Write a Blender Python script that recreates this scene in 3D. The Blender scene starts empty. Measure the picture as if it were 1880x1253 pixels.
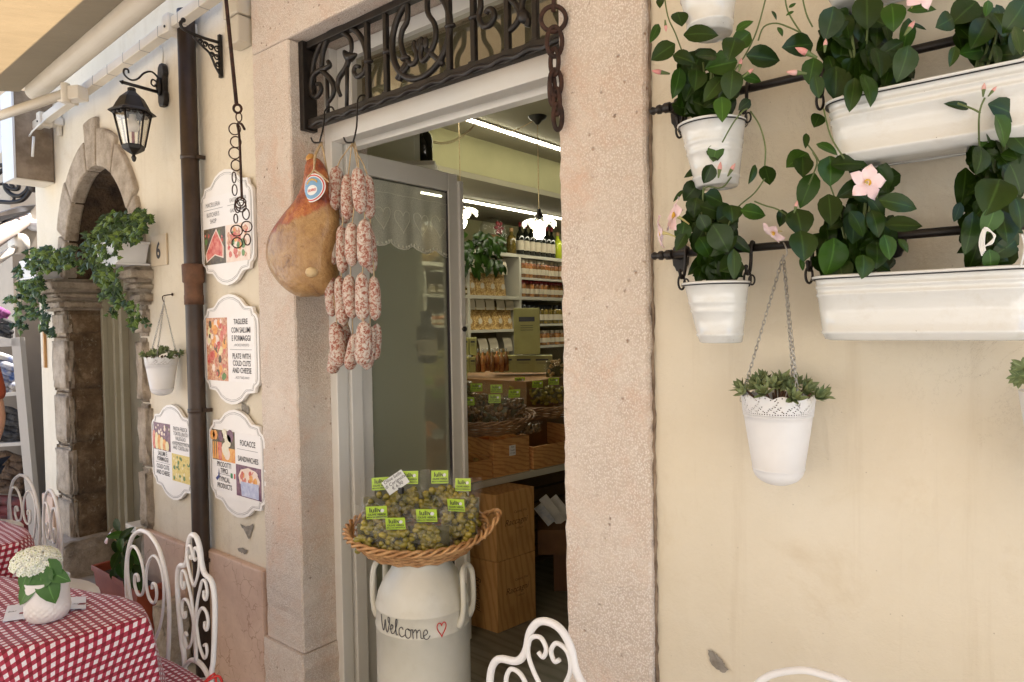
import bpy, bmesh, math, random
from mathutils import Vector, Matrix
random.seed(7)
R = math.radians
PI = math.pi
S = bpy.context.scene
C = S.collection

# ---------------------------------------------------------------- camera
F = 1251.0
YAW, PITCH, ROLL = R(39.3), R(1.43), R(1.0)
CAM = Vector((0, -1.5, 1.55))
FW = Vector((-math.sin(YAW)*math.cos(PITCH), math.cos(YAW)*math.cos(PITCH), -math.sin(PITCH)))
R0 = Vector((math.cos(YAW), math.sin(YAW), 0)); U0 = R0.cross(FW)
RT = R0*math.cos(ROLL)-U0*math.sin(ROLL); UP = R0*math.sin(ROLL)+U0*math.cos(ROLL)
cd = bpy.data.cameras.new('camera'); cam = bpy.data.objects.new('camera', cd); C.objects.link(cam)
cd.sensor_width = 36; cd.lens = F/1880*36; cd.clip_start = .05; cd.clip_end = 500
cam.matrix_world = Matrix(((RT.x, UP.x, -FW.x, CAM.x), (RT.y, UP.y, -FW.y, CAM.y), (RT.z, UP.z, -FW.z, CAM.z), (0, 0, 0, 1)))
S.camera = cam

# ---------------------------------------------------------------- light
SUN_EL, SUN_AZ = R(64), R(12)     # high sun from behind the shop front: the facade stands in open shade
w = bpy.data.worlds.new('World'); S.world = w; w.use_nodes = True
nt = w.node_tree; bg = nt.nodes['Background']
sky = nt.nodes.new('ShaderNodeTexSky'); sky.sky_type = 'NISHITA'; sky.sun_disc = False
sky.sun_elevation = SUN_EL; sky.sun_rotation = SUN_AZ
nt.links.new(sky.outputs[0], bg.inputs[0]); bg.inputs[1].default_value = .12
ld = bpy.data.lights.new('sun', 'SUN'); ld.energy = 5; ld.angle = R(.6); ld.color = (1, .95, .88)
sun = bpy.data.objects.new('sun', ld); C.objects.link(sun)
sd = Vector((math.sin(SUN_AZ)*math.cos(SUN_EL), math.cos(SUN_AZ)*math.cos(SUN_EL), math.sin(SUN_EL)))
sun.rotation_euler = sd.to_track_quat('Z', 'Y').to_euler(); sun.location = sd*30
S.view_settings.view_transform = 'Standard'; S.view_settings.look = 'None'
S.view_settings.exposure = 2.08; S.view_settings.gamma = 1
S.render.engine = 'CYCLES'
S.cycles.max_bounces = 10; S.cycles.diffuse_bounces = 5; S.cycles.transparent_max_bounces = 24
S.cycles.sample_clamp_indirect = 6; S.cycles.caustics_reflective = False; S.cycles.caustics_refractive = False

# ---------------------------------------------------------------- where a line of sight meets a real plane
def ray(px, py): return FW+RT*((px-940)/F)+UP*((626.5-py)/F)
def Y(px, py, y=0.0): d = ray(px, py); return CAM+d*((y-CAM.y)/d.y)
def X(px, py, x): d = ray(px, py); return CAM+d*((x-CAM.x)/d.x)
def Z(px, py, z): d = ray(px, py); return CAM+d*((z-CAM.z)/d.z)
def D(px, py, d): return CAM+ray(px, py)*d
def V(*a): return Vector(a)

# ---------------------------------------------------------------- mesh helpers
WM = {}
def smooth_pts(pts, k=4):
    pts = [Vector(p) for p in pts]
    if len(pts) < 3: return pts
    out = []
    for i in range(len(pts)-1):
        p0 = pts[max(i-1, 0)]; p1 = pts[i]; p2 = pts[i+1]; p3 = pts[min(i+2, len(pts)-1)]
        for j in range(k):
            t = j/k
            out.append(.5*((2*p1)+(p2-p0)*t+(2*p0-5*p1+4*p2-p3)*t*t+(3*p1-p0-3*p2+p3)*t**3))
    out.append(pts[-1]); return out
class MB:
    def __init__(s): s.v = []; s.f = []; s.sm = []; s.mi = []; s.uv = {}
    def add(s, vs, fs, sm=False, mi=0, uvs=None):
        o = len(s.v); s.v += [tuple(v) for v in vs]
        for f in fs:
            s.f.append([i+o for i in f]); s.sm.append(sm); s.mi.append(mi)
        if uvs:
            for i, u in enumerate(uvs): s.uv[o+i] = u
        return s
    def box(s, c, d, rz=0, m=None, mi=0):
        c = Vector(c); q = Matrix.Rotation(rz, 3, 'Z') if m is None else m
        vs = [c+q@Vector((x*d[0]/2, y*d[1]/2, z*d[2]/2)) for x in (-1, 1) for y in (-1, 1) for z in (-1, 1)]
        return s.add(vs, [(0, 1, 3, 2), (4, 6, 7, 5), (0, 4, 5, 1), (2, 3, 7, 6), (0, 2, 6, 4), (1, 5, 7, 3)], mi=mi)
    def bb(s, x0, x1, y0, y1, z0, z1, mi=0):
        return s.box(((x0+x1)/2, (y0+y1)/2, (z0+z1)/2), (x1-x0, y1-y0, z1-z0), mi=mi)
    def tube(s, pts, r, n=8, closed=False, mi=0, flat=1.0, caps=True):
        pts = [Vector(p) for p in pts]; N = len(pts)
        rr = r if isinstance(r, (list, tuple)) else [r]*N
        vs = []; a = None
        for i, p in enumerate(pts):
            if closed: t = pts[(i+1) % N]-pts[i-1]
            else: t = pts[min(i+1, N-1)]-pts[max(i-1, 0)]
            if t.length < 1e-9: t = Vector((0, 0, 1))
            t.normalize()
            if a is None: a = t.orthogonal().normalized()
            a = a-t*a.dot(t)
            if a.length < 1e-6: a = t.orthogonal()
            a.normalize(); b = t.cross(a)
            for k in range(n):
                th = 2*PI*k/n
                vs.append(p+(a*math.cos(th)+b*math.sin(th)*flat)*rr[i])
        fs = []
        for i in range(N if closed else N-1):
            j = (i+1) % N
            for k in range(n):
                l = (k+1) % n
                fs.append((i*n+k, i*n+l, j*n+l, j*n+k))
        if not closed and caps:
            fs.append(tuple(range(n-1, -1, -1))); fs.append(tuple(range((N-1)*n, N*n)))
        return s.add(vs, fs, True, mi)
    def lathe(s, prof, n=32, o=(0, 0, 0), m=None, sx=1, sy=1, mi=0, seam=True):
        o = Vector(o); q = m or Matrix.Identity(3)
        vs = []; fs = []
        for r, z in prof:
            for k in range(n):
                th = 2*PI*k/n
                vs.append(o+q@Vector((r*sx*math.cos(th), r*sy*math.sin(th), z)))
        for i in range(len(prof)-1):
            for k in range(n):
                l = (k+1) % n
                fs.append((i*n+k, i*n+l, (i+1)*n+l, (i+1)*n+k))
        return s.add(vs, fs, True, mi)
    def ell(s, c, r, m=None, nu=12, nv=8, mi=0, jit=0):
        c = Vector(c); q = m or Matrix.Identity(3); vs = []; fs = []
        for i in range(nv+1):
            ph = -PI/2+PI*i/nv
            for k in range(nu):
                th = 2*PI*k/nu; j = 1+random.uniform(-jit, jit)
                vs.append(c+q@Vector((r[0]*math.cos(ph)*math.cos(th)*j, r[1]*math.cos(ph)*math.sin(th)*j, r[2]*math.sin(ph)*j)))
        for i in range(nv):
            for k in range(nu):
                l = (k+1) % nu; fs.append((i*nu+k, i*nu+l, (i+1)*nu+l, (i+1)*nu+k))
        return s.add(vs, fs, True, mi)
    def prism(s, poly, o, ax, ay, th, mi=0):
        # flat outline (2-D points) in the plane o + ax*u + ay*v, thickness th along ax x ay
        o = Vector(o); ax = Vector(ax); ay = Vector(ay); nn = ax.cross(ay).normalized()*th; n = len(poly)
        vs = [o+ax*u+ay*v for u, v in poly]+[o+ax*u+ay*v+nn for u, v in poly]
        fs = [tuple(range(n-1, -1, -1)), tuple(range(n, 2*n))]+[(i, (i+1) % n, n+(i+1) % n, n+i) for i in range(n)]
        return s.add(vs, fs, False, mi)
    def flat(s, poly, o, ax, ay, off=0, mi=0):
        o = Vector(o); ax = Vector(ax); ay = Vector(ay); nn = ax.cross(ay).normalized()*off
        return s.add([o+ax*u+ay*v+nn for u, v in poly], [tuple(range(len(poly)))], False, mi, [(u, v) for u, v in poly])
    def grid(s, fn, nu, nv, sm=True, mi=0, uv=None, closed=False):
        vs = []; us = []
        for i in range(nu+1):
            for j in range(nv+1):
                vs.append(fn(i/nu, j/nv)); us.append(uv(i/nu, j/nv) if uv else (i/nu, j/nv))
        fs = [(i*(nv+1)+j, (i+1)*(nv+1)+j, (i+1)*(nv+1)+j+1, i*(nv+1)+j+1) for i in range(nu) for j in range(nv)]
        return s.add(vs, fs, sm, mi, us)
    def build(s, name, mat, parent=None, local=False, bevel=0, solid=0, sub=0, label=None):
        me = bpy.data.meshes.new(name)
        vs = s.v
        base = WM.get(parent.name) if parent is not None else None
        if base is not None and not local:
            inv = base.inverted(); vs = [tuple(inv@Vector(v)) for v in vs]
        me.from_pydata([tuple(v) for v in vs], [], s.f)
        mats = mat if isinstance(mat, (list, tuple)) else [mat]
        for m in mats: me.materials.append(m)
        me.polygons.foreach_set('use_smooth', s.sm); me.polygons.foreach_set('material_index', s.mi)
        if s.uv:
            u = me.uv_layers.new(name='UVMap')
            for lp in me.loops: u.data[lp.index].uv = s.uv.get(lp.vertex_index, (0, 0))
        me.update()
        o = bpy.data.objects.new(name, me); C.objects.link(o)
        if parent is not None:
            o.parent = parent; WM[o.name] = base if base is not None else Matrix.Identity(4)
        else: WM[o.name] = Matrix.Identity(4)
        if solid: q = o.modifiers.new('thick', 'SOLIDIFY'); q.thickness = solid; q.offset = 0
        if bevel:
            q = o.modifiers.new('bevel', 'BEVEL'); q.width = bevel; q.segments = 2; q.limit_method = 'ANGLE'; q.angle_limit = R(40)
        if sub: q = o.modifiers.new('sub', 'SUBSURF'); q.levels = sub; q.render_levels = sub
        if label: o['label'] = label
        return o
def tag(o, label, cat, group=None, kind=None):
    o['label'] = label; o['category'] = cat
    if group: o['group'] = group
    if kind: o['kind'] = kind
    return o
def thing(name, label, cat, loc=(0, 0, 0), rz=0, group=None):
    o = bpy.data.objects.new(name, None); C.objects.link(o); o.empty_display_size = .05
    o.location = loc; o.rotation_euler = (0, 0, rz)
    WM[o.name] = Matrix.Translation(Vector(loc))@Matrix.Rotation(rz, 4, 'Z')
    return tag(o, label, cat, group)
def struct(o): o['kind'] = 'structure'; return o
def dup(root, loc, rz=0, label=None, group=None, scale=None):
    r = root.copy(); C.objects.link(r); r.location = loc; r.rotation_euler = (0, 0, rz)
    if scale: r.scale = (scale,)*3
    if label: r['label'] = label
    if group: r['group'] = group
    for ch in list(root.children):
        c = ch.copy(); C.objects.link(c); c.parent = r
        for g in ch.children:
            d = g.copy(); C.objects.link(d); d.parent = c
    return r
_fc = {}
def text(mb, s, o, ax, ay, size, off=.0015, mi=0, align='CENTER', shear=0, sp=1.0, bold=0, wx=1.0):
    key = (s, align, shear, sp, bold)
    if key not in _fc:
        cu = bpy.data.curves.new('t', 'FONT'); cu.body = s; cu.size = 1; cu.align_x = align; cu.shear = shear
        cu.space_character = sp; cu.offset = bold; cu.resolution_u = 3
        ob = bpy.data.objects.new('t', cu); me = ob.to_mesh()
        _fc[key] = ([tuple(v.co) for v in me.vertices], [tuple(p.vertices) for p in me.polygons])
        ob.to_mesh_clear(); bpy.data.objects.remove(ob); bpy.data.curves.remove(cu)
    vs, fs = _fc[key]
    o = Vector(o); ax = Vector(ax); ay = Vector(ay); nn = ax.cross(ay).normalized()*off
    mb.add([o+ax*(v[0]*size*wx)+ay*(v[1]*size)+nn for v in vs], fs, False, mi)

# ---------------------------------------------------------------- materials
def newmat(name):
    m = bpy.data.materials.new(name); m.use_nodes = True
    return m, m.node_tree, m.node_tree.nodes['Principled BSDF']
def nd(t, kind, **kw):
    n = t.nodes.new(kind)
    for k, v in kw.items():
        if k.startswith('i_'): n.inputs[int(k[2:])].default_value = v
        else: setattr(n, k, v)
    return n
def ramp(t, src, stops, interp='LINEAR'):
    r = t.nodes.new('ShaderNodeValToRGB'); e = r.color_ramp.elements; r.color_ramp.interpolation = interp
    while len(e) > 1: e.remove(e[-1])
    e[0].position = stops[0][0]; e[0].color = (*stops[0][1], 1)
    for p, c in stops[1:]:
        x = e.new(p); x.color = (*c, 1)
    t.links.new(src, r.inputs[0]); return r.outputs[0]
def noise(t, scale, detail=4, rough=.6, vec=None, dist=0):
    n = t.nodes.new('ShaderNodeTexNoise'); n.inputs['Scale'].default_value = scale; n.inputs['Detail'].default_value = detail
    n.inputs['Roughness'].default_value = rough; n.inputs['Distortion'].default_value = dist
    if vec is None: vec = coord(t)
    t.links.new(vec, n.inputs['Vector']); return n.outputs['Fac']
def coord(t, kind='Object', scale=None):
    c = t.nodes.new('ShaderNodeTexCoord').outputs[kind]
    if scale:
        m = t.nodes.new('ShaderNodeMapping'); m.inputs['Scale'].default_value = scale; t.links.new(c, m.inputs[0]); c = m.outputs[0]
    return c
def mix(t, a, b, f, mode='MIX'):
    m = t.nodes.new('ShaderNodeMix'); m.data_type = 'RGBA'; m.blend_type = mode
    for k, v in ((0, f), (6, a), (7, b)):
        if hasattr(v, 'links'): t.links.new(v, m.inputs[k])
        elif k == 0: m.inputs[0].default_value = v
        else: m.inputs[k].default_value = (*v, 1)
    return m.outputs[2]
def bump(t, p, h, strength, dist=.01, prev=None):
    b = t.nodes.new('ShaderNodeBump'); b.inputs['Strength'].default_value = strength; b.inputs['Distance'].default_value = dist
    t.links.new(h, b.inputs['Height'])
    if prev is not None: t.links.new(prev, b.inputs['Normal'])
    t.links.new(b.outputs[0], p.inputs['Normal']); return b.outputs[0]
def vor(t, scale, feature='F1', vec=None, out=0):
    v = t.nodes.new('ShaderNodeTexVoronoi'); v.feature = feature; v.inputs['Scale'].default_value = scale
    t.links.new(vec if vec is not None else coord(t), v.inputs['Vector']); return v.outputs[out]
def pm(name, c1, c2=None, scale=8, rough=.6, metal=0, bs=0, bsc=60, bd=.003, spec=None, detail=4, coat=0, sss=0, lo=.35, hi=.65, var=0):
    m, t, p = newmat(name)
    p.inputs['Roughness'].default_value = rough; p.inputs['Metallic'].default_value = metal
    if spec is not None: p.inputs['Specular IOR Level'].default_value = spec
    if coat: p.inputs['Coat Weight'].default_value = coat; p.inputs['Coat Roughness'].default_value = .08
    if sss: p.inputs['Subsurface Weight'].default_value = sss; p.inputs['Subsurface Radius'].default_value = (.02, .012, .006); p.inputs['Subsurface Scale'].default_value = .3
    if c2 is None: p.inputs['Base Color'].default_value = (*c1, 1); col = None
    else:
        col = ramp(t, noise(t, scale, detail), [(lo, c1), (hi, c2)])
        if var:
            oi = t.nodes.new('ShaderNodeObjectInfo')
            hs = t.nodes.new('ShaderNodeHueSaturation'); t.links.new(col, hs.inputs['Color'])
            mr = t.nodes.new('ShaderNodeMapRange'); mr.inputs[3].default_value = 1-var; mr.inputs[4].default_value = 1+var
            t.links.new(oi.outputs['Random'], mr.inputs[0]); t.links.new(mr.outputs[0], hs.inputs['Value']); col = hs.outputs[0]
        t.links.new(col, p.inputs['Base Color'])
    if bs: bump(t, p, noise(t, bsc, 5), bs, bd)
    return m

def m_plaster(name, a=(.655, .58, .45), b=(.73, .66, .54)):
    m, t, p = newmat(name); p.inputs['Roughness'].default_value = .82; p.inputs['Specular IOR Level'].default_value = .25
    c = ramp(t, noise(t, 1.6, 6, .65), [(.3, a), (.7, b)])
    c = mix(t, c, (.55, .44, .29), ramp(t, noise(t, 3.3, 7, .75, dist=.6), [(.56, (0, 0, 0)), (.8, (.5, .5, .5))]))
    streak = noise(t, 1, 5, .7, coord(t, 'Object', (14, 14, .8)))
    c = mix(t, c, (.47, .37, .25), ramp(t, streak, [(.55, (0, 0, 0)), (.85, (.42, .42, .42))]))
    ck = noise(t, 2.2, 8, .75, dist=2.2); c = mix(t, c, (.36, .28, .2), mix(t, (0, 0, 0), ramp(t, ck, [(.4975, (0, 0, 0)), (.5, (.55,)*3), (.5025, (0, 0, 0))]), ramp(t, noise(t, 1.3, 2), [(.5, (0, 0, 0)), (.6, (1, 1, 1))])))
    sp = vor(t, 26); c = mix(t, c, (.2, .15, .1), ramp(t, sp, [(.0, (.7,)*3), (.045, (0, 0, 0))]))
    t.links.new(c, p.inputs['Base Color'])
    n1 = bump(t, p, noise(t, 5, 4, .6, coord(t, 'Object', (1, 1, .45)), .8), .5, .02); n1 = bump(t, p, noise(t, 22, 5), .3, .006, n1)
    n2 = bump(t, p, noise(t, 150, 4, .7), .5, .0026, n1)
    return m
def m_stone(name, a=(.65, .54, .45), b=(.77, .69, .61), pink=(.66, .43, .31), k=1.0):
    m, t, p = newmat(name); p.inputs['Roughness'].default_value = .85; p.inputs['Specular IOR Level'].default_value = .25
    c = ramp(t, noise(t, 6, 9, .8), [(.32, a), (.66, b)])
    c = mix(t, c, pink, ramp(t, noise(t, 3.2, 7, .7, dist=1.0), [(.47, (0, 0, 0)), (.62, (.85,)*3)]))
    pit = vor(t, 215, vec=coord(t, 'Object', (1, 1, .8)))
    mk = ramp(t, noise(t, 4.5, 6, .75), [(.36, (.30,)*3), (.58, (1, 1, 1))])
    c = mix(t, c, tuple(x*.84 for x in a), mix(t, (0, 0, 0), (.8,)*3, mk))
    c = mix(t, c, (.92*k, .87*k, .82*k), mix(t, (0, 0, 0), ramp(t, pit, [(.0, (.62,)*3), (.30, (.50,)*3), (.55, (0, 0, 0))]), mk))
    hv = vor(t, 30, vec=None); hm = noise(t, 5, 3)
    hole = mix(t, (0, 0, 0), ramp(t, hv, [(.05, (1, 1, 1)), (.16, (0, 0, 0))]), ramp(t, hm, [(.50, (0, 0, 0)), (.56, (1, 1, 1))]))
    c = mix(t, c, (.36, .21, .13), mix(t, (0, 0, 0), (.7,)*3, hole))
    crk = noise(t, 9, 7, .8, dist=1.8); c = mix(t, c, (.34, .24, .18), ramp(t, crk, [(.492, (0, 0, 0)), (.499, (.5,)*3), (.506, (0, 0, 0))]))
    t.links.new(c, p.inputs['Base Color'])
    n1 = bump(t, p, pit, .6, .004); n2 = bump(t, p, noise(t, 14, 6), .5, .012, n1)
    iv = nd(t, 'ShaderNodeMath', operation='SUBTRACT', i_0=1.0); t.links.new(hole, iv.inputs[1]); bump(t, p, iv.outputs[0], .8, .007, n2)
    return m
def m_marble(name):
    m, t, p = newmat(name); p.inputs['Roughness'].default_value = .55
    c = ramp(t, noise(t, 6, 7, .7), [(.3, (.50, .33, .25)), (.7, (.66, .48, .37))])
    cr = t.nodes.new('ShaderNodeVectorMath'); cr.operation = 'ADD'
    ns = t.nodes.new('ShaderNodeTexNoise'); ns.inputs['Scale'].default_value = 14; ns.inputs['Detail'].default_value = 4
    mu = t.nodes.new('ShaderNodeVectorMath'); mu.operation = 'SCALE'; mu.inputs['Scale'].default_value = .09
    t.links.new(coord(t), ns.inputs['Vector']); t.links.new(ns.outputs['Color'], mu.inputs[0]); t.links.new(coord(t), cr.inputs[0]); t.links.new(mu.outputs[0], cr.inputs[1])
    vd = vor(t, 15, 'DISTANCE_TO_EDGE', cr.outputs[0])
    c = mix(t, c, (.27, .14, .08), mix(t, (0, 0, 0), ramp(t, vd, [(.0, (.8,)*3), (.035, (0, 0, 0))]), ramp(t, noise(t, 7), [(.45, (0, 0, 0)), (.6, (1, 1, 1))])))
    t.links.new(c, p.inputs['Base Color']); n = bump(t, p, vd, .12, .004); bump(t, p, noise(t, 60, 5), .3, .003, n)
    return m
def m_rustic(name, a=(.12, .075, .04), b=(.34, .24, .15), c3=(.55, .45, .32)):
    m, t, p = newmat(name); p.inputs['Roughness'].default_value = .9
    c = ramp(t, noise(t, 9, 9, .75), [(.3, a), (.55, b), (.75, c3)])
    v = ramp(t, noise(t, 17, 8, .8, dist=.4), [(.57, (0, 0, 0)), (.66, (.75,)*3)])
    c = mix(t, c, (.62, .53, .38), v)
    t.links.new(c, p.inputs['Base Color'])
    n = bump(t, p, noise(t, 10, 9, .8), 1.0, .03); bump(t, p, noise(t, 55, 6, .8), .8, .008, n)
    return m
def m_gingham(name, k=.0104):
    m, t, p = newmat(name); p.inputs['Roughness'].default_value = .85; p.inputs['Sheen Weight'].default_value = .2
    uv = t.nodes.new('ShaderNodeTexCoord').outputs['UV']; sx = t.nodes.new('ShaderNodeSeparateXYZ'); t.links.new(uv, sx.inputs[0])
    o = []
    for ch in (0, 1):
        a = nd(t, 'ShaderNodeMath', operation='DIVIDE', i_1=2*k); t.links.new(sx.outputs[ch], a.inputs[0])
        b = nd(t, 'ShaderNodeMath', operation='FRACT'); t.links.new(a.outputs[0], b.inputs[0])
        c = nd(t, 'ShaderNodeMath', operation='GREATER_THAN', i_1=.5); t.links.new(b.outputs[0], c.inputs[0]); o.append(c.outputs[0])
    s = nd(t, 'ShaderNodeMath', operation='ADD'); t.links.new(o[0], s.inputs[0]); t.links.new(o[1], s.inputs[1])
    h = nd(t, 'ShaderNodeMath', operation='DIVIDE', i_1=2); t.links.new(s.outputs[0], h.inputs[0])
    col = ramp(t, h.outputs[0], [(0, (.74, .68, .72)), (.33, (.34, .025, .055)), (.75, (.17, .002, .012))], 'CONSTANT')
    col = mix(t, col, (.3, .05, .08), ramp(t, noise(t, 260, 2), [(.45, (0, 0, 0)), (.8, (.3,)*3)]))
    t.links.new(col, p.inputs['Base Color']); n = bump(t, p, noise(t, 500, 2), .25, .001); bump(t, p, noise(t, 22, 3), .35, .006, n)
    return m
def m_wood(name, a, b, vec=(1, 1, 9), rough=.5, sc=6):
    m, t, p = newmat(name); p.inputs['Roughness'].default_value = rough
    wv = t.nodes.new('ShaderNodeTexWave'); wv.wave_type = 'BANDS'; wv.bands_direction = 'DIAGONAL'; wv.inputs['Scale'].default_value = sc
    wv.inputs['Distortion'].default_value = 7; wv.inputs['Detail'].default_value = 3; wv.inputs['Detail Scale'].default_value = 1.2
    t.links.new(coord(t, 'Object', vec), wv.inputs['Vector'])
    c = ramp(t, wv.outputs['Fac'], [(.0, b), (.55, a), (1, a)])
    c = mix(t, c, tuple(x*.55 for x in b), ramp(t, noise(t, 7, 5), [(.5, (0, 0, 0)), (.8, (.5,)*3)]))
    t.links.new(c, p.inputs['Base Color']); bump(t, p, wv.outputs['Fac'], .08, .002); return m
def m_spots(name):      # cured sausage: floury white skin over red
    m, t, p = newmat(name); p.inputs['Roughness'].default_value = .75
    a = noise(t, 95, 4, .75, dist=.7)
    c = ramp(t, a, [(.36, (.26, .07, .045)), (.46, (.40, .16, .11)), (.51, (.56, .46, .39)), (.72, (.70, .66, .60))])
    c = mix(t, c, (.12, .07, .05), ramp(t, noise(t, 210, 3, .8), [(.62, (0, 0, 0)), (.70, (.8,)*3)]))
    t.links.new(c, p.inputs['Base Color']); n = bump(t, p, a, .7, .004); bump(t, p, noise(t, 30, 3), .6, .008, n); return m
def m_glass(name, tint=(1, 1, 1), refl=.12, rough=.02, haze=0.0, hcol=(.5, .5, .45)):
    m, t, p = newmat(name); t.nodes.remove(p); out = t.nodes['Material Output']
    tr = nd(t, 'ShaderNodeBsdfTransparent'); tr.inputs[0].default_value = (*tint, 1)
    gl = nd(t, 'ShaderNodeBsdfGlossy'); gl.inputs['Roughness'].default_value = rough
    fr = nd(t, 'ShaderNodeLayerWeight'); fr.inputs[0].default_value = .3
    mr = nd(t, 'ShaderNodeMapRange'); mr.inputs[3].default_value = refl*.4; mr.inputs[4].default_value = min(1, refl*5)
    t.links.new(fr.outputs['Facing'], mr.inputs[0])
    mx = nd(t, 'ShaderNodeMixShader'); t.links.new(mr.outputs[0], mx.inputs[0]); t.links.new(tr.outputs[0], mx.inputs[1]); t.links.new(gl.outputs[0], mx.inputs[2])
    last = mx
    if haze:
        df = nd(t, 'ShaderNodeBsdfDiffuse'); df.inputs[0].default_value = (*hcol, 1)
        m2 = nd(t, 'ShaderNodeMixShader'); m2.inputs[0].default_value = haze; t.links.new(mx.outputs[0], m2.inputs[1]); t.links.new(df.outputs[0], m2.inputs[2]); last = m2
    t.links.new(last.outputs[0], out.inputs[0]); return m
def m_film(name):     # crinkled clear bag film
    m = m_glass(name, (.98, .98, .96), .11, .06, .02, (.6, .6, .55)); t = m.node_tree
    g = [n for n in t.nodes if n.type == 'BSDF_GLOSSY'][0]
    b = t.nodes.new('ShaderNodeBump'); b.inputs['Strength'].default_value = 1; b.inputs['Distance'].default_value = .02
    t.links.new(noise(t, 38, 4, .6, dist=1), b.inputs['Height']); t.links.new(b.outputs[0], g.inputs['Normal']); return m
def m_emit(name, col, s):
    m, t, p = newmat(name); p.inputs['Emission Color'].default_value = (*col, 1); p.inputs['Emission Strength'].default_value = s
    p.inputs['Base Color'].default_value = (.8, .8, .8, 1); return m
def m_cloth_trans(name, c, tc, f=.5):
    m, t, p = newmat(name); t.nodes.remove(p); out = t.nodes['Material Output']
    col = ramp(t, noise(t, 1, 6, .7, coord(t, 'Object', (3, 1.2, 3))), [(.3, tuple(x*.8 for x in c)), (.7, c)])
    tcl = ramp(t, noise(t, 1, 6, .7, coord(t, 'Object', (5, 1.5, 5))), [(.3, tuple(x*.72 for x in tc)), (.72, tc)])
    d = nd(t, 'ShaderNodeBsdfDiffuse'); tl = nd(t, 'ShaderNodeBsdfTranslucent'); t.links.new(col, d.inputs[0]); t.links.new(tcl, tl.inputs[0])
    b = t.nodes.new('ShaderNodeBump'); b.inputs['Strength'].default_value = .5; b.inputs['Distance'].default_value = .01
    t.links.new(noise(t, 1, 4, .6, coord(t, 'Object', (90, 6, 20))), b.inputs['Height']); t.links.new(b.outputs[0], d.inputs['Normal']); t.links.new(b.outputs[0], tl.inputs['Normal'])
    mx = nd(t, 'ShaderNodeMixShader'); mx.inputs[0].default_value = f; t.links.new(d.outputs[0], mx.inputs[1]); t.links.new(tl.outputs[0], mx.inputs[2]); t.links.new(mx.outputs[0], out.inputs[0]); return m
def m_leaf(name, a, b, rough=.35, back=None, sc=3):
    m, t, p = newmat(name); p.inputs['Roughness'].default_value = rough
    c = ramp(t, noise(t, sc, 3), [(.35, a), (.65, b)])
    uv = t.nodes.new('ShaderNodeTexCoord').outputs['UV']; sx = t.nodes.new('ShaderNodeSeparateXYZ'); t.links.new(uv, sx.inputs[0])
    ab = nd(t, 'ShaderNodeMath', operation='SUBTRACT', i_1=.5); t.links.new(sx.outputs[1], ab.inputs[0])
    a2 = nd(t, 'ShaderNodeMath', operation='ABSOLUTE'); t.links.new(ab.outputs[0], a2.inputs[0])
    vein = ramp(t, a2.outputs[0], [(0, (.55,)*3), (.05, (0, 0, 0))])
    c = mix(t, c, tuple(min(1, x*2.2+.008) for x in b), vein)
    t.links.new(c, p.inputs['Base Color']); bump(t, p, noise(t, 60, 3), .25, .003)
    p.inputs['Specular IOR Level'].default_value = .24
    return m
def m_ham(name):
    m, t, p = newmat(name); p.inputs['Roughness'].default_value = .38
    sx = t.nodes.new('ShaderNodeSeparateXYZ'); t.links.new(coord(t), sx.inputs[0])
    ad = nd(t, 'ShaderNodeMath', operation='MULTIPLY_ADD', i_1=.16, i_2=-.08); t.links.new(noise(t, 7, 4), ad.inputs[0])
    xx = nd(t, 'ShaderNodeMath', operation='MULTIPLY', i_1=-.35); t.links.new(sx.outputs[0], xx.inputs[0])
    s = nd(t, 'ShaderNodeMath', operation='ADD'); t.links.new(sx.outputs[2], s.inputs[0]); t.links.new(ad.outputs[0], s.inputs[1])
    s2 = nd(t, 'ShaderNodeMath', operation='ADD'); t.links.new(s.outputs[0], s2.inputs[0]); t.links.new(xx.outputs[0], s2.inputs[1])
    skin = ramp(t, noise(t, 16, 6, .7), [(.34, (.15, .022, .008)), (.5, (.36, .08, .018)), (.68, (.56, .22, .05))])
    flesh = ramp(t, noise(t, 18, 8, .75, dist=.8), [(.30, (.14, .065, .025)), (.44, (.36, .19, .065)), (.60, (.46, .27, .10)), (.75, (.56, .38, .18))])
    f = ramp(t, s2.outputs[0], [(.44, (0, 0, 0)), (.47, (1, 1, 1))])
    mr = nd(t, 'ShaderNodeMapRange'); 
    c = mix(t, flesh, skin, HAMF(t, s2.outputs[0]))
    t.links.new(c, p.inputs['Base Color']); n = bump(t, p, noise(t, 14, 7, .7), .9, .02); bump(t, p, noise(t, 70, 4), .5, .003, n)
    p.inputs['Coat Weight'].default_value = .3; return m
def HAMF(t, v):
    mr = t.nodes.new('ShaderNodeMapRange'); mr.inputs[1].default_value = .005; mr.inputs[2].default_value = .02; t.links.new(v, mr.inputs[0]); return mr.outputs[0]

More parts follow.
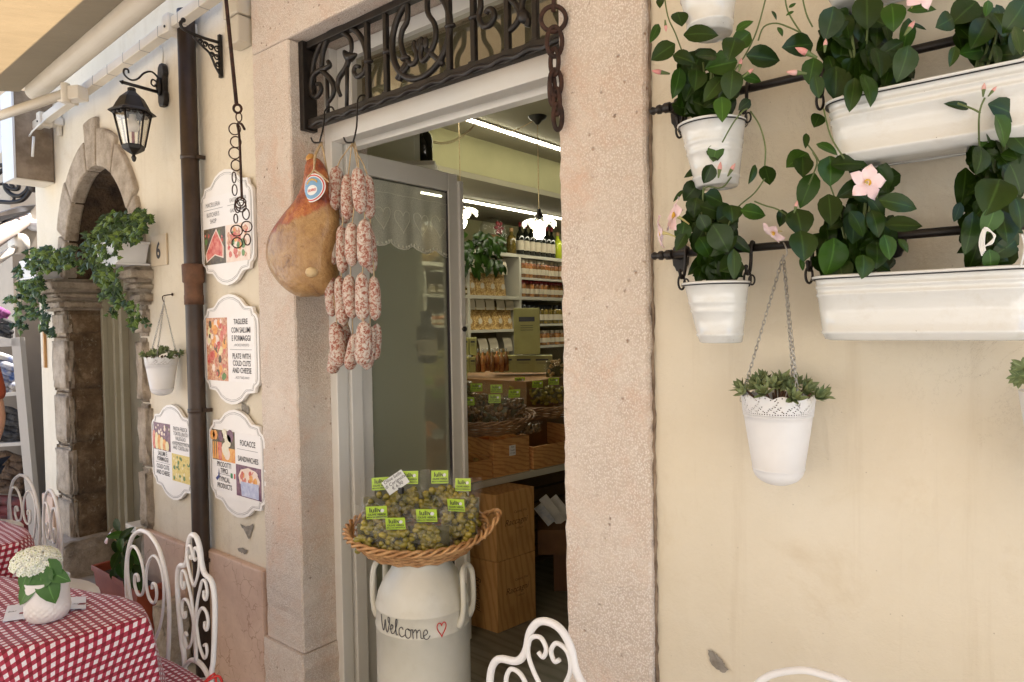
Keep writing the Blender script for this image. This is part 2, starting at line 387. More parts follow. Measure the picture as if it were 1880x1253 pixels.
M = {}
M['plaster'] = m_plaster('plaster'); M['stone'] = m_stone('hammered_stone'); M['stone_in'] = m_stone('reveal_stone', (.46, .33, .24), (.58, .46, .36), k=.85)
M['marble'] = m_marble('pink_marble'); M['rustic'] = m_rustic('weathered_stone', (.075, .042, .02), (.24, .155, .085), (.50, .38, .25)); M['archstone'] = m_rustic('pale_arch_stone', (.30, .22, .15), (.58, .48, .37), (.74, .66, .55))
M['gingham'] = m_gingham('red_gingham')
M['white_paint'] = pm('white_paint', (.77, .75, .70), (.82, .80, .76), 3, .42, bs=.15, bsc=40)
M['chair'] = pm('white_enamelled_iron', (.72, .70, .69), (.80, .78, .77), 9, .35, bs=.15, bsc=60, bd=.001)
M['iron'] = pm('black_iron', (.006, .005, .0045), (.018, .012, .009), 30, .45, .2, bs=.4, bsc=120, bd=.002)
M['rust'] = pm('rusty_iron', (.022, .011, .008), (.07, .028, .017), 40, .7, .35, bs=.5, bsc=150, bd=.002)
M['pipe'] = pm('brown_pipe', (.030, .018, .012), (.055, .033, .021), 8, .42, .2, bs=.2, bsc=60)
M['pipe_rust'] = pm('rusty_collar', (.07, .032, .016), (.15, .07, .035), 14, .75, bs=.6, bsc=60, bd=.004)
M['cream_can'] = pm('cream_can_paint', (.60, .575, .48), (.68, .65, .56), 5, .38, bs=.22, bsc=22, bd=.004)
def _chips(m, thr=.735):
    t = m.node_tree; p = t.nodes['Principled BSDF']; l = p.inputs['Base Color'].links[0].from_socket
    c = mix(t, l, (.10, .06, .04), ramp(t, noise(t, 38, 3, .8, dist=.5), [(thr, (0, 0, 0)), (thr+.012, (.9,)*3)]))
    c = mix(t, c, (.50, .44, .33), ramp(t, noise(t, 9, 6, .75), [(.55, (0, 0, 0)), (.8, (.45,)*3)])); t.links.new(c, p.inputs['Base Color']); return m
M['enamel'] = pm('white_enamel', (.66, .66, .63), (.71, .71, .69), 4, .14, bs=.3, bsc=30, bd=.004, coat=.5)
M['pot_white'] = pm('matt_white_pot', (.70, .69, .69), (.76, .75, .75), 7, .5, bs=.12, bsc=60)
_chips(M['enamel']); _chips(M['cream_can'], .75); _chips(M['chair'], .76)
M['black'] = pm('black', (.012, .012, .014), rough=.4)
M['ink'] = pm('dark_print', (.05, .045, .05), rough=.6)
M['grey_ink'] = pm('grey_print', (.22, .21, .22), rough=.6)
M['sign'] = pm('sign_board', (.80, .765, .73), (.84, .81, .78), 5, .4)
M['signmid'] = pm('sign_field', (.83, .80, .78), rough=.4)
M['red'] = pm('red_paint', (.60, .035, .03), rough=.5); M['green'] = pm('green_print', (.03, .24, .09), rough=.5); M['bluep'] = pm('blue_print', (.04, .06, .22), rough=.5)
M['skyb'] = pm('light_blue_print', (.16, .33, .52), rough=.4); M['gold'] = pm('gold_print', (.58, .36, .08), rough=.4)
M['lime'] = pm('lime_label', (.42, .60, .05), (.47, .66, .07), 20, .4)
M['paper'] = pm('white_paper', (.76, .76, .74), rough=.6)
M['ham'] = m_ham('cured_ham'); M['salami'] = m_spots('salami_skin'); M['string'] = pm('twine', (.42, .30, .16), (.55, .42, .26), 80, .9)
M['wicker'] = pm('wicker', (.36, .17, .06), (.58, .33, .14), 30, .5, bs=.4, bsc=90)
M['wicker_dk'] = pm('dark_wicker', (.16, .075, .025), (.28, .14, .05), 30, .5, bs=.4, bsc=90)
M['pine'] = m_wood('crate_pine', (.52, .29, .105), (.42, .21, .065), (3, 3, .6), .5, 5); M['pine2'] = m_wood('counter_crate_wood', (.62, .33, .12), (.46, .20, .06), (2, 2, 9), .5, 3)
M['olive'] = pm('green_olives', (.12, .11, .014), (.44, .34, .05), 18, .25, coat=.4)
M['olive_dk'] = pm('dark_olives', (.08, .045, .02), (.28, .16, .06), 30, .22, coat=.5)
M['brine'] = pm('dark_brine', (.07, .065, .012), (.12, .10, .02), 20, .3); M['film'] = m_film('clear_film'); M['glass'] = m_glass('door_glass', (.88, .92, .82), .12, .015, .36, (.62, .65, .52)); M['lampglass'] = m_glass('lamp_glass', (.95, .94, .9), .16, .03)  # diffuse haze in door_glass stands in for its pale reflection
M['transglass'] = m_glass('transom_glass', (.75, .72, .62), .22, .02, .10, (.35, .3, .2))
M['lace'] = None
M['leaf'] = m_leaf('glossy_leaf', (.009, .024, .002), (.024, .052, .006), .30); M['leaf2'] = m_leaf('young_leaf', (.022, .058, .005), (.04, .10, .012), .32)
M['ivy'] = m_leaf('ivy_leaf', (.035, .075, .010), (.12, .185, .035), .45, sc=9); M['ivy2'] = m_leaf('ivy_leaf_dark', (.012, .030, .008), (.035, .07, .018), .45, sc=9)
M['succ'] = m_leaf('succulent_leaf', (.10, .15, .06), (.26, .30, .14), .5, sc=30); M['stem'] = pm('green_stem', (.08, .12, .03), (.12, .16, .05), 20, .5)
M['redstem'] = pm('woody_stem', (.10, .05, .025), rough=.6)
M['petal'] = pm('pale_pink_petal', (.78, .55, .56), (.85, .68, .67), 30, .5, sss=.2); M['bud'] = pm('pink_bud', (.62, .24, .22), (.66, .40, .36), 25, .5); M['yellow'] = pm('yellow_throat', (.72, .45, .04), rough=.5)
M['kal'] = pm('white_petal', (.80, .80, .74), (.74, .76, .62), 40, .55); M['kale'] = pm('floret_eye', (.36, .42, .10), rough=.6)
M['terra'] = pm('terracotta_plastic', (.24, .045, .018), (.32, .07, .03), 8, .45)
M['soil'] = pm('potting_soil', (.03, .02, .012), (.07, .045, .03), 40, .95, bs=1, bsc=80, bd=.01)
M['awning'] = m_cloth_trans('awning_canvas', (.48, .39, .27), (.225, .155, .08), .6)
M['alu'] = pm('cream_aluminium', (.62, .56, .47), (.68, .63, .55), 4, .4, bs=.1, bsc=60); M['boxp'] = pm('grey_box_plastic', (.56, .50, .40), rough=.5)
M['steel'] = pm('steel_chain', (.35, .33, .30), (.5, .48, .45), 60, .35, .9)
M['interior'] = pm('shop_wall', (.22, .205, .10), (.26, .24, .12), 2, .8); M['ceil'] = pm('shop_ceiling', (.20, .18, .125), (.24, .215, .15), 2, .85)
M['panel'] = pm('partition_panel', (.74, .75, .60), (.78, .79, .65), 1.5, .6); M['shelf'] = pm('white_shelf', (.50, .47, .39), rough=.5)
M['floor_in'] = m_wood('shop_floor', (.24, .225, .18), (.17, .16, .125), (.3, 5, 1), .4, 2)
M['led'] = m_emit('led_light', (1, .95, .74), 9); M['bulb'] = m_emit('lit_bulb', (1, .93, .72), 40)
M['bulb_off'] = pm('white_bulb', (.75, .70, .66), rough=.3)
M['bottle'] = pm('dark_bottle_glass', (.01, .012, .008), rough=.08, coat=.6); M['bottlelab'] = pm('bottle_label', (.55, .48, .36), rough=.6)
M['redcap'] = pm('red_capsule', (.22, .02, .02), rough=.35); M['cork'] = pm('cork', (.45, .27, .12), rough=.8)
M['card'] = pm('olive_cardboard', (.30, .28, .10), (.36, .34, .13), 8, .6); M['carddk'] = pm('dark_label', (.03, .03, .04), rough=.5)
M['pasta'] = pm('dried_pasta', (.30, .15, .03), (.66, .46, .17), 55, .5, bs=1, bsc=50, bd=.02, lo=.4, hi=.6)
M['sauce'] = pm('jar_contents', (.20, .05, .02), (.42, .20, .06), 30, .25, coat=.6, var=.5)
M['greenjar'] = pm('preserved_vegetables', (.12, .10, .02), (.30, .2, .04), 40, .25, coat=.6, var=.5); M['lid'] = pm('jar_lid', (.35, .28, .2), rough=.35)
M['ybottle'] = pm('yellow_liqueur', (.55, .62, .04), rough=.1); M['shade'] = m_glass('ruffled_glass', (.85, .86, .82), .3, .1, .30, (.45, .47, .42))
M['textA'] = pm('dark_textile', (.02, .02, .022), (.05, .045, .04), 12, .9, bs=1, bsc=16, bd=.04, var=.3); M['textB'] = pm('brown_textile', (.06, .035, .02), (.12, .075, .045), 12, .9, bs=1, bsc=16, bd=.04)
M['textC'] = pm('striped_scarf', (.03, .07, .20), (.55, .5, .42), 9, .9); M['plum'] = pm('plum_textile', (.17, .04, .13), (.22, .06, .18), 9, .9)
M['skin'] = pm('skin', (.55, .30, .20), (.60, .34, .23), 20, .5, sss=.1); M['shirt'] = pm('rust_shirt', (.36, .07, .03), (.42, .09, .04), 10, .85, bs=.4, bsc=25, bd=.01); M['jeans'] = pm('dark_trousers', (.03, .04, .07), rough=.9); M['hair'] = pm('brown_hair', (.05, .03, .018), rough=.6)
M['pale'] = pm('pale_facade', (.5, .5, .5), (.58, .58, .58), 1, .8); M['facade2'] = pm('warm_facade', (.66, .62, .55), (.72, .68, .61), .6, .9)
M['paving'] = None
M['patch'] = pm('bare_render', (.20, .175, .145), (.32, .29, .25), 30, .95, bs=1, bsc=50, bd=.005)
M['boxdk'] = pm('stained_metal_side', (.16, .115, .075), (.30, .235, .17), 9, .7); M['boxlt'] = pm('pale_metal_front', (.62, .63, .66), rough=.5)
def _pav():
    m, t, p = newmat('paving'); p.inputs['Roughness'].default_value = .8
    b = t.nodes.new('ShaderNodeTexBrick'); b.inputs['Scale'].default_value = 1; b.inputs['Brick Width'].default_value = .6; b.inputs['Row Height'].default_value = .3
    b.inputs['Mortar Size'].default_value = .008; b.inputs['Color1'].default_value = (.40, .39, .37, 1); b.inputs['Color2'].default_value = (.47, .46, .44, 1); b.inputs['Mortar'].default_value = (.12, .1, .08, 1)
    t.links.new(coord(t), b.inputs['Vector']); c = mix(t, b.outputs[0], (.3, .27, .22), ramp(t, noise(t, 8, 6), [(.45, (0, 0, 0)), (.7, (.5,)*3)]))
    t.links.new(c, p.inputs['Base Color']); bump(t, p, noise(t, 60, 4), .4, .004); return m
M['paving'] = _pav()
def _lace():
    m, t, p = newmat('lace'); t.nodes.remove(p); out = t.nodes['Material Output']
    d = nd(t, 'ShaderNodeBsdfDiffuse'); d.inputs[0].default_value = (.82, .82, .74, 1); tl = nd(t, 'ShaderNodeBsdfTranslucent'); tl.inputs[0].default_value = (.75, .74, .66, 1)
    a = nd(t, 'ShaderNodeMixShader'); a.inputs[0].default_value = .4; t.links.new(d.outputs[0], a.inputs[1]); t.links.new(tl.outputs[0], a.inputs[2])
    tr = nd(t, 'ShaderNodeBsdfTransparent'); mx = nd(t, 'ShaderNodeMixShader')
    f = ramp(t, noise(t, 420, 2), [(.4, (.60,)*3), (.6, (.92,)*3)]); t.links.new(f, mx.inputs[0]); t.links.new(tr.outputs[0], mx.inputs[1]); t.links.new(a.outputs[0], mx.inputs[2]); t.links.new(mx.outputs[0], out.inputs[0]); return m
M['lace'] = _lace()
M['lace_thread'] = pm('lace_thread', (.85, .85, .75), rough=.9)
# ================================================================ THE SETTING
struct(MB().bb(-30, 8, -14, 0, -.2, 0).build('ground', M['paving']))
g = MB(); g.bb(-60, 30, -60, 60, -.6, -.25); struct(g.build('terrain', pm('far_ground', (.3, .27, .22), (.36, .33, .28), 1, .9)))
XL, XR, YR, ZB, ZT = -2.27, -1.04, .13, 2.29, 2.635

bld = thing('shop_building', 'cream plastered shop front with stone door surround, pink marble plinth and open doorway', 'building', (-1.6, .2, 0))
# --- plaster
def wallseg(x0, x1, z0, z1, y0=0, y1=.35): return MB().bb(x0, x1, y0, y1, z0, z1)
H = 3.75
rv = MB(); wl = MB(); wl.bb(-.787, 1.9, .004, .35, 0, H)
wl.bb(-3.66, -2.515, .004, .35, 0, H)
AX, AR, AS = -4.20, .50, 1.87     # arch centre, radius, springing
arc = [(AX+AR*math.cos(PI*i/24), AS+.60*math.sin(PI*i/24)) for i in range(25)]
for i in range(24):
    (xa, za), (xb, zb) = arc[i], arc[i+1]
    wl.add([(xa, .004, za), (xb, .004, zb), (xb, .004, H), (xa, .004, H)], [(0, 1, 2, 3)])
    rv.add([(xa, .004, za), (xb, .004, zb), (xb, .35, zb), (xa, .35, za)], [(3, 2, 1, 0)])
wl.add([(AX+AR, .004, AS), (AX+AR, .004, H), (-3.66, .004, H), (-3.66, .004, AS)], [(0, 1, 2, 3)])
wl.bb(AX+AR, -3.66, .004, .3, 0, AS)
wl.bb(-5.22, AX-AR-.03, .004, .35, 0, AS); wl.bb(-5.22, AX-AR, .004, .35, AS+.0, H)
wl.bb(-2.515, -.787, .03, .35, 2.7, H)
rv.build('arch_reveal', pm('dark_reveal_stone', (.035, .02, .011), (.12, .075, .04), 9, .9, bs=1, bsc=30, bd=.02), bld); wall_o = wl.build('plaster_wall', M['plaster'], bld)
# rounded return at the far end of the wall
rt = MB(); rt.grid(lambda u, v: Vector((-5.22-.25*math.sin(u*PI/2), .004+.6*(1-math.cos(u*PI/2)), v*H)), 10, 2); rt.build('wall_return', M['plaster'], bld)
# patches of lost render
def patch(pts, par, y=-.001):
    q0 = [Y(a, b, 0) for a, b in pts]; q = []; rn = random.Random(len(pts)); c = sum(q0, Vector())/len(q0); sz = (q0[0]-q0[len(q0)//2]).length; m = MB()
    for i, p in enumerate(q0):
        n_ = q0[(i+1) % len(q0)]
        for k in range(4): q.append(p.lerp(n_, k/4)+V(rn.uniform(-1, 1), 0, rn.uniform(-1, 1))*sz*.035)
    m.add([Vector((c.x, y, c.z))]+[Vector((a.x, y, a.z)) for a in q], [(0, i+1, (i+1) % len(q)+1) for i in range(len(q))]); m.build('bare_patch', M['patch'], par)
patch([(1300, 1193), (1309, 1196), (1315, 1201), (1324, 1208), (1328, 1215), (1331, 1222), (1337, 1230), (1328, 1236), (1318, 1229), (1308, 1222), (1302, 1208)], wall_o)
patch([(444, 738), (450, 744), (456, 747), (458, 756), (452, 764), (444, 757)], wall_o)
patch([(441, 962), (452, 968), (466, 962), (462, 978), (457, 991), (449, 976)], wall_o)
patch([(436, 1008), (446, 1006), (456, 1011), (449, 1017), (439, 1014)], wall_o)

# --- stone surround (jambs + lintel), lightly uneven edges
def rough_slab(x0, x1, z0, z1, y0, y1, nz=40, jit=.004, seed=1, left=True, right=True):
    rnd = random.Random(seed); m = MB(); vs = []; n = nz
    for i in range(n+1):
        z = z0+(z1-z0)*i/n; a = x0+(rnd.uniform(-jit, jit) if left else 0); b = x1+(rnd.uniform(-jit, jit) if right else 0)
        e = .006; ya = y0+rnd.uniform(0, .003)
        vs += [Vector((a, y1, z)), Vector((a, ya+e, z)), Vector((a+e, ya, z)), Vector((b-e, ya, z)), Vector((b, ya+e, z)), Vector((b, y1, z))]
    fs = [(i*6+k, i*6+k+1, (i+1)*6+k+1, (i+1)*6+k) for i in range(n) for k in range(5)]
    fs += [(0, 5, 4, 3, 2, 1), tuple(n*6+k for k in (0, 1, 2, 3, 4, 5))]
    return m.add(vs, fs)
jl = rough_slab(-2.525, XL, .30, 2.632, -.022, .34, 90, .0022, 1).build('door_jamb', M['stone'], bld)
rough_slab(-2.535, XL+.012, 0, .297, -.034, .34, 10, .005, 2).build('jamb_base', M['stone'], bld)
rough_slab(XR, -.787, .0, 2.632, -.022, .34, 110, .003, 3).build('door_jamb', M['stone'], bld)
lt = MB(); lt.bb(-2.525, -.787, -.022, .34, 2.637, 2.98); lt.build('door_lintel', M['stone'], bld, bevel=.008)
gj = rough_slab(-.7875, -.7815, 0, 2.98, -.004, .003, 160, .0022, 9).build('grimy_joint', pm('grime', (.16, .11, .075), (.34, .26, .19), 25, .9), bld)
# --- plinth slabs
def slab(x0, x1, z1, name='plinth_slab'):
    m = MB(); m.bb(x0, x1, -.03, .003, 0, z1); m.build(name, M['marble'], bld, bevel=.006)
slab(-3.005, -2.54, .562); slab(-3.66, -3.215, .536); slab(-5.2, -5.0, .5)
# --- white timber frame, transom window
fr = MB()
fr.bb(XL, XL+.045, YR, YR+.05, 0, ZT); fr.bb(XL, XL+.03, YR+.05, YR+.065, 0, ZB); fr.bb(XL, XL+.052, YR+.065, YR+.12, 0, ZB)
fr.bb(XR-.05, XR, YR, YR+.12, 0, ZT)
fr.bb(XL+.045, XR-.05, YR, YR+.06, ZB-.018, ZB+.05); fr.bb(XL+.052, XR-.05, YR+.06, YR+.085, ZB-.006, ZB+.04); fr.bb(XL+.052, XR-.05, YR+.085, YR+.13, ZB-.03, ZB+.04)
fr.build('door_frame', M['white_paint'], bld, bevel=.003)
tw = MB(); a, b, c, d = XL+.05, XR-.05, ZB+.052, ZT-.002
tw.bb(a, b, YR+.03, YR+.08, d-.05, d); tw.bb(a, b, YR+.03, YR+.08, c, c+.022)
tw.bb(a, a+.09, YR+.03, YR+.08, c+.022, d-.05); tw.bb(b-.05, b, YR+.03, YR+.08, c+.022, d-.05)
two = tw.build('transom_window', M['white_paint'], bld, bevel=.002)
g = MB(); g.add([(a+.09, YR+.055, c+.02), (b-.05, YR+.055, c+.02), (b-.05, YR+.055, d-.045), (a+.09, YR+.055, d-.045)], [(0, 1, 2, 3)]); g.build('pane', M['transglass'], two)
bm = MB(); bm.bb(XL+.045, XR, YR-.01, YR+.0, ZB+.051, ZB+.07); bm.build('red_trim', pm('dull_pink_trim', (.42, .26, .2), rough=.7), bld)
# --- inside of the shop
it = MB(); IX0, IX1, IY0, IY1 = -4.62, 1.2, .35, 6.6
it.add([(IX0, IY0, -.0), (IX0, IY1, 0), (IX0, IY1, 3), (IX0, IY0, 3)], [(0, 1, 2, 3)])
it.add([(IX1, IY0, -.0), (IX1, IY1, 0), (IX1, IY1, 3), (IX1, IY0, 3)], [(3, 2, 1, 0)])
it.add([(IX0, IY1, 0), (IX1, IY1, 0), (IX1, IY1, 3), (IX0, IY1, 3)], [(0, 1, 2, 3)])
it.bb(-3.36, -3.33, IY0, IY1, 2.64, 2.9)
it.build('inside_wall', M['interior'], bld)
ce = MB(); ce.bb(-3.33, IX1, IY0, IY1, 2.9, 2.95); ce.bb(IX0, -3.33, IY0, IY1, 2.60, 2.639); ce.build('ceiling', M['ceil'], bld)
for (x, z, y0, y1) in ((-3.03, 2.9, 1.1, 5.4), (-3.9, 2.6, 1.1, 6.2)):
    t = thing('light_strip', 'long thin lit strip on the upper shop ceiling' if z > 2.8 else 'long thin lit strip on the lowered ceiling above the shelves', 'strip light', (x, (y0+y1)/2, z), group='ceiling light strips')
    MB().bb(x-.022, x+.022, y0, y1, z-.012, z).build('housing', M['shelf'], t)
    MB().bb(x-.014, x+.014, y0+.01, y1-.01, z-.022, z-.0125).build('diffuser', M['led'], t)
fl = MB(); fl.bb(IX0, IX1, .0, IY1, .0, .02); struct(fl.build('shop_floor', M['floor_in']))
# the partition behind the door leaf
pt = MB(); pt.bb(-4.6, -2.585, .9, .94, .02, 2.6); pt.build('partition', M['panel'], bld, bevel=.003)
# outer shell so no daylight leaks in
sh = MB(); sh.bb(IX0-.15, IX0-.02, .36, IY1+.1, 0, H); sh.bb(IX1+.02, IX1+.15, .36, IY1+.1, 0, H); sh.bb(IX0-.15, IX1+.15, IY1+.02, IY1+.15, 0, H); sh.bb(-5.4, 1.9, .35, IY1+.15, H, H+.1); sh.build('outer_shell', M['plaster'], bld)

# --- arched doorway
ar = MB()
def ringseg(a0, a1, r0x, r0z, r1x, r1z, y0, y1, n=8, mb=ar):
    vs = []
    for i in range(n+1):
        t = a0+(a1-a0)*i/n
        for (rx, rz) in ((r0x, r0z), (r1x, r1z)):
            for y in (y0, y1): vs.append((AX+rx*math.cos(t), y, AS+rz*math.sin(t)))
    fs = []
    for i in range(n):
        o = i*4; p = o+4
        fs += [(o, p, p+2, o+2), (o+1, o+3, p+3, p+1), (o+2, p+2, p+3, o+3), (o, o+1, p+1, p)]
    fs += [(0, 2, 3, 1), (n*4, n*4+1, n*4+3, n*4+2)]
    mb.add(vs, fs)
cuts = [0, .17, .34, .47, .56, .74, .88, 1.0]
for i in range(7):
    a0, a1 = PI*cuts[i]+.008, PI*cuts[i+1]-.008; k = .25 if i in (3,) else .06*((i*37) % 3)
    ringseg(a0, a1, AR-.008, .592, AR+.11+k*.3, .60+.14+k*.5, -.022, .055)
aro = ar.build('stone_arch', M['archstone'], bld, bevel=.012)
def block(x0, x1, y0, y1, z0, z1, mat, par, name='pier_block', seed=0, jit=.010):
    # a rough quarry block: subdivided and jittered
    rnd = random.Random(seed); bmx = bmesh.new(); bmesh.ops.create_cube(bmx, size=1)
    bmesh.ops.scale(bmx, vec=(x1-x0, y1-y0, z1-z0), verts=bmx.verts); bmesh.ops.subdivide_edges(bmx, edges=bmx.edges[:], cuts=4, use_grid_fill=True)
    bmesh.ops.bevel(bmx, geom=[e for e in bmx.edges if e.calc_face_angle(0) > 1], offset=.02, segments=2, affect='EDGES')
    m = MB(); c = Vector(((x0+x1)/2, (y0+y1)/2, (z0+z1)/2)); bmx.verts.index_update()
    m.add([v.co+c+Vector((rnd.uniform(-jit, jit), rnd.uniform(-jit, jit), rnd.uniform(-jit, jit)*.4)) for v in bmx.verts], [[v.index for v in f.verts] for f in bmx.faces], True); bmx.free()
    return m.build(name, mat, par)
zs = [0]+[Y(160, q, .1).z for q in (1013, 906, 814, 718, 619)]+[1.68]
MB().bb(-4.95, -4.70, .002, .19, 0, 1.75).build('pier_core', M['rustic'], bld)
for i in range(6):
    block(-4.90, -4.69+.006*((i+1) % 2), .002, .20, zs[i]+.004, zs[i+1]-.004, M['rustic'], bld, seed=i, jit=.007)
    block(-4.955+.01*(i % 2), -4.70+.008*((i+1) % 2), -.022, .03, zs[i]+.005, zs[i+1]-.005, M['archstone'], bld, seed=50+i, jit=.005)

for i in range(6): block(-3.712, -3.60+.02*(i % 2), -.025, .20, zs[i]+.004, zs[i+1]-.004, M['archstone'], bld, seed=10+i, jit=.006)
for (x0, x1, sd) in ((-5.03, -4.66, 1), (-3.73, -3.54, 2)):
    for j, (e, z0, z1) in enumerate(((0, 1.68, 1.745), (.022, 1.745, 1.79), (.045, 1.79, 1.868))):
        block(x0-e*.3+.03, x1+e*.3-.0, -.05-e, .2, z0, z1, M['archstone'], bld, 'capital', seed=30+j+sd, jit=.004)
# base block by the chairs
block(-3.28, -3.13, -.16, -.035, 0, .30, M['archstone'], bld, 'wheel_guard_stone', 77)
block(-4.98, -4.6, -.12, .2, .0, .29, M['archstone'], bld, 'pier_foot', 78)
dr = MB(); dr.bb(-4.69, -4.66, .17, .2, 0, 2.5)
for k, (x0, x1, y) in enumerate(((-4.70, -4.665, .20), (-4.665, -4.63, .225), (-4.63, -4.585, .25))): dr.bb(x0, x1, y, y+.05, 0, 2.3)
dr.bb(-4.7, -3.6, .27, .31, 1.80, 1.90)
dr.build('doorway_frame', pm('grey_green_paint', (.36, .33, .24), (.42, .39, .29), 4, .6), bld, bevel=.004)
dp = MB(); dp.bb(-4.6, -3.6, .29, .33, 0, 1.80); q = MB(); q.bb(-4.75, -3.6, .30, .33, 1.8, 2.6); q.build('fanlight', pm('dark_fanlight', (.035, .028, .018), (.07, .055, .035), 4, .4), bld); dp.bb(-4.5, -4.05, .282, .29, .2, .9); dp.bb(-4.5, -4.05, .282, .29, 1.0, 1.75)
dp.build('panelled_door', pm('olive_grey_door', (.16, .135, .085), (.21, .18, .12), 5, .6), bld, bevel=.006)
fg = MB()       # wrought fan grille in the arch
for k in range(7):
    t = PI*(k+.5)/7; c0 = Vector((AX, .22, 1.95)); fg.tube([c0+Vector((math.cos(t)*.1, 0, math.sin(t)*.12)), c0+Vector((math.cos(t)*.48, 0, math.sin(t)*.58))], .008, 6)
for rr in (.1, .22): fg.tube([Vector((AX+rr*math.cos(PI*i/16), .22, 1.95+rr*1.2*math.sin(PI*i/16))) for i in range(17)], .008, 6)
fg.build('fanlight_grille', M['iron'], bld)
st = MB(); st.bb(-4.75, -3.6, -.2, .28, 0, .07); st.build('door_step', pm('grey_step', (.34, .29, .24), (.42, .37, .31), 9, .8, bs=.4, bsc=50), bld, bevel=.01)
# slim wooden strip on the far pier
MB().bb(-5.14, -5.12, -.012, .003, 1.32, 1.56).build('wooden_strip', M['pine'], bld)

# ================================================================ OPPOSITE HOUSE, FAR HOUSES
op = thing('opposite_house', 'unseen sunlit plastered house across the lane, added for warm bounce light', 'building', (-2, -7.4, 0))  # out of view, added to bounce warm light and screen blue sky
m = MB(); m.bb(-16, -4.2, -8.2, -7.4, 0, 3.0); m.build('wall', M['facade2'], op); m = MB(); m.bb(-4.15, 8, -8.2, -5.2, 0, 7.5); m.build('light_block_wing', pm('light_block_stone', (.30, .27, .23), (.38, .34, .29), 1, .9), op)  # unseen wing, made tall and dark so light comes from the left
m = MB()
for i in range(9):
    x = -14+i*3; m.bb(x, x+1.0, -7.42, -7.36, 1.0, 2.4); 
m.build('shutters', pm('brown_shutters', (.12, .07, .04), rough=.6), op)
fh = thing('far_house', 'pale sunlit house with stone cornice seen past the awning', 'building', (-13, 2, 0))
m = MB(); m.bb(-16, -12.5, .6, 5, 0, 9); m.build('wall', M['pale'], fh)
m = MB(); m.bb(-12.5, -12.2, .4, 5, 5.2, 5.6); m.bb(-12.5, -12.3, .4, 5, 4.9, 5.2); m.build('cornice', M['archstone'], fh, bevel=.05)
nh = thing('neighbour_house', 'white rendered house wall beyond the end of the shop front', 'building', (-7.5, .6, 0))
m = MB(); m.bb(-9.5, -6.9, .30, 3, 0, 3.1); m.build('wall', pm('beige_render', (.33, .28, .22), (.40, .34, .27), 1.5, .85), nh)
m = MB(); m.bb(-6.9, -5.3, .62, 3, 0, 2.35); m.build('shop_recess', pm('shade_darkened_render', (.13, .11, .10), (.19, .16, .14), 2, .85), nh)  # recess colour darkened to stand for the shade inside it
# ================================================================ AWNING
aw = thing('awning', 'beige canvas awning with cream metal roller, bar and folding arm above the tables', 'awning', (-1.2, -.1, 2.84))
zb = lambda x: 2.83+(x+4.4)*.045
def bar(x0, x1, y, dz, h, dpt, name, mat=M['alu'], bev=.003):
    m = MB(); v = []
    for x in (x0, x1):
        for yy in (-dpt/2, dpt/2):
            for zz in (-h/2, h/2): v.append(Vector((x, y+yy, zb(x)+dz+zz)))
    m.add(v, [(0, 1, 3, 2), (4, 6, 7, 5), (0, 4, 5, 1), (2, 3, 7, 6), (0, 2, 6, 4), (1, 5, 7, 3)]); return m.build(name, mat, aw, bevel=bev)
bar(-4.95, 1.3, -.085, -.005, .045, .045, 'torsion_bar', M['alu'])
sl = MB()
for i in range(24):
    x = -4.1+i*.19; MB().box((x, -.085, zb(x)-.005), (.003, .0465, .0465)).build('seam', M['grey_ink'], aw)
m = MB(); m.tube([Vector((-4.45, -.21, zb(-4.45)+.055)), Vector((1.3, -.21, zb(1.3)+.055))], .047, 20); m.build('roller', pm('beige_roller', (.52, .45, .35), (.58, .51, .41), 5, .55), aw)
for x in (-4.72, -3.05, -.6, 1.1):
    m = MB(); m.bb(x-.03, x+.03, -.12, -.05, zb(x)-.045, zb(x)+.035); m.bb(x-.05, x+.05, -.05, 0, zb(x)-.03, zb(x)+.015); m.bb(x-.02, x+.02, -.02, .0, zb(x)-.085, zb(x)+.05)
    br = m.build('bracket', M['alu'], aw, bevel=.004)
    m = MB(); m.ell((x, -.123, zb(x)-.02), (.006, .004, .006)); m.build('bolt', M['black'], br)
a0 = Y(150, 160, -.22); 
m = MB(); m.tube([Vector((-4.05, -.17, 2.80)), Vector((-4.45, -.36, 2.725)), Vector((-5.2, -.70, 2.60))], .033, 10, flat=.75); m.build('folding_arm', M['alu'], aw)
m = MB(); m.box((-4.02, -.15, 2.79), (.10, .07, .07), R(25)); m.box((-4.1, -.16, 2.77), (.05, .09, .03), R(25)); m.tube([V(-4.04, -.19, 2.74), V(-4.04, -.19, 2.84)], .022, 12); m.build('arm_joint', M['alu'], aw, bevel=.005)
m = MB(); m.tube([V(-4.62, -.1, 2.80), V(-4.75, -.14, 2.74), V(-4.9, -.12, 2.73), V(-4.98, -.09, 2.78)], .005, 6); m.tube([V(-4.80, -.12, 2.72), V(-4.80, -.13, 2.60)], .008, 6); m.build('cable', M['paper'], aw)
def fab(u, v):
    x = -4.6+6.2*u; y = -.24-2.5*v
    return Vector((x, y, zb(x)+.09-.36*v-.05*math.sin(PI*v)+.012*math.sin(u*70+v*3)*v))
m = MB(); m.grid(fab, 80, 24); m.build('canvas', M['awning'], aw)
m = MB(); m.tube([fab(0, 1)+V(-.3, 0, -.02), fab(.5, 1)+V(0, 0, -.02), fab(1, 1)+V(0, 0, -.02)], .03, 10); m.build('front_bar', M['alu'], aw)

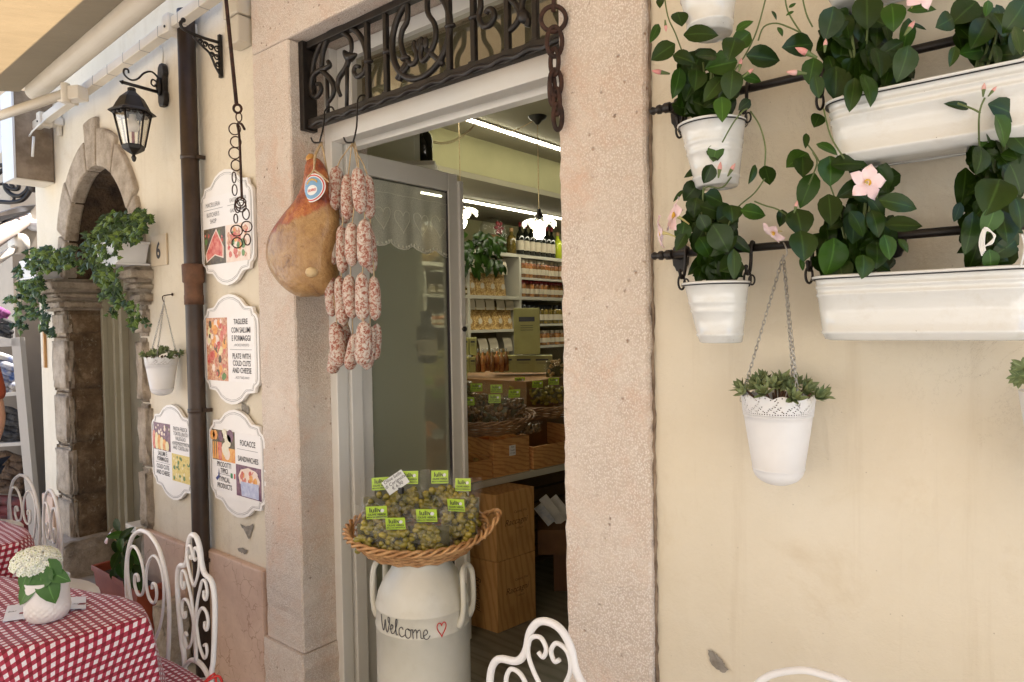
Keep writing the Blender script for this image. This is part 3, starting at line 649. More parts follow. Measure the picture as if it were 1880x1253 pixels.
# neighbour's awning
na = thing('awning', 'closed dark awning of the neighbouring shop with pale roller and bracket', 'awning', (-6.2, -.1, 2.3))
P = lambda a, b, d: D(a, b, d)
m = MB(); m.add([P(-60, 425, 4.6), P(80, 381, 6.2), P(83, 374, 6.2), P(33, 380, 5.4), P(-60, 408, 4.6), P(-60, 425, 4.9), P(80, 384, 6.5), P(83, 377, 6.5)], [(0, 1, 2, 3, 4), (5, 6, 1, 0)]); m.build('canvas_hood', M['black'], na, solid=.01)
m = MB(); m.tube([P(-40, 462, 4.6), P(44, 400, 5.9)], [.055, .075], 16); m.build('roller', pm('pinkish_roller', (.42, .33, .27), rough=.5), na)
m = MB(); c = P(44, 403, 5.85); m.tube([c, c+V(.02, -.05, 0)], .09, 20); m.tube([P(44, 403, 5.85), P(62, 415, 5.85), P(82, 412, 5.85)], .05, 8); m.build('bracket', pm('silver_bracket', (.55, .56, .60), rough=.4), na)
m = MB(); m.tube([P(-10, 482, 5.2), P(38, 450, 5.6)], .07, 6, flat=.5); c = P(42, 449, 5.5); m.tube([c, c+V(.02, -.06, 0)], .085, 20); m.build('folding_arm', M['alu'], na)

# pale metal cabinet high on the wall
t = thing('sign_cabinet', 'wall box with pale front and stained brown side high above the far ivy', 'wall box', (-5.0, -.12, 2.5))
m = MB(); m.bb(-5.06, -4.86, -.20, .0, 2.475, 3.0); o = m.build('case', M['boxdk'], t, bevel=.004)
m = MB(); m.bb(-5.07, -4.852, -.212, -.2005, 2.47, 3.0); m.build('front_panel', M['boxlt'], t)
m = MB(); m.bb(-5.06, -4.86, -.199, -.001, 2.468, 2.4745); m.build('bottom_plate', M['alu'], t)

# wrought iron bracket of the neighbour (scroll)
t = thing('scroll_bracket', 'black wrought iron scroll sign bracket against the pale house beyond', 'sign bracket', P(20, 340, 5.6))
def spiral(c, r0, r1, a0, a1, n=40, ax=V(1, 0, 0), ay=V(0, 0, 1)):
    c = Vector(c); return [c+(ax*math.cos(a0+(a1-a0)*i/n)+ay*math.sin(a0+(a1-a0)*i/n))*(r0+(r1-r0)*i/n) for i in range(n+1)]
PP = lambda pts, d=5.6: smooth_pts([P(a, b, d) for a, b in pts], 4)
m = MB(); m.tube(PP([(-40, 305), (0, 304), (38, 304)]), .02, 8); m.ell(P(27, 303, 5.6), (.035, .035, .04))
m.build('top_bar', M['iron'], t)
m = MB(); m.tube(PP([(-30, 372), (0, 371), (20, 372), (40, 368), (52, 356), (58, 342)]), .018, 8); m.tube(PP([(-10, 325), (5, 313), (20, 309), (38, 312)]), .018, 8)
m.tube(PP([(26, 344), (22, 342), (21, 337), (26, 333), (34, 338), (33, 347), (24, 348), (14, 344), (9, 335), (14, 329), (26, 327), (32, 330), (36, 338)]), .016, 8)
m.tube(PP([(9, 335), (11, 348), (22, 358), (36, 360), (48, 352), (54, 341)]), .018, 8); m.tube(PP([(22, 312), (24, 322), (33, 328), (36, 338)]), .012, 8); m.ell(P(62, 344, 5.6), (.04, .04, .045))
m.tube(PP([(22, 360), (26, 364), (24, 370)]), .012, 6); m.tube(PP([(-20, 339), (8, 338)]), .012, 6)
m.build('scroll', M['iron'], t)

# ================================================================ PIPE, LANTERN, BRACKETS
t = thing('downpipe', 'brown metal downpipe with a rusty collar running down the facade', 'downpipe', (-3.012, -.045, 0))
DX = -3.012
m = MB(); m.tube([V(DX, -.046, 0), V(DX, -.046, .6), V(DX, -.046, 1.8), V(DX, -.046, 2.95)], .037, 24); m.build('pipe', M['pipe'], t)
m = MB(); m.lathe([(.036, 1.66), (.0405, 1.66), (.0405, 1.70), (.039, 1.705), (.039, 1.755), (.0455, 1.76), (.047, 1.835), (.044, 1.84), (.036, 1.84)], 28, (DX, -.046, 0)); m.build('collar', M['pipe_rust'], t)
for z in (2.31, 1.19, .52):
    m = MB(); m.lathe([(.0372, z-.010), (.0395, z-.008), (.0395, z+.008), (.0372, z+.010)], 28, (DX, -.046, 0)); m.box((DX+.042, -.02, z), (.012, .04, .016)); m.build('clamp', M['pipe'], t)

# lantern
LX, LY = -3.33, -.16
t = thing('wall_lantern', 'black six-sided wall lantern with a white bulb on a scrolled arm', 'lantern', (LX, -.02, 2.7))
m = MB(); m.prism([(x*.033, z*.1) for x, z in ((-.6, -1), (.6, -1), (1, -.75), (1, -.45), (.75, -.3), (.75, .35), (1, .5), (.8, .85), (.35, 1), (-.35, 1), (-.8, .85), (-1, .5), (-.75, .35), (-.75, -.3), (-1, -.45), (-1, -.75))], (LX, .002, 2.71), (1, 0, 0), (0, 0, 1), .025)
m.ell((LX, -.03, 2.70), (.018, .014, .045)); m.build('back_plate', M['iron'], t, bevel=.004)
m = MB(); m.tube([V(LX, -.02, 2.672), V(LX, -.19, 2.678)], .008, 8); m.tube([V(LX, -.19, 2.678), V(LX, -.205, 2.68)], [.011, .001], 8)
m.tube(smooth_pts([V(LX, -.035, 2.68), V(LX, -.038, 2.715), V(LX, -.058, 2.725), V(LX, -.065, 2.705), V(LX, -.052, 2.695), V(LX, -.045, 2.705)]), .004, 6)
m.tube(smooth_pts([V(LX, -.03, 2.69), V(LX, -.032, 2.735), V(LX, -.06, 2.76), V(LX, -.095, 2.745), V(LX, -.125, 2.71), V(LX, -.155, 2.698), V(LX, -.182, 2.715), V(LX, -.182, 2.738), V(LX, -.166, 2.742), V(LX, -.163, 2.726)]), .0045, 6)
m.build('arm', M['iron'], t)
LC = V(LX, -.152, 0)
lz = lambda z: 2.665-(2.70-z)*.80
def hexr(prof, n=6, rot=R(15)):
    m = MB(); vs = []; fs = []
    for r, z in prof:
        for k in range(n): vs.append(LC+V(r*math.cos(rot+2*PI*k/n), r*math.sin(rot+2*PI*k/n), lz(z)))
    for i in range(len(prof)-1):
        for k in range(n): fs.append((i*n+k, i*n+(k+1) % n, (i+1)*n+(k+1) % n, (i+1)*n+k))
    m.add(vs, fs); return m
hexr([(.001, 2.70), (.018, 2.695), (.018, 2.675), (.028, 2.665), (.05, 2.64), (.066, 2.605), (.078, 2.575), (.10, 2.555), (.10, 2.550), (.075, 2.55)]).build('roof', M['iron'], t, bevel=.002)
hexr([(.001, 2.275), (.008, 2.28), (.012, 2.30), (.006, 2.315), (.028, 2.33), (.046, 2.345), (.050, 2.365), (.048, 2.37), (.001, 2.37)]).build('foot', M['iron'], t, bevel=.002)
m = MB()
for k in range(6):
    a = R(15)+2*PI*k/6; a2 = R(15)+2*PI*(k+1)/6
    m.tube([LC+V(.078*math.cos(a), .078*math.sin(a), lz(2.555)), LC+V(.047*math.cos(a), .047*math.sin(a), lz(2.365))], .0045, 6)
    for j in range(3):
        f = (j+.5)/3; q = V(.077*((1-f)*math.cos(a)+f*math.cos(a2)), .077*((1-f)*math.sin(a)+f*math.sin(a2)), lz(2.545)); m.ell(LC+q, (.011, .011, .009), nu=8, nv=5)
m.build('glazing_bars', M['iron'], t)
m = MB()
for k in range(6):
    a = R(15)+2*PI*k/6; b = a+PI/3
    m.add([LC+V(.075*math.cos(a), .075*math.sin(a), lz(2.55)), LC+V(.075*math.cos(b), .075*math.sin(b), lz(2.55)), LC+V(.045*math.cos(b), .045*math.sin(b), lz(2.37)), LC+V(.045*math.cos(a), .045*math.sin(a), lz(2.37))], [(0, 1, 2, 3)])
m.build('panes', M['lampglass'], t)
m = MB(); m.lathe([(q, lz(z)) for q, z in [(.001, 2.445), (.016, 2.448), (.026, 2.46), (.029, 2.478), (.026, 2.495), (.017, 2.51), (.013, 2.545), (.001, 2.55)]], 18, LC); m.build('bulb', M['bulb_off'], t)
m = MB(); m.tube([LC+V(0, 0, lz(2.37)), LC+V(0, 0, lz(2.445))], .007, 8); m.build('candle_tube', M['redcap'], t)
m = MB(); m.tube(smooth_pts([V(LX, -.012, 2.80), V(LX+.01, -.012, 2.87), V(LX-.06, -.02, 2.93), V(LX-.10, -.05, 2.93)]), .005, 8); m.build('cable', M['boxp'], t)

# filigree shelf bracket with hook beside the pipe
BX = -2.80
t = thing('filigree_bracket', 'dark filigree iron wall bracket with an upturned hook crossing the downpipe', 'bracket', (BX, 0, 2.72))
q = lambda pts, y: smooth_pts([X(a, b, BX) for a, b in pts], 4)
sy = lambda yy, zz: V(BX, -yy*.60, 2.79-(2.80-zz)*.76-yy*.16)
m = MB(); m.bb(BX-.008, BX+.008, -.012, 0, 2.62, 2.80); m.tube(smooth_pts([sy(.0, 2.77), sy(.15, 2.80), sy(.26, 2.835), sy(.285, 2.865), sy(.265, 2.885)]), .007, 8); m.ell(sy(.265, 2.885), (.01, .01, .01)); m.build('frame', M['iron'], t)
m = MB()
for (y, z, r) in ((.03, 2.735, .022), (.075, 2.745, .020), (.115, 2.76, .017), (.035, 2.69, .019), (.07, 2.705, .016), (.028, 2.65, .016), (.15, 2.775, .014), (.025, 2.615, .012)):
    m.tube(spiral(sy(y, z), r*.7, r*.2, 0, 8.5, 22, V(0, 1, 0), V(0, 0, 1)), .0034, 6)
m.tube(smooth_pts([sy(.20, 2.80), sy(.13, 2.745), sy(.09, 2.715), sy(.065, 2.675), sy(.045, 2.635), sy(.01, 2.59)]), .005, 6)
m.build('filigree', M['iron'], t)

# electrical box
t = thing('junction_box', 'pale grey electrical junction box high on the wall by the door surround', 'electrical box', (-2.6, -.04, 2.7))
m = MB(); m.bb(-2.655, -2.54, -.07, 0, 2.80, 3.05); m.build('upper_case', M['boxp'], t, bevel=.006)
m = MB(); m.bb(-2.65, -2.545, -.065, 0, 2.69, 2.795); o = m.build('lower_case', M['boxp'], t, bevel=.006)
m = MB(); m.bb(-2.64, -2.60, -.0675, -.0652, 2.71, 2.77); m.build('window', M['bottlelab'], t)
# ring chain on a long iron rod
HX = lambda a, b: Y(a, b, -.12)
def ring(m, c, rx, rz, r, az=R(55), tilt=0, n=24):
    c = Vector(c); ax = V(math.cos(az), math.sin(az), 0); ay = V(0, 0, 1)
    if tilt: ax = ax*math.cos(tilt)+V(-math.sin(az), math.cos(az), 0)*math.sin(tilt)
    m.tube([c+ax*(rx*math.cos(2*PI*i/n))+ay*(rz*math.sin(2*PI*i/n)) for i in range(n)], r, 6, True)
t = thing('hanging_rod', 'long rusty iron rod ending in an eye, hung in front of the facade', 'iron rod', HX(435, 190))
m = MB(); m.tube([HX(404, -60), HX(415, 0), HX(434, 190)], .0075, 8); m.build('rod', M['rust'], t)
m = MB(); ring(m, HX(436, 200), .014, .016, .005); m.build('eye', M['rust'], t)
t = thing('ring_chain', 'thin chain of wide iron rings and a rod dangling over the butcher sign', 'chain', HX(436, 210), group=None)
px = .00175
for (a, b, rx, rz, az) in ((436, 215, 6, 10, 55), (434, 238, 12, 12.5, 50), (432, 261, 11, 12, 55), (432, 282, 12, 12.5, 50), (433, 304, 10, 12, 52), (434, 327, 4, 12, 50), (435, 350, 5, 12, 50), (437, 372, 12, 12, 40), (439, 378, 11, 13, 75), (436, 380, 6, 13, 50), (441, 370, 9, 10, 20), (435, 402, 4, 10, 50), (449, 393, 7, 12, 50), (435, 424, 12, 12, 50), (449, 416, 11, 11.5, 50), (433, 446, 11, 11.5, 50), (451, 440, 7, 12, 50)):
    m = MB(); ring(m, HX(a, b)+V(0, random.uniform(-.01, .01), 0), rx*px, rz*px, .0024, R(az)); m.build('ring', M['rust'], t)
m = MB(); m.tube(smooth_pts([HX(449, 238), HX(443, 228), HX(436, 228), HX(438, 240), HX(440, 262), HX(442, 310), HX(444, 366)]), .0048, 6); m.build('hook_rod', M['rust'], t)

# ================================================================ SHAPED SIGNS
def sign_outline(w, h):      # scalloped plaque, centred
    half = [(0, .5), (.10, .487), (.19, .455), (.255, .405), (.29, .385), (.36, .38), (.405, .375), (.415, .345), (.425, .325), (.465, .305), (.49, .27), (.495, .2), (.495, 0)]
    qd = [(x*w, z*h) for x, z in half]
    return [(-x, z) for x, z in qd[::-1]][:-1]+qd+[(x, -z) for x, z in qd[::-1]][1:]+[(-x, -z) for x, z in qd][1:-1]
def blobs(m, c, x0, x1, z0, z1, n, mi, rmin, rmax, off, rnd, el=1.0):
    for _ in range(n):
        r = rnd.uniform(rmin, rmax); x = rnd.uniform(x0+r, x1-r); z = rnd.uniform(z0+r*el, z1-r*el); a0 = rnd.uniform(0, 6)
        m.flat([(x+r*rnd.uniform(.8, 1.1)*math.cos(a0+2*PI*i/9), z+r*el*rnd.uniform(.8, 1.1)*math.sin(a0+2*PI*i/9)) for i in range(9)], c, V(1, 0, 0), V(0, 0, 1), off+rnd.uniform(0, .0004), mi if isinstance(mi, int) else rnd.choice(mi))
PH = [pm('photo_'+k, a, b, s, .45, detail=6) for k, a, b, s in (('meat', (.50, .035, .02), (.72, .28, .20), 45), ('salad', (.45, .09, .05), (.72, .50, .30), 80), ('dark', (.05, .03, .02), (.16, .12, .05), 60), ('fat', (.78, .60, .50), (.85, .72, .62), 40), ('orange', (.70, .22, .04), (.80, .45, .12), 50), ('green', (.06, .14, .03), (.15, .28, .07), 60), ('cheese', (.74, .62, .28), (.80, .70, .42), 60), ('plum', (.10, .03, .08), (.25, .12, .16), 60), ('roll', (.74, .66, .48), (.80, .74, .60), 60), ('blue', (.36, .40, .60), (.55, .58, .72), 60), ('gold', (.62, .45, .08), (.78, .64, .22), 90))]
MEAT, SALAD, DARK, FAT, ORNG, GRN, CHS, PLM, ROLL, BLU, GLD = range(11)
def make_sign(label, cx, cz, w, h, pics, lines, extra=None, seed=0):
    t = thing('food_sign', label, 'sign', (cx, -.012, cz), group='scalloped food signs on the wall')
    y = -.02; ol = sign_outline(w, h); A = V(1, 0, 0); B = V(0, 0, 1); c = V(cx, y, cz)
    m = MB(); m.prism(ol, V(cx, -.006, cz), A, B, .014); m.build('board', M['sign'], t)
    m = MB()
    for k, r in ((.945, .0009), (.918, .0006)): m.tube([c+A*(x*k)+B*(z*k)+V(0, -.0005, 0) for x, z in ol], r, 4, True)
    m.build('border_line', M['grey_ink'], t)
    iw, ih = w*.43, h*.29
    m = MB(); m.prism([(-iw, -ih), (iw, -ih), (iw, ih), (-iw, ih)], c, A, B, .0012); m.build('centre_panel', M['signmid'], t)
    rnd = random.Random(seed); m = MB(); pics(m, c, iw, ih, rnd); m.build('food_picture', PH, t)
    m = MB()
    for (s, u, v, size, bold, mi) in lines: text(m, s, c+A*(u*iw)+B*(v*ih), A, B, size*h*1.32, .0022, mi, wx=.8, bold=bold)
    if extra: extra(m, c, iw, ih)
    m.build('lettering', [M['ink'], M['grey_ink'], M['green'], M['red'], M['bluep']], t)
    return t
def hline(m, c, x0, x1, z, th=.0009, mi=0): m.flat([(x0, z-th), (x1, z-th), (x1, z+th), (x0, z+th)], c, V(1, 0, 0), V(0, 0, 1), .0022, mi)
def rect(m, c, x0, x1, z0, z1, off, mi): m.flat([(x0, z0), (x1, z0), (x1, z1), (x0, z1)], c, V(1, 0, 0), V(0, 0, 1), off, mi)
def p1(m, c, w, h, r):
    rect(m, c, -w, -.02*w, -h*1.05, h*.05, .0016, DARK); rect(m, c, 0, w, -h*1.05, h*.05, .0016, FAT)
    blobs(m, c, -w, -.05*w, -h*.5, h*.03, 14, [GRN, DARK, MEAT], .006, .014, .0018, r)
    for s, mi, o in ((1, FAT, .0024), (.88, MEAT, .0029)): m.flat([(-.5*w+(x+.5*w)*s, -.5*h+(z+.5*h)*s) for x, z in ((-.95*w, -.75*h), (-.6*w, -.2*h), (-.42*w, .02*h), (-.1*w, -.55*h), (-.12*w, -.9*h), (-.5*w, -.78*h), (-.9*w, -.98*h))], c, V(1, 0, 0), V(0, 0, 1), o, mi)
    blobs(m, c, .05*w, .95*w, -h*.98, 0, 60, [SALAD, FAT, MEAT, ORNG, SALAD, GRN], .008, .02, .002, r)
make_sign('scalloped white sign with raw steak picture reading MACELLERIA, BUTCHER\'S SHOP', -2.765, 1.98, .44, .49, p1,
    [('MACELLERIA', -.55, .70, .042, 0, 1), ("BUTCHER'S", -.55, .40, .042, 0, 1), ('SHOP', -.55, .20, .042, 0, 1), ('GASTRONOMIA', .55, .70, .036, 0, 1), ('GASTRONOMY', .55, .40, .036, 0, 1)],
    lambda m, c, w, h: (hline(m, c, -.95*w, -.1*w, .62*h, mi=1), hline(m, c, .1*w, .95*w, .62*h, mi=1)), 1)
def p2(m, c, w, h, r):
    rect(m, c, -w, -.08*w, -h, h, .0016, SALAD)
    blobs(m, c, -w, -.08*w, -h, h, 70, [MEAT, FAT, SALAD, ORNG, CHS, MEAT, DARK], .007, .022, .0019, r, 1.2)
    blobs(m, c, -.4*w, -.08*w, -h, -.7*h, 3, [GRN], .012, .018, .0024, r)
make_sign('scalloped sign with cold cuts picture reading TAGLIERE CON SALUMI E FORMAGGI', -2.76, 1.463, .46, .47, p2,
    [('TAGLIERE', .48, .78, .052, .012, 0), ('CON SALUMI', .48, .52, .052, .012, 0), ('E FORMAGGI', .48, .27, .052, .012, 0), ('...ANCHE D\'ASPORTO', .48, .10, .026, 0, 1), ('PLATE WITH', .48, -.28, .052, .012, 0), ('COLD CUTS', .48, -.50, .052, .012, 0), ('AND CHEESE', .48, -.72, .052, .012, 0), ('...ALSO TAKE AWAY', .48, -.90, .026, 0, 1)],
    lambda m, c, w, h: hline(m, c, .02*w, .9*w, .0, mi=1), 2)
def p3(m, c, w, h, r):
    rect(m, c, -w, -.02*w, 0, h, .0016, DARK); rect(m, c, 0, w, -h, 0, .0016, PLM)
    rect(m, c, -.62*w, -.02*w, .0, .45*h, .0018, ORNG); rect(m, c, -.75*w, -.58*w, .02*h, .6*h, .0022, MEAT)
    for k in range(3): m.flat([(-.98*w+k*.09*w, .03*h), (-.9*w+k*.09*w, .03*h), (-.93*w+k*.09*w, .6*h), (-.97*w+k*.09*w, .6*h)], c, V(1, 0, 0), V(0, 0, 1), .0024+k*.0001, ORNG)
    for (x, z, rr, mi) in ((-.85, .82, .1, ORNG), (-.97, .8, .1, ORNG), (-.6, .8, .1, PLM), (-.45, .9, .1, ROLL), (-.2, .85, .13, PLM), (-.3, .68, .13, ROLL), (-.42, .4, .14, ROLL), (-.35, .25, .12, FAT)):
        m.flat([(x*w+rr*w*1.1*math.cos(i*.6), z*h+rr*w*1.1*math.sin(i*.6)) for i in range(10)], c, V(1, 0, 0), V(0, 0, 1), .0026+rr*.001, mi)
    m.flat([(.1*w, -.35*h), (.2*w, -.15*h), (.5*w, -.05*h), (.8*w, -.12*h), (.95*w, -.4*h), (.9*w, -.6*h), (.15*w, -.6*h)], c, V(1, 0, 0), V(0, 0, 1), .0021, FAT)
    blobs(m, c, .15*w, .9*w, -.6*h, -.1*h, 25, [ORNG, MEAT, FAT], .008, .015, .0024, r)
    m.flat([(.18*w, -.52*h), (.9*w, -.5*h), (.9*w, -.97*h), (.22*w, -.97*h)], c, V(1, 0, 0), V(0, 0, 1), .003, BLU)
def e3(m, c, w, h):
    hline(m, c, .08*w, .9*w, .5*h, mi=1); hline(m, c, -.8*w, -.2*w, -.44*h, mi=1)
    rect(m, c, -.22*w, -.14*w, -.5*h, -.34*h, .003, 2); rect(m, c, -.08*w, -.03*w, -.5*h, -.34*h, .003, 3)
    m.flat([(-.72*w, -.25*h), (-.76*w, -.5*h), (-.88*w, -.62*h), (-.8*w, -.68*h), (-.7*w, -.55*h)], c, V(1, 0, 0), V(0, 0, 1), .003, 4)
make_sign('scalloped sign with sandwich picture reading FOCACCE, SANDWICHES and PRODOTTI TIPICI', -2.735, .978, .46, .46, p3,
    [('FOCACCE', .5, .62, .055, .012, 0), ('SANDWICHES', .5, .12, .052, .012, 0), ('PRODOTTI', -.5, -.2, .05, .012, 0), ('TIPICI', -.5, -.4, .05, .012, 0), ('TYPICAL', -.5, -.68, .05, .012, 0), ('PRODUCTS', -.5, -.9, .05, .012, 0)], e3, 3)
def p4(m, c, w, h, r):
    rect(m, c, -w, -.05*w, 0, h, .0016, PLM); rect(m, c, 0, w, -h, -.02*h, .0016, GLD)
    blobs(m, c, -w, -.05*w, .5*h, h, 20, [DARK, PLM, FAT], .006, .014, .0018, r)
    for k in range(6):
        x = (-.98+.15*k)*w; z = (.62-.06*k)*h
        m.flat([(x+.17*w*math.cos(.35*i)*.6, max(.02*h, z*.55+.6*z*math.sin(.35*i))) for i in range(18)], c, V(1, 0, 0), V(0, 0, 1), .0022+k*.0002, (MEAT, CHS, ORNG, CHS, ORNG, CHS)[k])
    blobs(m, c, .05*w, w*.98, -h, -.05*h, 50, [GLD, CHS, GLD, GRN], .006, .013, .002, r)
make_sign('scalloped sign half behind the downpipe reading SALUMI E FORMAGGI, COLD CUTS AND CHEESE', -3.33, .963, .44, .46, p4,
    [('SALUMI E', -.52, -.2, .05, .012, 0), ('FORMAGGI', -.52, -.4, .05, .012, 0), ('COLD CUTS', -.52, -.68, .05, .012, 0), ('AND CHEESE', -.52, -.9, .05, .012, 0), ('PASTA FRESCA', .5, .82, .045, 0, 0), ('TORTELLINI DI', .5, .65, .045, 0, 0), ('VALEGGIO', .5, .48, .045, 0, 0), ('HANDMADE PASTA', .5, .3, .04, 0, 0), ('AND TORTELLINI', .5, .15, .04, 0, 0)],
    lambda m, c, w, h: (hline(m, c, -.92*w, -.1*w, -.46*h, mi=1), hline(m, c, .1*w, .92*w, .42*h, mi=1)), 4)
# house number
nx = (Y(282, 460)+Y(308, 460))/2
t = thing('house_number', 'small square tile with the number 6 set in the plaster beside the ivy pot', 'house number', (nx.x, -.004, nx.z))
c0 = Y(293, 460, 0)
m = MB(); m.bb(c0.x-.085, c0.x+.085, -.006, .003, c0.z-.075, c0.z+.075); m.build('tile', pm('cream_tile', (.62, .50, .34), (.68, .57, .42), 6, .5), t, bevel=.002)
m = MB(); text(m, '6', V(c0.x, -.006, c0.z-.038), V(1, 0, 0), V(0, 0, 1), .11, .001, bold=.03, wx=.9); m.build('number', M['ink'], t)
# ================================================================ IRON GRILLE OVER THE DOOR
GY = .05
G = lambda pts, k=4, y=GY: smooth_pts([Y(a, b, y) for a, b in pts], k)
G5 = lambda pts, y=GY: G([(540+a/4.82, b/4.82) for a, b in pts], 4, y)
G6 = lambda pts, y=GY: G([(700+a/4.82, b/4.82) for a, b in pts], 4, y)
t = thing('door_grille', 'dark wrought iron grille with ring and leaf scrolls above the doorway', 'grille', (-1.65, GY, 2.33))
m = MB(); m.bb(XL+.002, XR-.001, GY-.014, GY+.014, 2.306, 2.34)
tw_ = []
for i in range(60): tw_.append(V(XL+.01+(XR-XL-.02)*i/59, GY-.012+.004*math.sin(i*1.3), 2.316+.004*math.cos(i*1.3)))
m.tube(tw_, .010, 6); m.bb(XL+.002, XR-.001, GY-.014, GY+.014, 2.606, 2.632); m.bb(XL+.002, XL+.03, GY-.03, GY+.03, 2.30, 2.633); m.build('frame', M['iron'], t, bevel=.002)
def gbar(px, pyt, pyb):
    a = Y(px, pyb, GY); m = MB(); m.bb(a.x-.009, a.x+.009, GY-.009, GY+.009, 2.335, 2.612); m.bb(a.x-.015, a.x+.015, GY-.014, GY+.014, 2.335, 2.346); m.build('upright', M['iron'], t, bevel=.003)
for px, b in ((677, 185), (711, 170), (826, 127), (871, 112), (933, 91), (984, 73)): gbar(px, 0, b)
sc = MB(); r = .0098
for pts in ([(160, 690), (172, 560), (240, 390), (330, 280), (430, 245), (530, 265), (600, 345), (635, 450), (645, 560), (625, 640), (565, 682), (530, 640), (545, 590), (578, 592)],
            [(245, 600), (252, 480), (300, 350), (380, 292), (450, 300), (500, 355), (508, 440), (488, 505)],
            [(300, 545), (315, 580), (285, 605), (240, 620), (180, 660), (150, 740), (155, 830), (200, 860), (240, 800), (228, 745), (198, 748)],
            [(245, 625), (320, 700), (352, 770), (342, 850), (305, 905)], [(488, 520), (455, 610), (400, 690), (385, 770), (410, 850)], [(470, 520), (466, 955)], [(292, 690), (300, 1010)]):
    q = G5(pts); sc.tube(q, [r*(.75+.35*math.sin(PI*min(1, (i+4)/len(q)))) for i in range(len(q))], 8)
ql = G5([(440, 455), (490, 510), (555, 480)]); sc.tube(ql, [.006, .01, .013, .016, .018, .016, .012, .008, .003][:len(ql)], 6)
cc = Y(771, 66, GY); RR = .136
sc.tube([cc+V(RR*math.cos(2*PI*i/40), 0, RR*math.sin(2*PI*i/40)) for i in range(40)], .011, 8, True)
for pts in ([(230, -60), (232, 170), (188, 270), (172, 360), (190, 450), (215, 510), (262, 570), (300, 555), (316, 480), (292, 410)],
            [(410, -60), (412, 110), (470, 210), (484, 310), (460, 410), (420, 490), (370, 545), (350, 480), (368, 390)],
            [(235, 535), (140, 705)], [(255, 545), (165, 715)], [(400, 440), (545, 572)],
            [(835, -160), (868, -60), (880, 60), (862, 150), (900, 232), (960, 225), (1000, 150), (985, 92), (945, 90), (925, 125)],
            [(1060, -160), (1130, -20), (1205, 60), (1225, 150), (1175, 240), (1110, 290)], [(1290, -120), (1245, 40), (1262, 130), (1300, 185), (1292, 240)]):
    q = G6(pts); sc.tube(q, .0092, 8)
for a, b in ((330, 400), (355, 380), (292, 410), (395, 385)): sc.ell(Y(700+a/4.82, b/4.82, GY), (.012, .008, .02), nu=8, nv=6)
q = G6([(1225, 110), (1262, 150), (1296, 215)]); sc.tube(q, [.008, .012, .016, .019, .021, .019, .016, .010, .004][:len(q)], 6)
for a, b in ((660, 550), ): sc.ell(Y(540+a/4.82, b/4.82, GY), (.02, .016, .009), nu=8, nv=6)
for a, b in ((55, 465), (610, 235), (215, 520), (825, 160)): sc.ell(Y(700+a/4.82, b/4.82, GY), (.022, .016, .010), nu=8, nv=6)
sc.build('scrollwork', M['iron'], t)

# chain hanging at the right jamb
CY = -.045
t = thing('rusty_chain', 'heavy rusty chain hanging in front of the door surround beside the grille', 'chain', Y(1018, 60, CY))
def link(a, b, rx, rz, az, wr=.0062, tl=0):
    d = (Y(a, b, CY)-CAM).dot(FW)/F; c = Y(a, b, CY); n = 22; ax = V(math.cos(az), math.sin(az), 0); ay = V(math.sin(tl), 0, math.cos(tl)); m = MB()
    m.tube([c+ax*(rx*d*math.cos(2*PI*i/n))+ay*(rz*d*math.sin(2*PI*i/n)) for i in range(n)], wr, 8, True); m.build('link', M['rust'], t)
m = MB(); m.tube([Y(1018, -40, CY), Y(1016, 22, CY)], .006, 8); m.build('hook', M['rust'], t)
for a in ((1016, 35, 23, 23, R(35)), (1018, 77, 14, 27, R(35)), (1018, 114, 9, 24, R(0)), (1020, 152, 11, 24, R(50)), (1014, 165, 6, 28, R(70)), (1022, 187, 6, 24, R(20)), (1024, 215, 8, 24, R(35))): link(*a)

# ================================================================ HAM
HY = -.07
t = thing('ham', 'whole cured ham with an oval paper label hanging in front of the door jamb', 'ham', Y(572, 300, HY))
rows = [(290, 566, 580), (300, 560, 592), (315, 558, 602), (335, 556, 610), (352, 548, 615), (370, 538, 620), (388, 523, 624), (405, 511, 627), (422, 500, 629), (440, 494, 630), (460, 491, 630), (480, 491, 629), (500, 497, 627), (518, 508, 622), (532, 523, 614), (541, 542, 602), (545, 560, 585)]
vs = []; n = 24; HM = MB(); rnd = random.Random(3)
ctr = []
for k, (py, x0, x1) in enumerate(rows):
    A = Y(x0, py, HY); B = Y(x1, py, HY); c = (A+B)/2; rx = (B.x-A.x)/2*.73; ry = rx*.62
    ctr.append((c, rx, ry))
    for i in range(n):
        a = 2*PI*i/n; j = 1+.035*math.sin(3*a+k*.9)+.02*math.sin(5*a-k*.7)
        vs.append(V(c.x+rx*math.cos(a)*j, HY+ry*math.sin(a)*j, c.z+.004*math.sin(2*a+k)))
fs = [(i*n+k, i*n+(k+1) % n, (i+1)*n+(k+1) % n, (i+1)*n+k) for i in range(len(rows)-1) for k in range(n)]+[tuple(range(n-1, -1, -1)), tuple(range((len(rows)-1)*n, len(rows)*n))]
# the tan/orange border sits at a height of 0 in the ham's own space, so hang that space at the border
t.location = Y(560, 420, HY); WM[t.name] = Matrix.Translation(t.location)
for k in range(1): HM.add(vs, [f[::-1] for f in fs], True)
HM.build('meat', M['ham'], t, sub=1)
m = MB(); kb = Y(572, 500, HY-.058); m.ell(kb, (.020, .022, .018), nu=12, nv=8, jit=.05); m.build('bone', pm('ham_bone', (.55, .38, .18), (.66, .5, .28), 40, .5), t)
m = MB(); kb = Y(571, 293, HY); m.ell(kb, (.016, .018, .02), nu=10, nv=8, jit=.08); m.build('shank_knuckle', pm('shank', (.50, .24, .05), (.60, .34, .10), 30, .5), t)
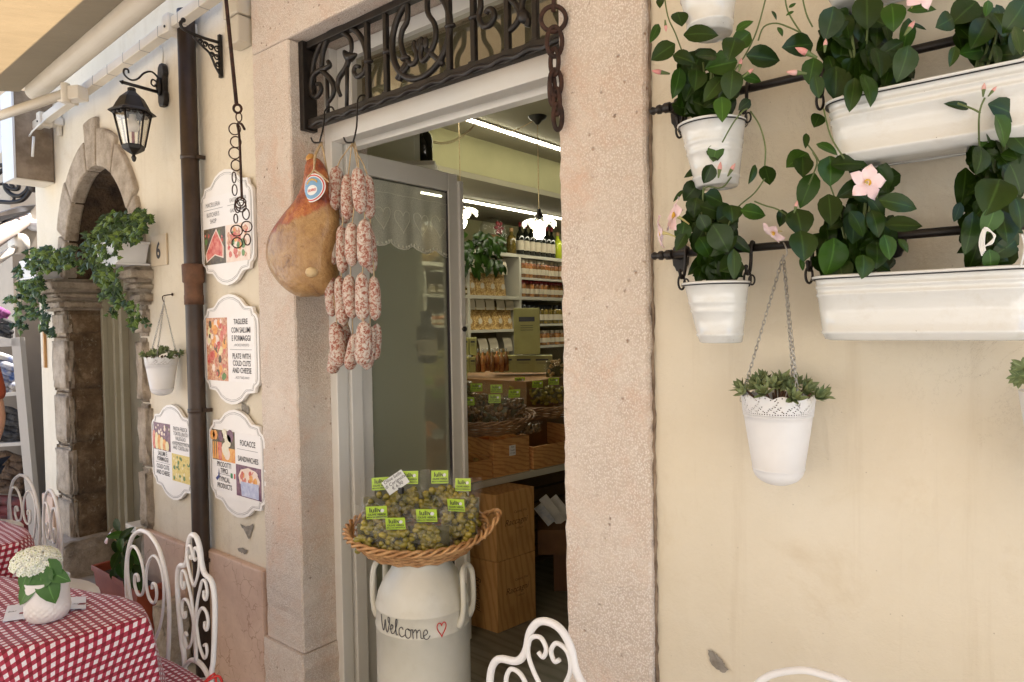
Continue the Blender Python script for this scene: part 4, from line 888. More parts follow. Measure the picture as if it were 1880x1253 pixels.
# label: oval curved over the front
LCn = Y(577, 346, HY-.05)
def onham(u, v, off): # u,v metres round the label centre
    return V(LCn.x+u, HY-.058+u*u*2.6-off, LCn.z+v)
m = MB()
for rx, rz, off, mi in ((.062, .048, .0, 0), (.058, .044, .0008, 1), (.054, .040, .0014, 2), (.050, .037, .002, 3), (.029, .017, .0028, 0)):
    nn = 24; vv = [onham(0, -.008 if mi == 0 and rx < .04 else 0, off)]
    for rr in (.35, .7, 1):
        for i in range(nn):
            a = 2*PI*i/nn; vv.append(onham(rx*rr*math.cos(a), rz*rr*math.sin(a)+(-.008 if rx < .04 else 0), off))
    ff = [(0, 1+i, 1+(i+1) % nn) for i in range(nn)]+[(1+k*nn+i, 1+(k+1)*nn+i, 1+(k+1)*nn+(i+1) % nn, 1+k*nn+(i+1) % nn) for k in range(2) for i in range(nn)]
    m.add(vv, [f[::-1] for f in ff], True, mi)
for i in range(9):
    a = -.8+.2*i; m.ell(onham(.032*math.sin(a*1.2), .018+.010*math.cos(a*2), .003), (.0045, .001, .0045), nu=8, nv=5, mi=4)
tt = MB(); text(tt, 'S.ILARIO', V(0, 0, 0), V(1, 0, 0), V(0, 0, 1), .0125, 0, bold=.02)
m.add([onham(v[0], v[2]-.012, .0036) for v in tt.v], tt.f, False, 5)
for s in (-1, 1):
    m.add([onham(-.05*1, -.018+.0, .001), onham(-.085, -.045, -.012), onham(-.08, -.058, -.012), onham(-.04, -.034, .001)], [(0, 1, 2, 3)], False, 0) if s < 0 else None
m.add([onham(-.058, -.026, .0016), onham(-.084, -.049, -.0112), onham(-.0815, -.055, -.0112), onham(-.05, -.034, .0016)], [(0, 1, 2, 3)], False, 1)
m.build('paper_label', [M['paper'], M['red'], M['paper'], M['skyb'], M['gold'], M['red']], t)
m = MB(); top = Y(590, 262, -.02)
m.tube(smooth_pts([top, Y(578, 285, HY), Y(576, 312, HY-.05), Y(565, 325, HY-.06)]), .003, 6); m.tube(smooth_pts([Y(576, 312, HY-.05), Y(590, 322, HY-.06), Y(604, 335, HY-.05)]), .003, 6)
m.tube(smooth_pts([top, Y(596, 290, HY+.02), Y(604, 340, HY+.05)]), .0035, 6); m.tube(smooth_pts([top+V(.004, 0, 0), Y(580, 286, HY-.003), Y(577, 310, HY-.05)]), .003, 6)
m.build('twine', M['string'], t)
def shook(px, label):
    t = thing('meat_hook', label, 'hook', Y(px, 240, 0), group='hooks on the grille')
    a = Y(px+22, 205, GY); m = MB()
    b = Y(px, 262, -.02)
    m.tube(smooth_pts([V(a.x-.02, GY+.03, 2.35), V(a.x, GY+.0, 2.362), V(a.x, GY-.03, 2.34), (a+b)/2+V(0, -.01, 0), b]), .0032, 6)
    for s in (-1, 1): m.tube(smooth_pts([b, b+V(s*.02, -.012, .002), b+V(s*.032, -.014, .020)]), .0032, 6)
    m.build('hook_wire', M['iron'], t); return b
shook(587, 'iron double hook on the grille bar carrying the ham'); hk = shook(648, 'iron double hook on the grille bar carrying the salami strings')
# ================================================================ SALAMI STRINGS
SY = -.05
def salami(name_t, defs, cordpts):
    m0 = MB(); m0.tube(smooth_pts(cordpts, 3), .0022, 6); m0.build('cord', M['string'], name_t)
    for (cx, cy, ln, wd, tilt, dy) in defs:
        c = Y(cx, cy, SY+dy); d = (c-CAM).dot(FW)/F; L = ln*d*1.04; W = wd*d*.545; m = MB(); prof = []
        nz = 14; ph = random.uniform(0, 6)
        q = Matrix.Rotation(R(tilt), 3, 'Y')@Matrix.Rotation(random.uniform(0, 6), 3, 'Z')
        vs = []; nn = 16
        for i in range(nz+1):
            s = -1+2*i/nz; r = W*(max(0, 1-abs(s)**3.6))**.5*(1-.05*s)
            for k in range(nn):
                a = 2*PI*k/nn; j = 1+.035*math.sin(2*a+ph+s*2)+.02*math.sin(5*s+ph)
                vs.append(c+q@V(r*j*math.cos(a)+.09*W*math.sin(s*1.5+ph)*1.5, r*j*math.sin(a), s*L/2))
        m.add(vs, [(i*nn+k, i*nn+(k+1) % nn, (i+1)*nn+(k+1) % nn, (i+1)*nn+k) for i in range(nz) for k in range(nn)], True)
        m.build('salami', M['salami'], name_t)
strs = [('leftmost salami string, hanging closest to the ham', [(617, 346, 79, 25, 4, 0), (631, 392, 38, 18, -8, .04), (611, 447, 81, 21, 2, 0), (608, 541, 80, 21, -3, 0), (619, 633, 82, 28, -9, -.01), (612, 664, 46, 22, 14, .03)]),
        ('salami string second from the ham, its lower sausage tucked behind', [(639, 361, 82, 24, -1, -.02), (628, 458, 86, 20, 3, -.02), (627, 552, 90, 23, -5, -.01), (638, 625, 70, 18, -16, .05)]),
        ('middle salami string, longest sausage at the very front', [(659, 350, 84, 25, -5, -.04), (646, 449, 80, 23, 0, -.04), (644, 545, 80, 23, -3, -.03), (648, 646, 72, 23, 20, 0)]),
        ('salami string with plump sausages right of the middle string', [(671, 447, 89, 27, -3, -.03), (665, 545, 88, 23, -1, -.03), (667, 631, 82, 28, 6, -.04)]),
        ('salami string farthest from the ham, half behind the others', [(677, 362, 80, 21, -4, .03), (680, 460, 84, 20, -3, .03), (687, 548, 80, 22, -2, .0), (678, 640, 80, 22, 14, .0), (691, 628, 66, 18, 8, .03)])]
for lab, defs in strs:
    t = thing('salami_string', lab, 'salami', (hk.x, SY, hk.z), group='salami strings on the double hook')
    cp = [hk+V(random.uniform(-.015, .015), 0, 0)]+[Y(d[0], d[1]-d[2]*.42, SY+d[5]) for d in defs]+[Y(defs[-1][0], defs[-1][1], SY+defs[-1][5])]
    salami(t, defs, cp)

# ================================================================ DOOR LEAF (opened inwards)
LXp = -2.25
dl = thing('glazed_door', 'white framed glass door leaf standing open into the shop', 'door', (LXp, .27, .02))
m = MB(); y0, y1, z1 = .265, .86, 2.262
def st_(x0, x1, a, b, c, d): m.bb(x0, x1, a, b, c, d)
st_(LXp-.045, LXp, y0, y0+.06, .03, z1); st_(LXp-.045, LXp, y1-.062, y1, .03, z1-.0); st_(LXp-.045, LXp, y0+.06, y1-.062, z1-.085, z1); st_(LXp-.045, LXp, y0+.06, y1-.062, .03, .12)
m.build('frame', M['white_paint'], dl, bevel=.003)
m = MB(); m.bb(LXp-.03, LXp+.012, y1+.001, y1+.028, .03, z1-.03); m.build('meeting_stile', M['white_paint'], dl, bevel=.003)
m = MB(); m.add([(LXp-.02, y0+.06, .12), (LXp-.02, y1-.062, .12), (LXp-.02, y1-.062, z1-.085), (LXp-.02, y0+.06, z1-.085)], [(0, 1, 2, 3)]); m.build('pane', M['glass'], dl)
m = MB(); m.bb(LXp-.028, LXp-.006, y1-.066, y1-.0625, .12, z1-.085); m.bb(LXp-.028, LXp-.016, y0+.06, y1-.0625, z1-.0885, z1-.0855); m.build('glazing_gasket', M['ink'], dl)
m = MB(); m.tube([V(LXp+.004, y1+.014, 1.53), V(LXp+.02, y1+.014, 1.53)], .013, 12); m.build('latch', M['black'], dl)
m = MB()
for z in (.5, 1.28, 2.1): m.tube([V(LXp+.006, y0-.012, z-.05), V(LXp+.006, y0-.012, z+.05)], .009, 8)
m.build('hinges', M['white_paint'], dl)
# the other leaf, folded back behind the right-hand jamb is out of sight
# lace curtain
t = thing('lace_curtain', 'short white lace curtain with heart embroidery hung on the door glass', 'curtain', (LXp-.04, .56, 2.17))
def cur(u, v):
    y = y0+.065+(y1-y0-.132)*u; drop = .25*v*(1+.10*abs(math.sin(u*PI*3.5+.3)))+.03*u*v
    return V(LXp-.010-.005*math.sin(u*26)*(.3+v), y, 2.168-drop)
m = MB(); m.grid(cur, 80, 16); m.build('lace', M['lace'], t)
m = MB()
for k in range(4):
    u0 = .16+.24*k; pts = []
    for i in range(28):
        a = 2*PI*i/28; hx = 16*math.sin(a)**3/17; hz = (13*math.cos(a)-5*math.cos(2*a)-2*math.cos(3*a)-math.cos(4*a))/17
        p = cur(u0+hx*.10, .55-hz*.20); pts.append(p+V(.006, 0, 0))
    m.tube(pts, .0013, 4, True)
for i in range(24):
    u = (i+.5)/24; p = cur(u, .95)
    m.ell(p+V(.004, 0, 0), (.002, .007, .006), nu=6, nv=4)
m.tube([cur(i/60, .995)+V(.003, 0, .004*abs(math.sin(i*.9))) for i in range(61)], .002, 4); m.tube([cur(i/60, .18)+V(.003, 0, 0) for i in range(61)], .001, 4)
m.build('embroidery', M['lace_thread'], t)

# ================================================================ MILK CAN
KD = 2.32; kc = D(775, 1030, KD); KX, KY = kc.x, kc.y
KT = kc.z+.012
t = thing('milk_can', 'cream painted milk can lettered Welcome with a red heart, standing in the doorway', 'milk can', (KX, KY, 0))
prof = [(0, .0), (.155, 0), (.158, .01), (.158, .40)]
zt = KT
prof += [(.158, zt-.215), (.1605, zt-.212), (.1605, zt-.206), (.158, zt-.203), (.1575, zt-.15), (.1595, zt-.147), (.1595, zt-.143), (.157, zt-.14), (.15, zt-.105), (.134, zt-.07), (.112, zt-.04), (.096, zt-.015), (.09, zt), (.09, zt+.035), (.105, zt+.04), (.106, zt+.05), (0, zt+.05)]
m = MB(); m.lathe(prof, 56, (KX, KY, 0)); m.build('body', M['cream_can'], t)
to = (CAM-V(KX, KY, CAM.z)).normalized(); tcam = math.atan2(to.y, to.x)
for da in (-.72+PI/2*1.12, -1.95, ):
    pass
def handle(ang):
    rd = V(math.cos(ang), math.sin(ang), 0); tg = V(-rd.y, rd.x, 0); m = MB()
    c = V(KX, KY, 0)
    pts = [c+rd*.150+tg*.045+V(0, 0, zt-.20), c+rd*.166+tg*.045+V(0, 0, zt-.15), c+rd*.166+tg*.043+V(0, 0, zt-.06), c+rd*.160+tg*.03+V(0, 0, zt-.025), c+rd*.156+V(0, 0, zt-.015),
           c+rd*.160-tg*.03+V(0, 0, zt-.025), c+rd*.166-tg*.043+V(0, 0, zt-.06), c+rd*.166-tg*.045+V(0, 0, zt-.15), c+rd*.150-tg*.045+V(0, 0, zt-.20)]
    q = smooth_pts(pts, 5); m.tube(q, [.0092 if 3 < i < len(q)-4 else .0115 for i in range(len(q))], 10); m.build('handle', M['cream_can'], t)
handle(tcam+1.12); handle(tcam-PI+1.12)
# hand-drawn lettering wrapped round the can
def oncan(u, z, off=.0014): a = tcam+u/.158; return V(KX+(.1595+off)*math.cos(a), KY+(.1595+off)*math.sin(a), z)
strokes = [[(0, 1), (.08, .3), (.22, 0), (.34, .35), (.42, .8), (.47, .3), (.62, 0), (.78, .5), (.85, 1), (.72, 1.05), (.72, .8), (.85, .6)],
           [(.85, .3), (1.02, .35), (1.12, .55), (1.02, .65), (.92, .4), (1.0, .08), (1.2, .15), (1.38, .6), (1.45, 1.05), (1.36, 1.08), (1.33, .6), (1.38, .1), (1.5, .1)],
           [(1.88, .52), (1.8, .66), (1.62, .55), (1.6, .2), (1.78, .02), (2.0, .2)], [(2.2, .64), (2.05, .5), (2.04, .15), (2.2, .0), (2.36, .15), (2.36, .5), (2.2, .64), (2.28, .55), (2.5, .62)],
           [(2.5, .62), (2.54, .02)], [(2.54, .4), (2.68, .62), (2.76, .5), (2.78, .04)], [(2.78, .4), (2.92, .62), (3.02, .5), (3.04, .1), (3.2, .08)], [(3.2, .2), (3.45, .4), (3.42, .6), (3.28, .6), (3.18, .3), (3.3, .03), (3.5, .05), (3.62, .25)]]
m = MB(); sx = .049
for s in strokes:
    q = smooth_pts([V(x, z, 0) for x, z in s], 5)
    m.tube([oncan(-.105-.0225+p.x*sx*1.0-.03, zt-.196+p.y*.048-.004*p.x) for p in q], .0014, 5)
m.build('welcome_lettering', M['ink'], t)
hp = []
for i in range(30):
    a = 2*PI*i/30; hp.append(oncan(.058+.0155*(math.sin(a)**3), zt-.182+.0017*(13*math.cos(a)-5*math.cos(2*a)-2*math.cos(3*a)-math.cos(4*a))*(.9 if math.cos(a) > 0 else 1.0)))
m = MB(); m.tube(hp, .0017, 5, True); m.build('painted_heart', M['red'], t)

# ================================================================ WICKER BASKET WITH OLIVE BAGS
SC_ = RT.copy(); SC_.z = 0; SC_.normalize(); DP = V(-SC_.y, SC_.x, 0)    # along the door view / away
tl = R(15)
BA, BB = .232, .155
bc = D(766, 984, KD)
def bk(u, v, w):     # basket space: u along long axis, v away, w up, tilted towards the street
    return bc+SC_*u+DP*(v*math.cos(tl)-w*math.sin(tl))+V(0, 0, 1)*(w*math.cos(tl)+v*math.sin(tl))
def make_basket(name, label, group, fn, A_, B_, hgt, mat, handles=True, rods=4, parent_loc=None, n=72):
    t = thing(name, label, 'basket', parent_loc or fn(0, 0, 0), group=group)
    m = MB()
    for layer in range(int(hgt/.0085)):
        z = -hgt*.5+layer*.0085; k = .80+.20*(layer*.0085/hgt)
        m.tube([fn(A_*k*math.cos(2*PI*i/n), B_*k*math.sin(2*PI*i/n), z+.004*math.sin(i*PI/2+layer*PI)) for i in range(n)], .0052, 5, True)
    m.add([fn(0, 0, -hgt*.45)]+[fn(A_*.8*math.cos(2*PI*i/n), B_*.8*math.sin(2*PI*i/n), -hgt*.45) for i in range(n)], [(0, i+1, (i+1) % n+1) for i in range(n)])
    m.build('woven_bowl', mat, t)
    m = MB()
    for s in range(3):
        m.tube([fn((A_*1.02+.009*math.cos(i*.55+s*2.1))*math.cos(2*PI*i/(n*2)), (B_*1.02+.009*math.cos(i*.55+s*2.1))*math.sin(2*PI*i/(n*2)), hgt*.5+.009*math.sin(i*.55+s*2.1)) for i in range(n*2)], .0055, 5, True)
    m.build('braided_rim', mat, t)
    if handles:
        for sg in (1,):
            m = MB()
            for s in range(2):
                q = [fn(sg*(A_*.97+.055*math.sin(PI*i/24)+.006*math.cos(i*.8+s*PI)), -.075+.15*i/24, hgt*.5+.05*math.sin(PI*i/24)+.006*math.sin(i*.8+s*PI)) for i in range(25)]
                m.tube(q, .0058, 6)
            m.build('handle', mat, t)
    return t
make_basket('wicker_basket', 'oval wicker basket of olive bags balanced on the milk can', None, bk, BA, BB, .062, M['wicker'], rods=5)
def olive_bag(fn, u, v, w, wd, ht, rz, lean, label, group='bags of green olives in the basket', mat=None, lime=True, n=48, brand='luliv', cat='olive bag', rnd=random.Random(5), up=.06):
    # local frame: a = width, c = face normal (to the street), b = up
    o = fn(u, v, w); ca, sa = math.cos(rz), math.sin(rz)
    a = SC_*ca+DP*sa; f = -DP*ca+SC_*sa
    b = (V(0, 0, 1)*math.cos(lean)-f*math.sin(lean)); f2 = a.cross(b)
    f2 = f2 if f2.dot(-DP) > 0 else -f2
    t = thing('olive_bag', label, cat, o, group=group)
    m = MB(); fill = ht*.60
    for i in range(n):
        p = rnd.random()**.8; x = rnd.uniform(-1, 1)*wd*.45*(.75+.25*(1-p)); y = p*fill; z = rnd.uniform(.2, 1)*.026*math.sin(PI*min(1, (y+.02)/(fill+.03)))
        rr = rnd.uniform(.0112, .0142); qm = Matrix.Rotation(rnd.uniform(0, 3), 3, f2)
        qm = qm@Matrix.Rotation(rnd.uniform(-.6, .6), 3, a); m.ell(o+a*x+b*y+f2*z, (rr*1.45, rr*.86, rr*.86), qm, 8, 6)
    m.grid(lambda uu, vv: o+a*((uu-.5)*wd*.84)+b*(vv*fill*.95)+f2*(.012*math.sin(PI*uu)*math.sin(PI*vv)-.004), 6, 6, mi=1)
    m.build('olives', [mat or M['olive'], M['brine']], t)
    def bag(uu, vv, side):
        x = (uu-.5)*wd*(1-.06*math.sin(PI*vv)); y = -.004+vv*ht
        bul = .034*math.sin(PI*uu)**.6*math.sin(PI*min(1, vv/.72))**.8 if vv < .72 else 0
        cr = .004*math.sin(uu*17+vv*9+rz*9)+.003*math.sin(uu*31-vv*23)
        return o+a*x+b*y+f2*(side*(bul+.001)+cr*(.4+vv))
    m = MB(); m.grid(lambda uu, vv: bag(uu, vv, 1), 14, 14); m.build('film', M['film'], t)
    if lime:
        m = MB(); lw, lh, lz = wd*.21, ht*.13, ht*.83; oo = o+b*lz+f2*.010
        m.flat([(-lw, -lh), (lw, -lh), (lw, lh), (-lw, lh)], oo, a, b, 0)
        text(m, brand, oo+b*lh*.08-a*lw*.12, a, b, lw*.72, .0008, 1, bold=.02); m.flat([(lw*.55+lw*.2*math.cos(i*.6), lh*.3+lw*.2*math.sin(i*.6)) for i in range(10)], oo, a, b, .0008, 2)
        text(m, 'OLIVE VERDI', oo-b*lh*.42, a, b, lw*.30, .0008, 1, bold=.03); text(m, 'BELLA DI CERIGNOLA', oo-b*lh*.78, a, b, lw*.19, .0008, 1, bold=.04)
        m.build('lime_label', [M['lime'], M['ink'], M['paper']], t)
    return t
ob = [(-.13, .05, .02, .14, .165, .25, .10, 'olive bag at the back left of the basket'), (-.03, .06, .03, .14, .172, -.05, .1, 'olive bag at the back centre, under the price card'),
      (.075, .06, .03, .14, .172, .03, .1, 'olive bag at the back of the basket, right of centre'), (.155, .03, .02, .13, .165, -.15, .15, 'olive bag leaning at the back right end of the basket'),
      (-.12, -.06, -.015, .16, .182, .10, -.30, 'olive bag in front at the left end of the basket'), (-.05, -.085, -.03, .15, .172, .0, -.33, 'front olive bag with its label lowest of all'),
      (.052, -.075, -.02, .16, .182, -.05, -.30, 'front olive bag right of centre with the brightest label'), (.15, -.03, -.01, .14, .172, -.25, -.22, 'olive bag by the basket handle, turned to the right')]
for (u, v, w_, wd, ht, rz, ln, lab) in ob: olive_bag(bk, u, v, w_, wd, ht, rz, ln, lab)
def card(label, lines, c, ax, ay, w_, h_, size, group='handwritten style price cards', clip=True):
    t = thing('price_card', label, 'price card', c, group=group); m = MB(); nn = ax.cross(ay).normalized()
    m.prism([(-w_/2, -h_/2), (w_/2, -h_/2), (w_/2, h_/2), (-w_/2, h_/2)], c-nn*.0008, ax, ay, .0008); m.build('card', M['paper'], t)
    m = MB()
    for i, s in enumerate(lines): text(m, s, c+ay*(h_*.26-i*h_*.30), ax, ay, size, .0014, shear=.15)
    m.build('price_lettering', M['ink'], t)
    if clip: m = MB(); m.box(c-ay*(h_/2+.008), (.02, .012, .02)); m.build('clip', M['black'], t)
ang = R(33); ax = SC_*math.cos(ang)+V(0, 0, 1)*math.sin(ang); ay = -SC_*math.sin(ang)+V(0, 0, 1)*math.cos(ang)
card('price card for Cerignola olives tilted above the basket', ['Olive belle', 'di Cerignola', '\u20ac 6,90'], D(726, 886, KD+.03), ax, ay, .083, .052, .0165)
# ================================================================ RAILS AND POTS ON THE RIGHT-HAND WALL
def rail(z, x0, x1, label):
    t = thing('pot_rail', label, 'rail', (x0, -.06, z), group='black iron pot rails'); m = MB()
    m.tube([V(x0, -.06, z), V(x1, -.06, z)], .0085, 12); m.build('rod', M['iron'], t)
    m = MB(); m.lathe([(0, -.022), (.007, -.019), (.0095, -.012), (.006, -.005), (.010, -.001), (.011, .006), (.008, .010)], 14, V(x0, -.06, z), Matrix.Rotation(R(90), 3, 'Y')); m.build('finial', M['iron'], t)
    for bx in (x0+.024, -.262, .06):
        m = MB(); pl = [(0, .037), (.010, .034), (.013, .026), (.018, .02), (.02, 0), (.018, -.02), (.013, -.026), (.010, -.034), (0, -.037), (-.010, -.034), (-.013, -.026), (-.018, -.02), (-.02, 0), (-.018, .02), (-.013, .026), (-.010, .034)]
        m.prism(pl, (bx, .003, z), (1, 0, 0), (0, 0, 1), .009); m.tube([V(bx, 0, z), V(bx, -.06, z)], .008, 10)
        m.tube([V(bx-.008, -.06, z), V(bx+.008, -.06, z)], .0115, 12); m.build('bracket', M['iron'], t, bevel=.0015)
rail(2.036, -.733, .2, 'upper black iron rail on the plaster wall'); rail(1.702, -.733, .2, 'lower black iron rail on the plaster wall')
def hooklink(px, py, z, y=-.064):
    a = Y(px, py, y); t = thing('rail_hook', HL.pop(0), 'hook', V(a.x, y, z), group='hooks carrying the pots'); m = MB()
    m.tube(smooth_pts([V(a.x, -.05, z-.003), V(a.x, -.052, z+.010), V(a.x, -.063, z+.012), V(a.x+.001, -.070, z), V(a.x+.001, -.072, z-.03), V(a.x, -.078, z-.052), V(a.x, -.092, z-.056), V(a.x, -.098, z-.044)]), .0036, 8)
    m.ell(V(a.x, -.098, z-.042), (.005, .005, .005), nu=8, nv=6); m.build('hook_wire', M['iron'], t)
    m = MB(); m.tube([V(a.x+.010*math.cos(2*PI*i/16)*.5, -.090+.006*math.cos(2*PI*i/16), z-.066+.016*math.sin(2*PI*i/16)) for i in range(16)], .0026, 6, True); m.build('ring', M['iron'], t)
HL = ['iron hook at the left of the upper bucket', 'iron hook at the right of the upper bucket', 'iron hook at the left of the lower bucket', 'iron hook at the right of the lower bucket', 'iron hook at the left end of the upper long planter', 'iron hook at the left end of the lower long planter']
hooklink(1256, 200, 2.036); hooklink(1372, 170, 2.036); hooklink(1260, 462, 1.702); hooklink(1380, 452, 1.702); hooklink(1512, 150, 2.036); hooklink(1492, 440, 1.702)
def lathe_back(prof, cx, zt, yb, name, mat, t, sx=1, n=48, ex=1.0, len_=0):
    # a pot whose back stands flat to the wall: sections shift towards the wall as they narrow
    m = MB(); vs = []
    for r, z in prof:
        for k in range(n):
            a = 2*PI*k/n; c, s = math.cos(a), math.sin(a)
            x = (abs(c)**ex*(1 if c > 0 else -1))*r+(len_*(1 if c > 0 else -1) if abs(c) > .02 else 0)*1.0; y = (abs(s)**ex*(1 if s > 0 else -1))*r
            vs.append(V(cx+x, yb-r+y, zt+z))
    N = len(prof); fs = [(i*n+k, i*n+(k+1) % n, (i+1)*n+(k+1) % n, (i+1)*n+k) for i in range(N-1) for k in range(n)]
    m.add(vs, [f[::-1] for f in fs], True); return m.build(name, mat, t)
def bucket(cx, zt, label, h=.126, rt=.066, rb=.044):
    t = thing('enamel_bucket', label, 'plant pot', (cx, -.05, zt-h), group='white enamel buckets on the rails')
    f = lambda z: rt+(rb-rt)*(-z/h); g = lambda z, e=0: (f(z)+e, z)
    prof = [(0, -h+.004), (rb-.004, -h), (rb, -h+.002), g(-h+.014, .0), g(-h+.016, .0015), g(-h+.020, .0015), g(-h+.022), g(-.062), g(-.058, .0015), g(-.054, .0), g(-.044, .0), g(-.040, .0016), g(-.036), g(-.004), (rt+.004, -.002), (rt+.0045, .001), (rt+.002, .003), (rt-.003, .001), (rt-.004, -.012), (0, -.014)]
    lathe_back(prof, cx, zt, -.046, 'body', M['enamel'], t)
    m = MB(); n = 48; rr = rt+.0042; yc = -.046-rt; m.tube([V(cx+rr*math.cos(2*PI*i/n), yc+rr*math.sin(2*PI*i/n), zt-.0035) for i in range(n)], .0016, 5, True); m.build('rim_line', M['black'], t)
    m = MB(); 
    for s in (-1, 1): m.tube([V(cx+s*(rt+.006)+.006*math.cos(2*PI*i/12), yc+.01, zt+.004+.010*math.sin(2*PI*i/12)) for i in range(12)], .002, 5, True)
    m.build('lugs', M['iron'], t)
    m = MB(); m.add([V(cx, yc, zt-.010)]+[V(cx+(rt-.005)*math.cos(2*PI*i/n), yc+(rt-.005)*math.sin(2*PI*i/n), zt-.010) for i in range(n)], [(0, i+1, (i+1) % n+1) for i in range(n)]); m.build('soil', M['soil'], t)
bucket(-.582, 1.960, 'white enamel bucket hanging on the upper rail'); bucket(-.577, 1.628, 'white enamel bucket hanging on the lower rail'); bucket(-.592, 2.287, 'white enamel bucket cut by the top edge of the photo', h=.13)
def planter(x0, x1, zt, h, label, dp=.056):
    cx = (x0+x1)/2; t = thing('enamel_planter', label, 'planter', (cx, -.05, zt-h), group='long white enamel planters on the rails')
    rb = dp*.80; ln = (x1-x0)/2-dp; f = lambda z: dp+(rb-dp)*(-z/h); g = lambda z, e=0: (f(z)+e, z)
    prof = [(.001, -h+.003), (rb-.010, -h), (rb-.002, -h+.003), g(-h+.012), g(-h+.014, .0014), g(-h+.018, .0014), g(-h+.020), g(-.038), g(-.035, .0016), g(-.031, .0016), g(-.029), g(-.022), g(-.020, .0016), g(-.017, .0016), g(-.015), g(-.004), (dp+.0045, -.002), (dp+.005, .001), (dp+.002, .003), (dp-.003, .001), (dp-.004, -.010), (.001, -.012)]
    lathe_back(prof, cx, zt, -.048, 'body', M['enamel'], t, n=72, ex=.80, len_=ln)
    m = MB(); n = 72; rr = dp+.0047; yc = -.048-dp; pts = []
    for i in range(n):
        a = 2*PI*i/n; c, s = math.cos(a), math.sin(a)
        pts.append(V(cx+abs(c)**.8*math.copysign(rr, c)+math.copysign(ln, c), yc+abs(s)**.8*math.copysign(rr, s), zt-.0035))
    m.tube(pts, .0016, 5, True); m.build('rim_line', M['black'], t)
    m = MB(); m.bb(x0+.03, x1-.03, yc-dp*.8, yc+dp*.8, zt-.03, zt-.009); m.build('soil', M['soil'], t)
planter(-.378, -.035, 1.627, .119, 'long white enamel planter hanging on the lower rail'); planter(-.352, .0, 1.947, .112, 'long white enamel planter hanging on the upper rail'); planter(-.362, .02, 2.250, .115, 'long white enamel planter cut by the top edge of the photo')

# ---------------------------------------------------------------- leaves
def leaf(m, p, d, nr, L, W, fold=.25, curl=.25, mi=0, nu=6, tip=1.0):
    d = d.normalized(); sd_ = d.cross(nr).normalized(); nr = sd_.cross(d).normalized(); nv = 4; vs = []; us = []
    for i in range(nu+1):
        u = i/nu; w = W*.5*(math.sin(PI*min(1, u**.78))**.75 if u < 1 else 0)
        if i == 0: w = W*.04
        base = p+d*(u*L)+nr*(-curl*L*(u-.3)**2)
        for j in range(nv+1):
            v = -1+2*j/nv; vs.append(base+sd_*(v*w)+nr*(fold*abs(v)*w)); us.append((u, (v+1)/2))
    m.add(vs, [(i*(nv+1)+j, (i+1)*(nv+1)+j, (i+1)*(nv+1)+j+1, i*(nv+1)+j+1) for i in range(nu) for j in range(nv)], True, mi, us)
def pleaf(m, px, py, ln, wd, ang, y, rnd, mi=0):
    c = Y(px, py, y); d = (c-CAM).dot(FW)/F; a = R(ang)
    dr = (RT*math.cos(a)-UP*math.sin(a)-FW*rnd.uniform(-.25, .45)).normalized()
    nr = (-FW+RT*rnd.uniform(-.35, .35)+UP*rnd.uniform(-.1, .45)).normalized()
    L = ln*d*1.08; leaf(m, c-dr*L*.5, dr, nr, L, wd*d*1.08, rnd.uniform(.08, .3), rnd.uniform(.05, .4), mi)
def flower(t, px, py, r, y, face=None, rnd=random.Random(2), closed=0):
    c = Y(px, py, y); d = (c-CAM).dot(FW)/F; r *= d; f = (face or -FW).normalized(); a = f.orthogonal().normalized(); b = f.cross(a); m = MB(); rot = rnd.uniform(0, 1)
    for k in range(5):
        th = rot+2*PI*k/5; dr = (a*math.cos(th)+b*math.sin(th)); nr = f
        vs = []; us = []
        for i in range(6):
            u = i/5; w = r*(.15+.27*math.sin(PI*min(1, u*.85)))*(1, 1, 1, .95, .62, .06)[i]; lift = f*(-closed*r*u*u*.5+.12*r*math.sin(u*3)-.02*r*k)
            base = c+dr*(r*(.08+.98*u))+lift+dr.cross(f)*(.12*r*u*u)
            for j in range(5):
                v = -1+j/2; vs.append(base+dr.cross(f)*(v*w)+f*(.06*r*v*(1 if k % 2 else -1)+.05*r*math.sin(u*9+v*4)))
        m.add(vs, [(i*5+j, (i+1)*5+j, (i+1)*5+j+1, i*5+j+1) for i in range(5) for j in range(4)], True)
    o = m.build('flower', M['petal'], t)
    m = MB(); m.lathe([(r*.20, 0.001), (r*.12, -r*.1), (r*.03, -r*.3)], 12, c+f*r*.06, Matrix((a, b, f)).transposed()); m.build('throat', M['yellow'], o)
    m = MB(); m.tube(smooth_pts([c-f*r*.05, c-f*r*.45+V(0, 0, -.004), c-f*r*.9+V(0, 0, -.012)]), [r*.16, r*.13, r*.10, r*.09, r*.07, r*.06, r*.05, r*.045, r*.04][:9], 8); m.build('flower_tube', pm('flower_tube', (.62, .50, .22), (.45, .42, .14), 30, .5) if 'ft' not in M else M['ft'], o)
def bud(t, px, py, ln, ang, y):
    c = Y(px, py, y); d = (c-CAM).dot(FW)/F; L = ln*d; a = R(ang); dr = (RT*math.cos(a)-UP*math.sin(a)).normalized(); m = MB()
    q = [c-dr*L*.5+dr*L*i/8 for i in range(9)]; m.tube(q[:5], [L*.05, L*.07, L*.09, L*.11, L*.13], 8, mi=1, caps=False); m.tube(q[4:], [L*.13, L*.14, L*.12, L*.07, L*.01], 8, mi=0)
    m.build('bud', [M['bud'], M['stem']], t)
def vine(m, pts, r, y=-.12): m.tube(smooth_pts([Y(a, b, y) if len(c) == 0 else Y(a, b, c[0]) for a, b, *c in pts]), r, 6)
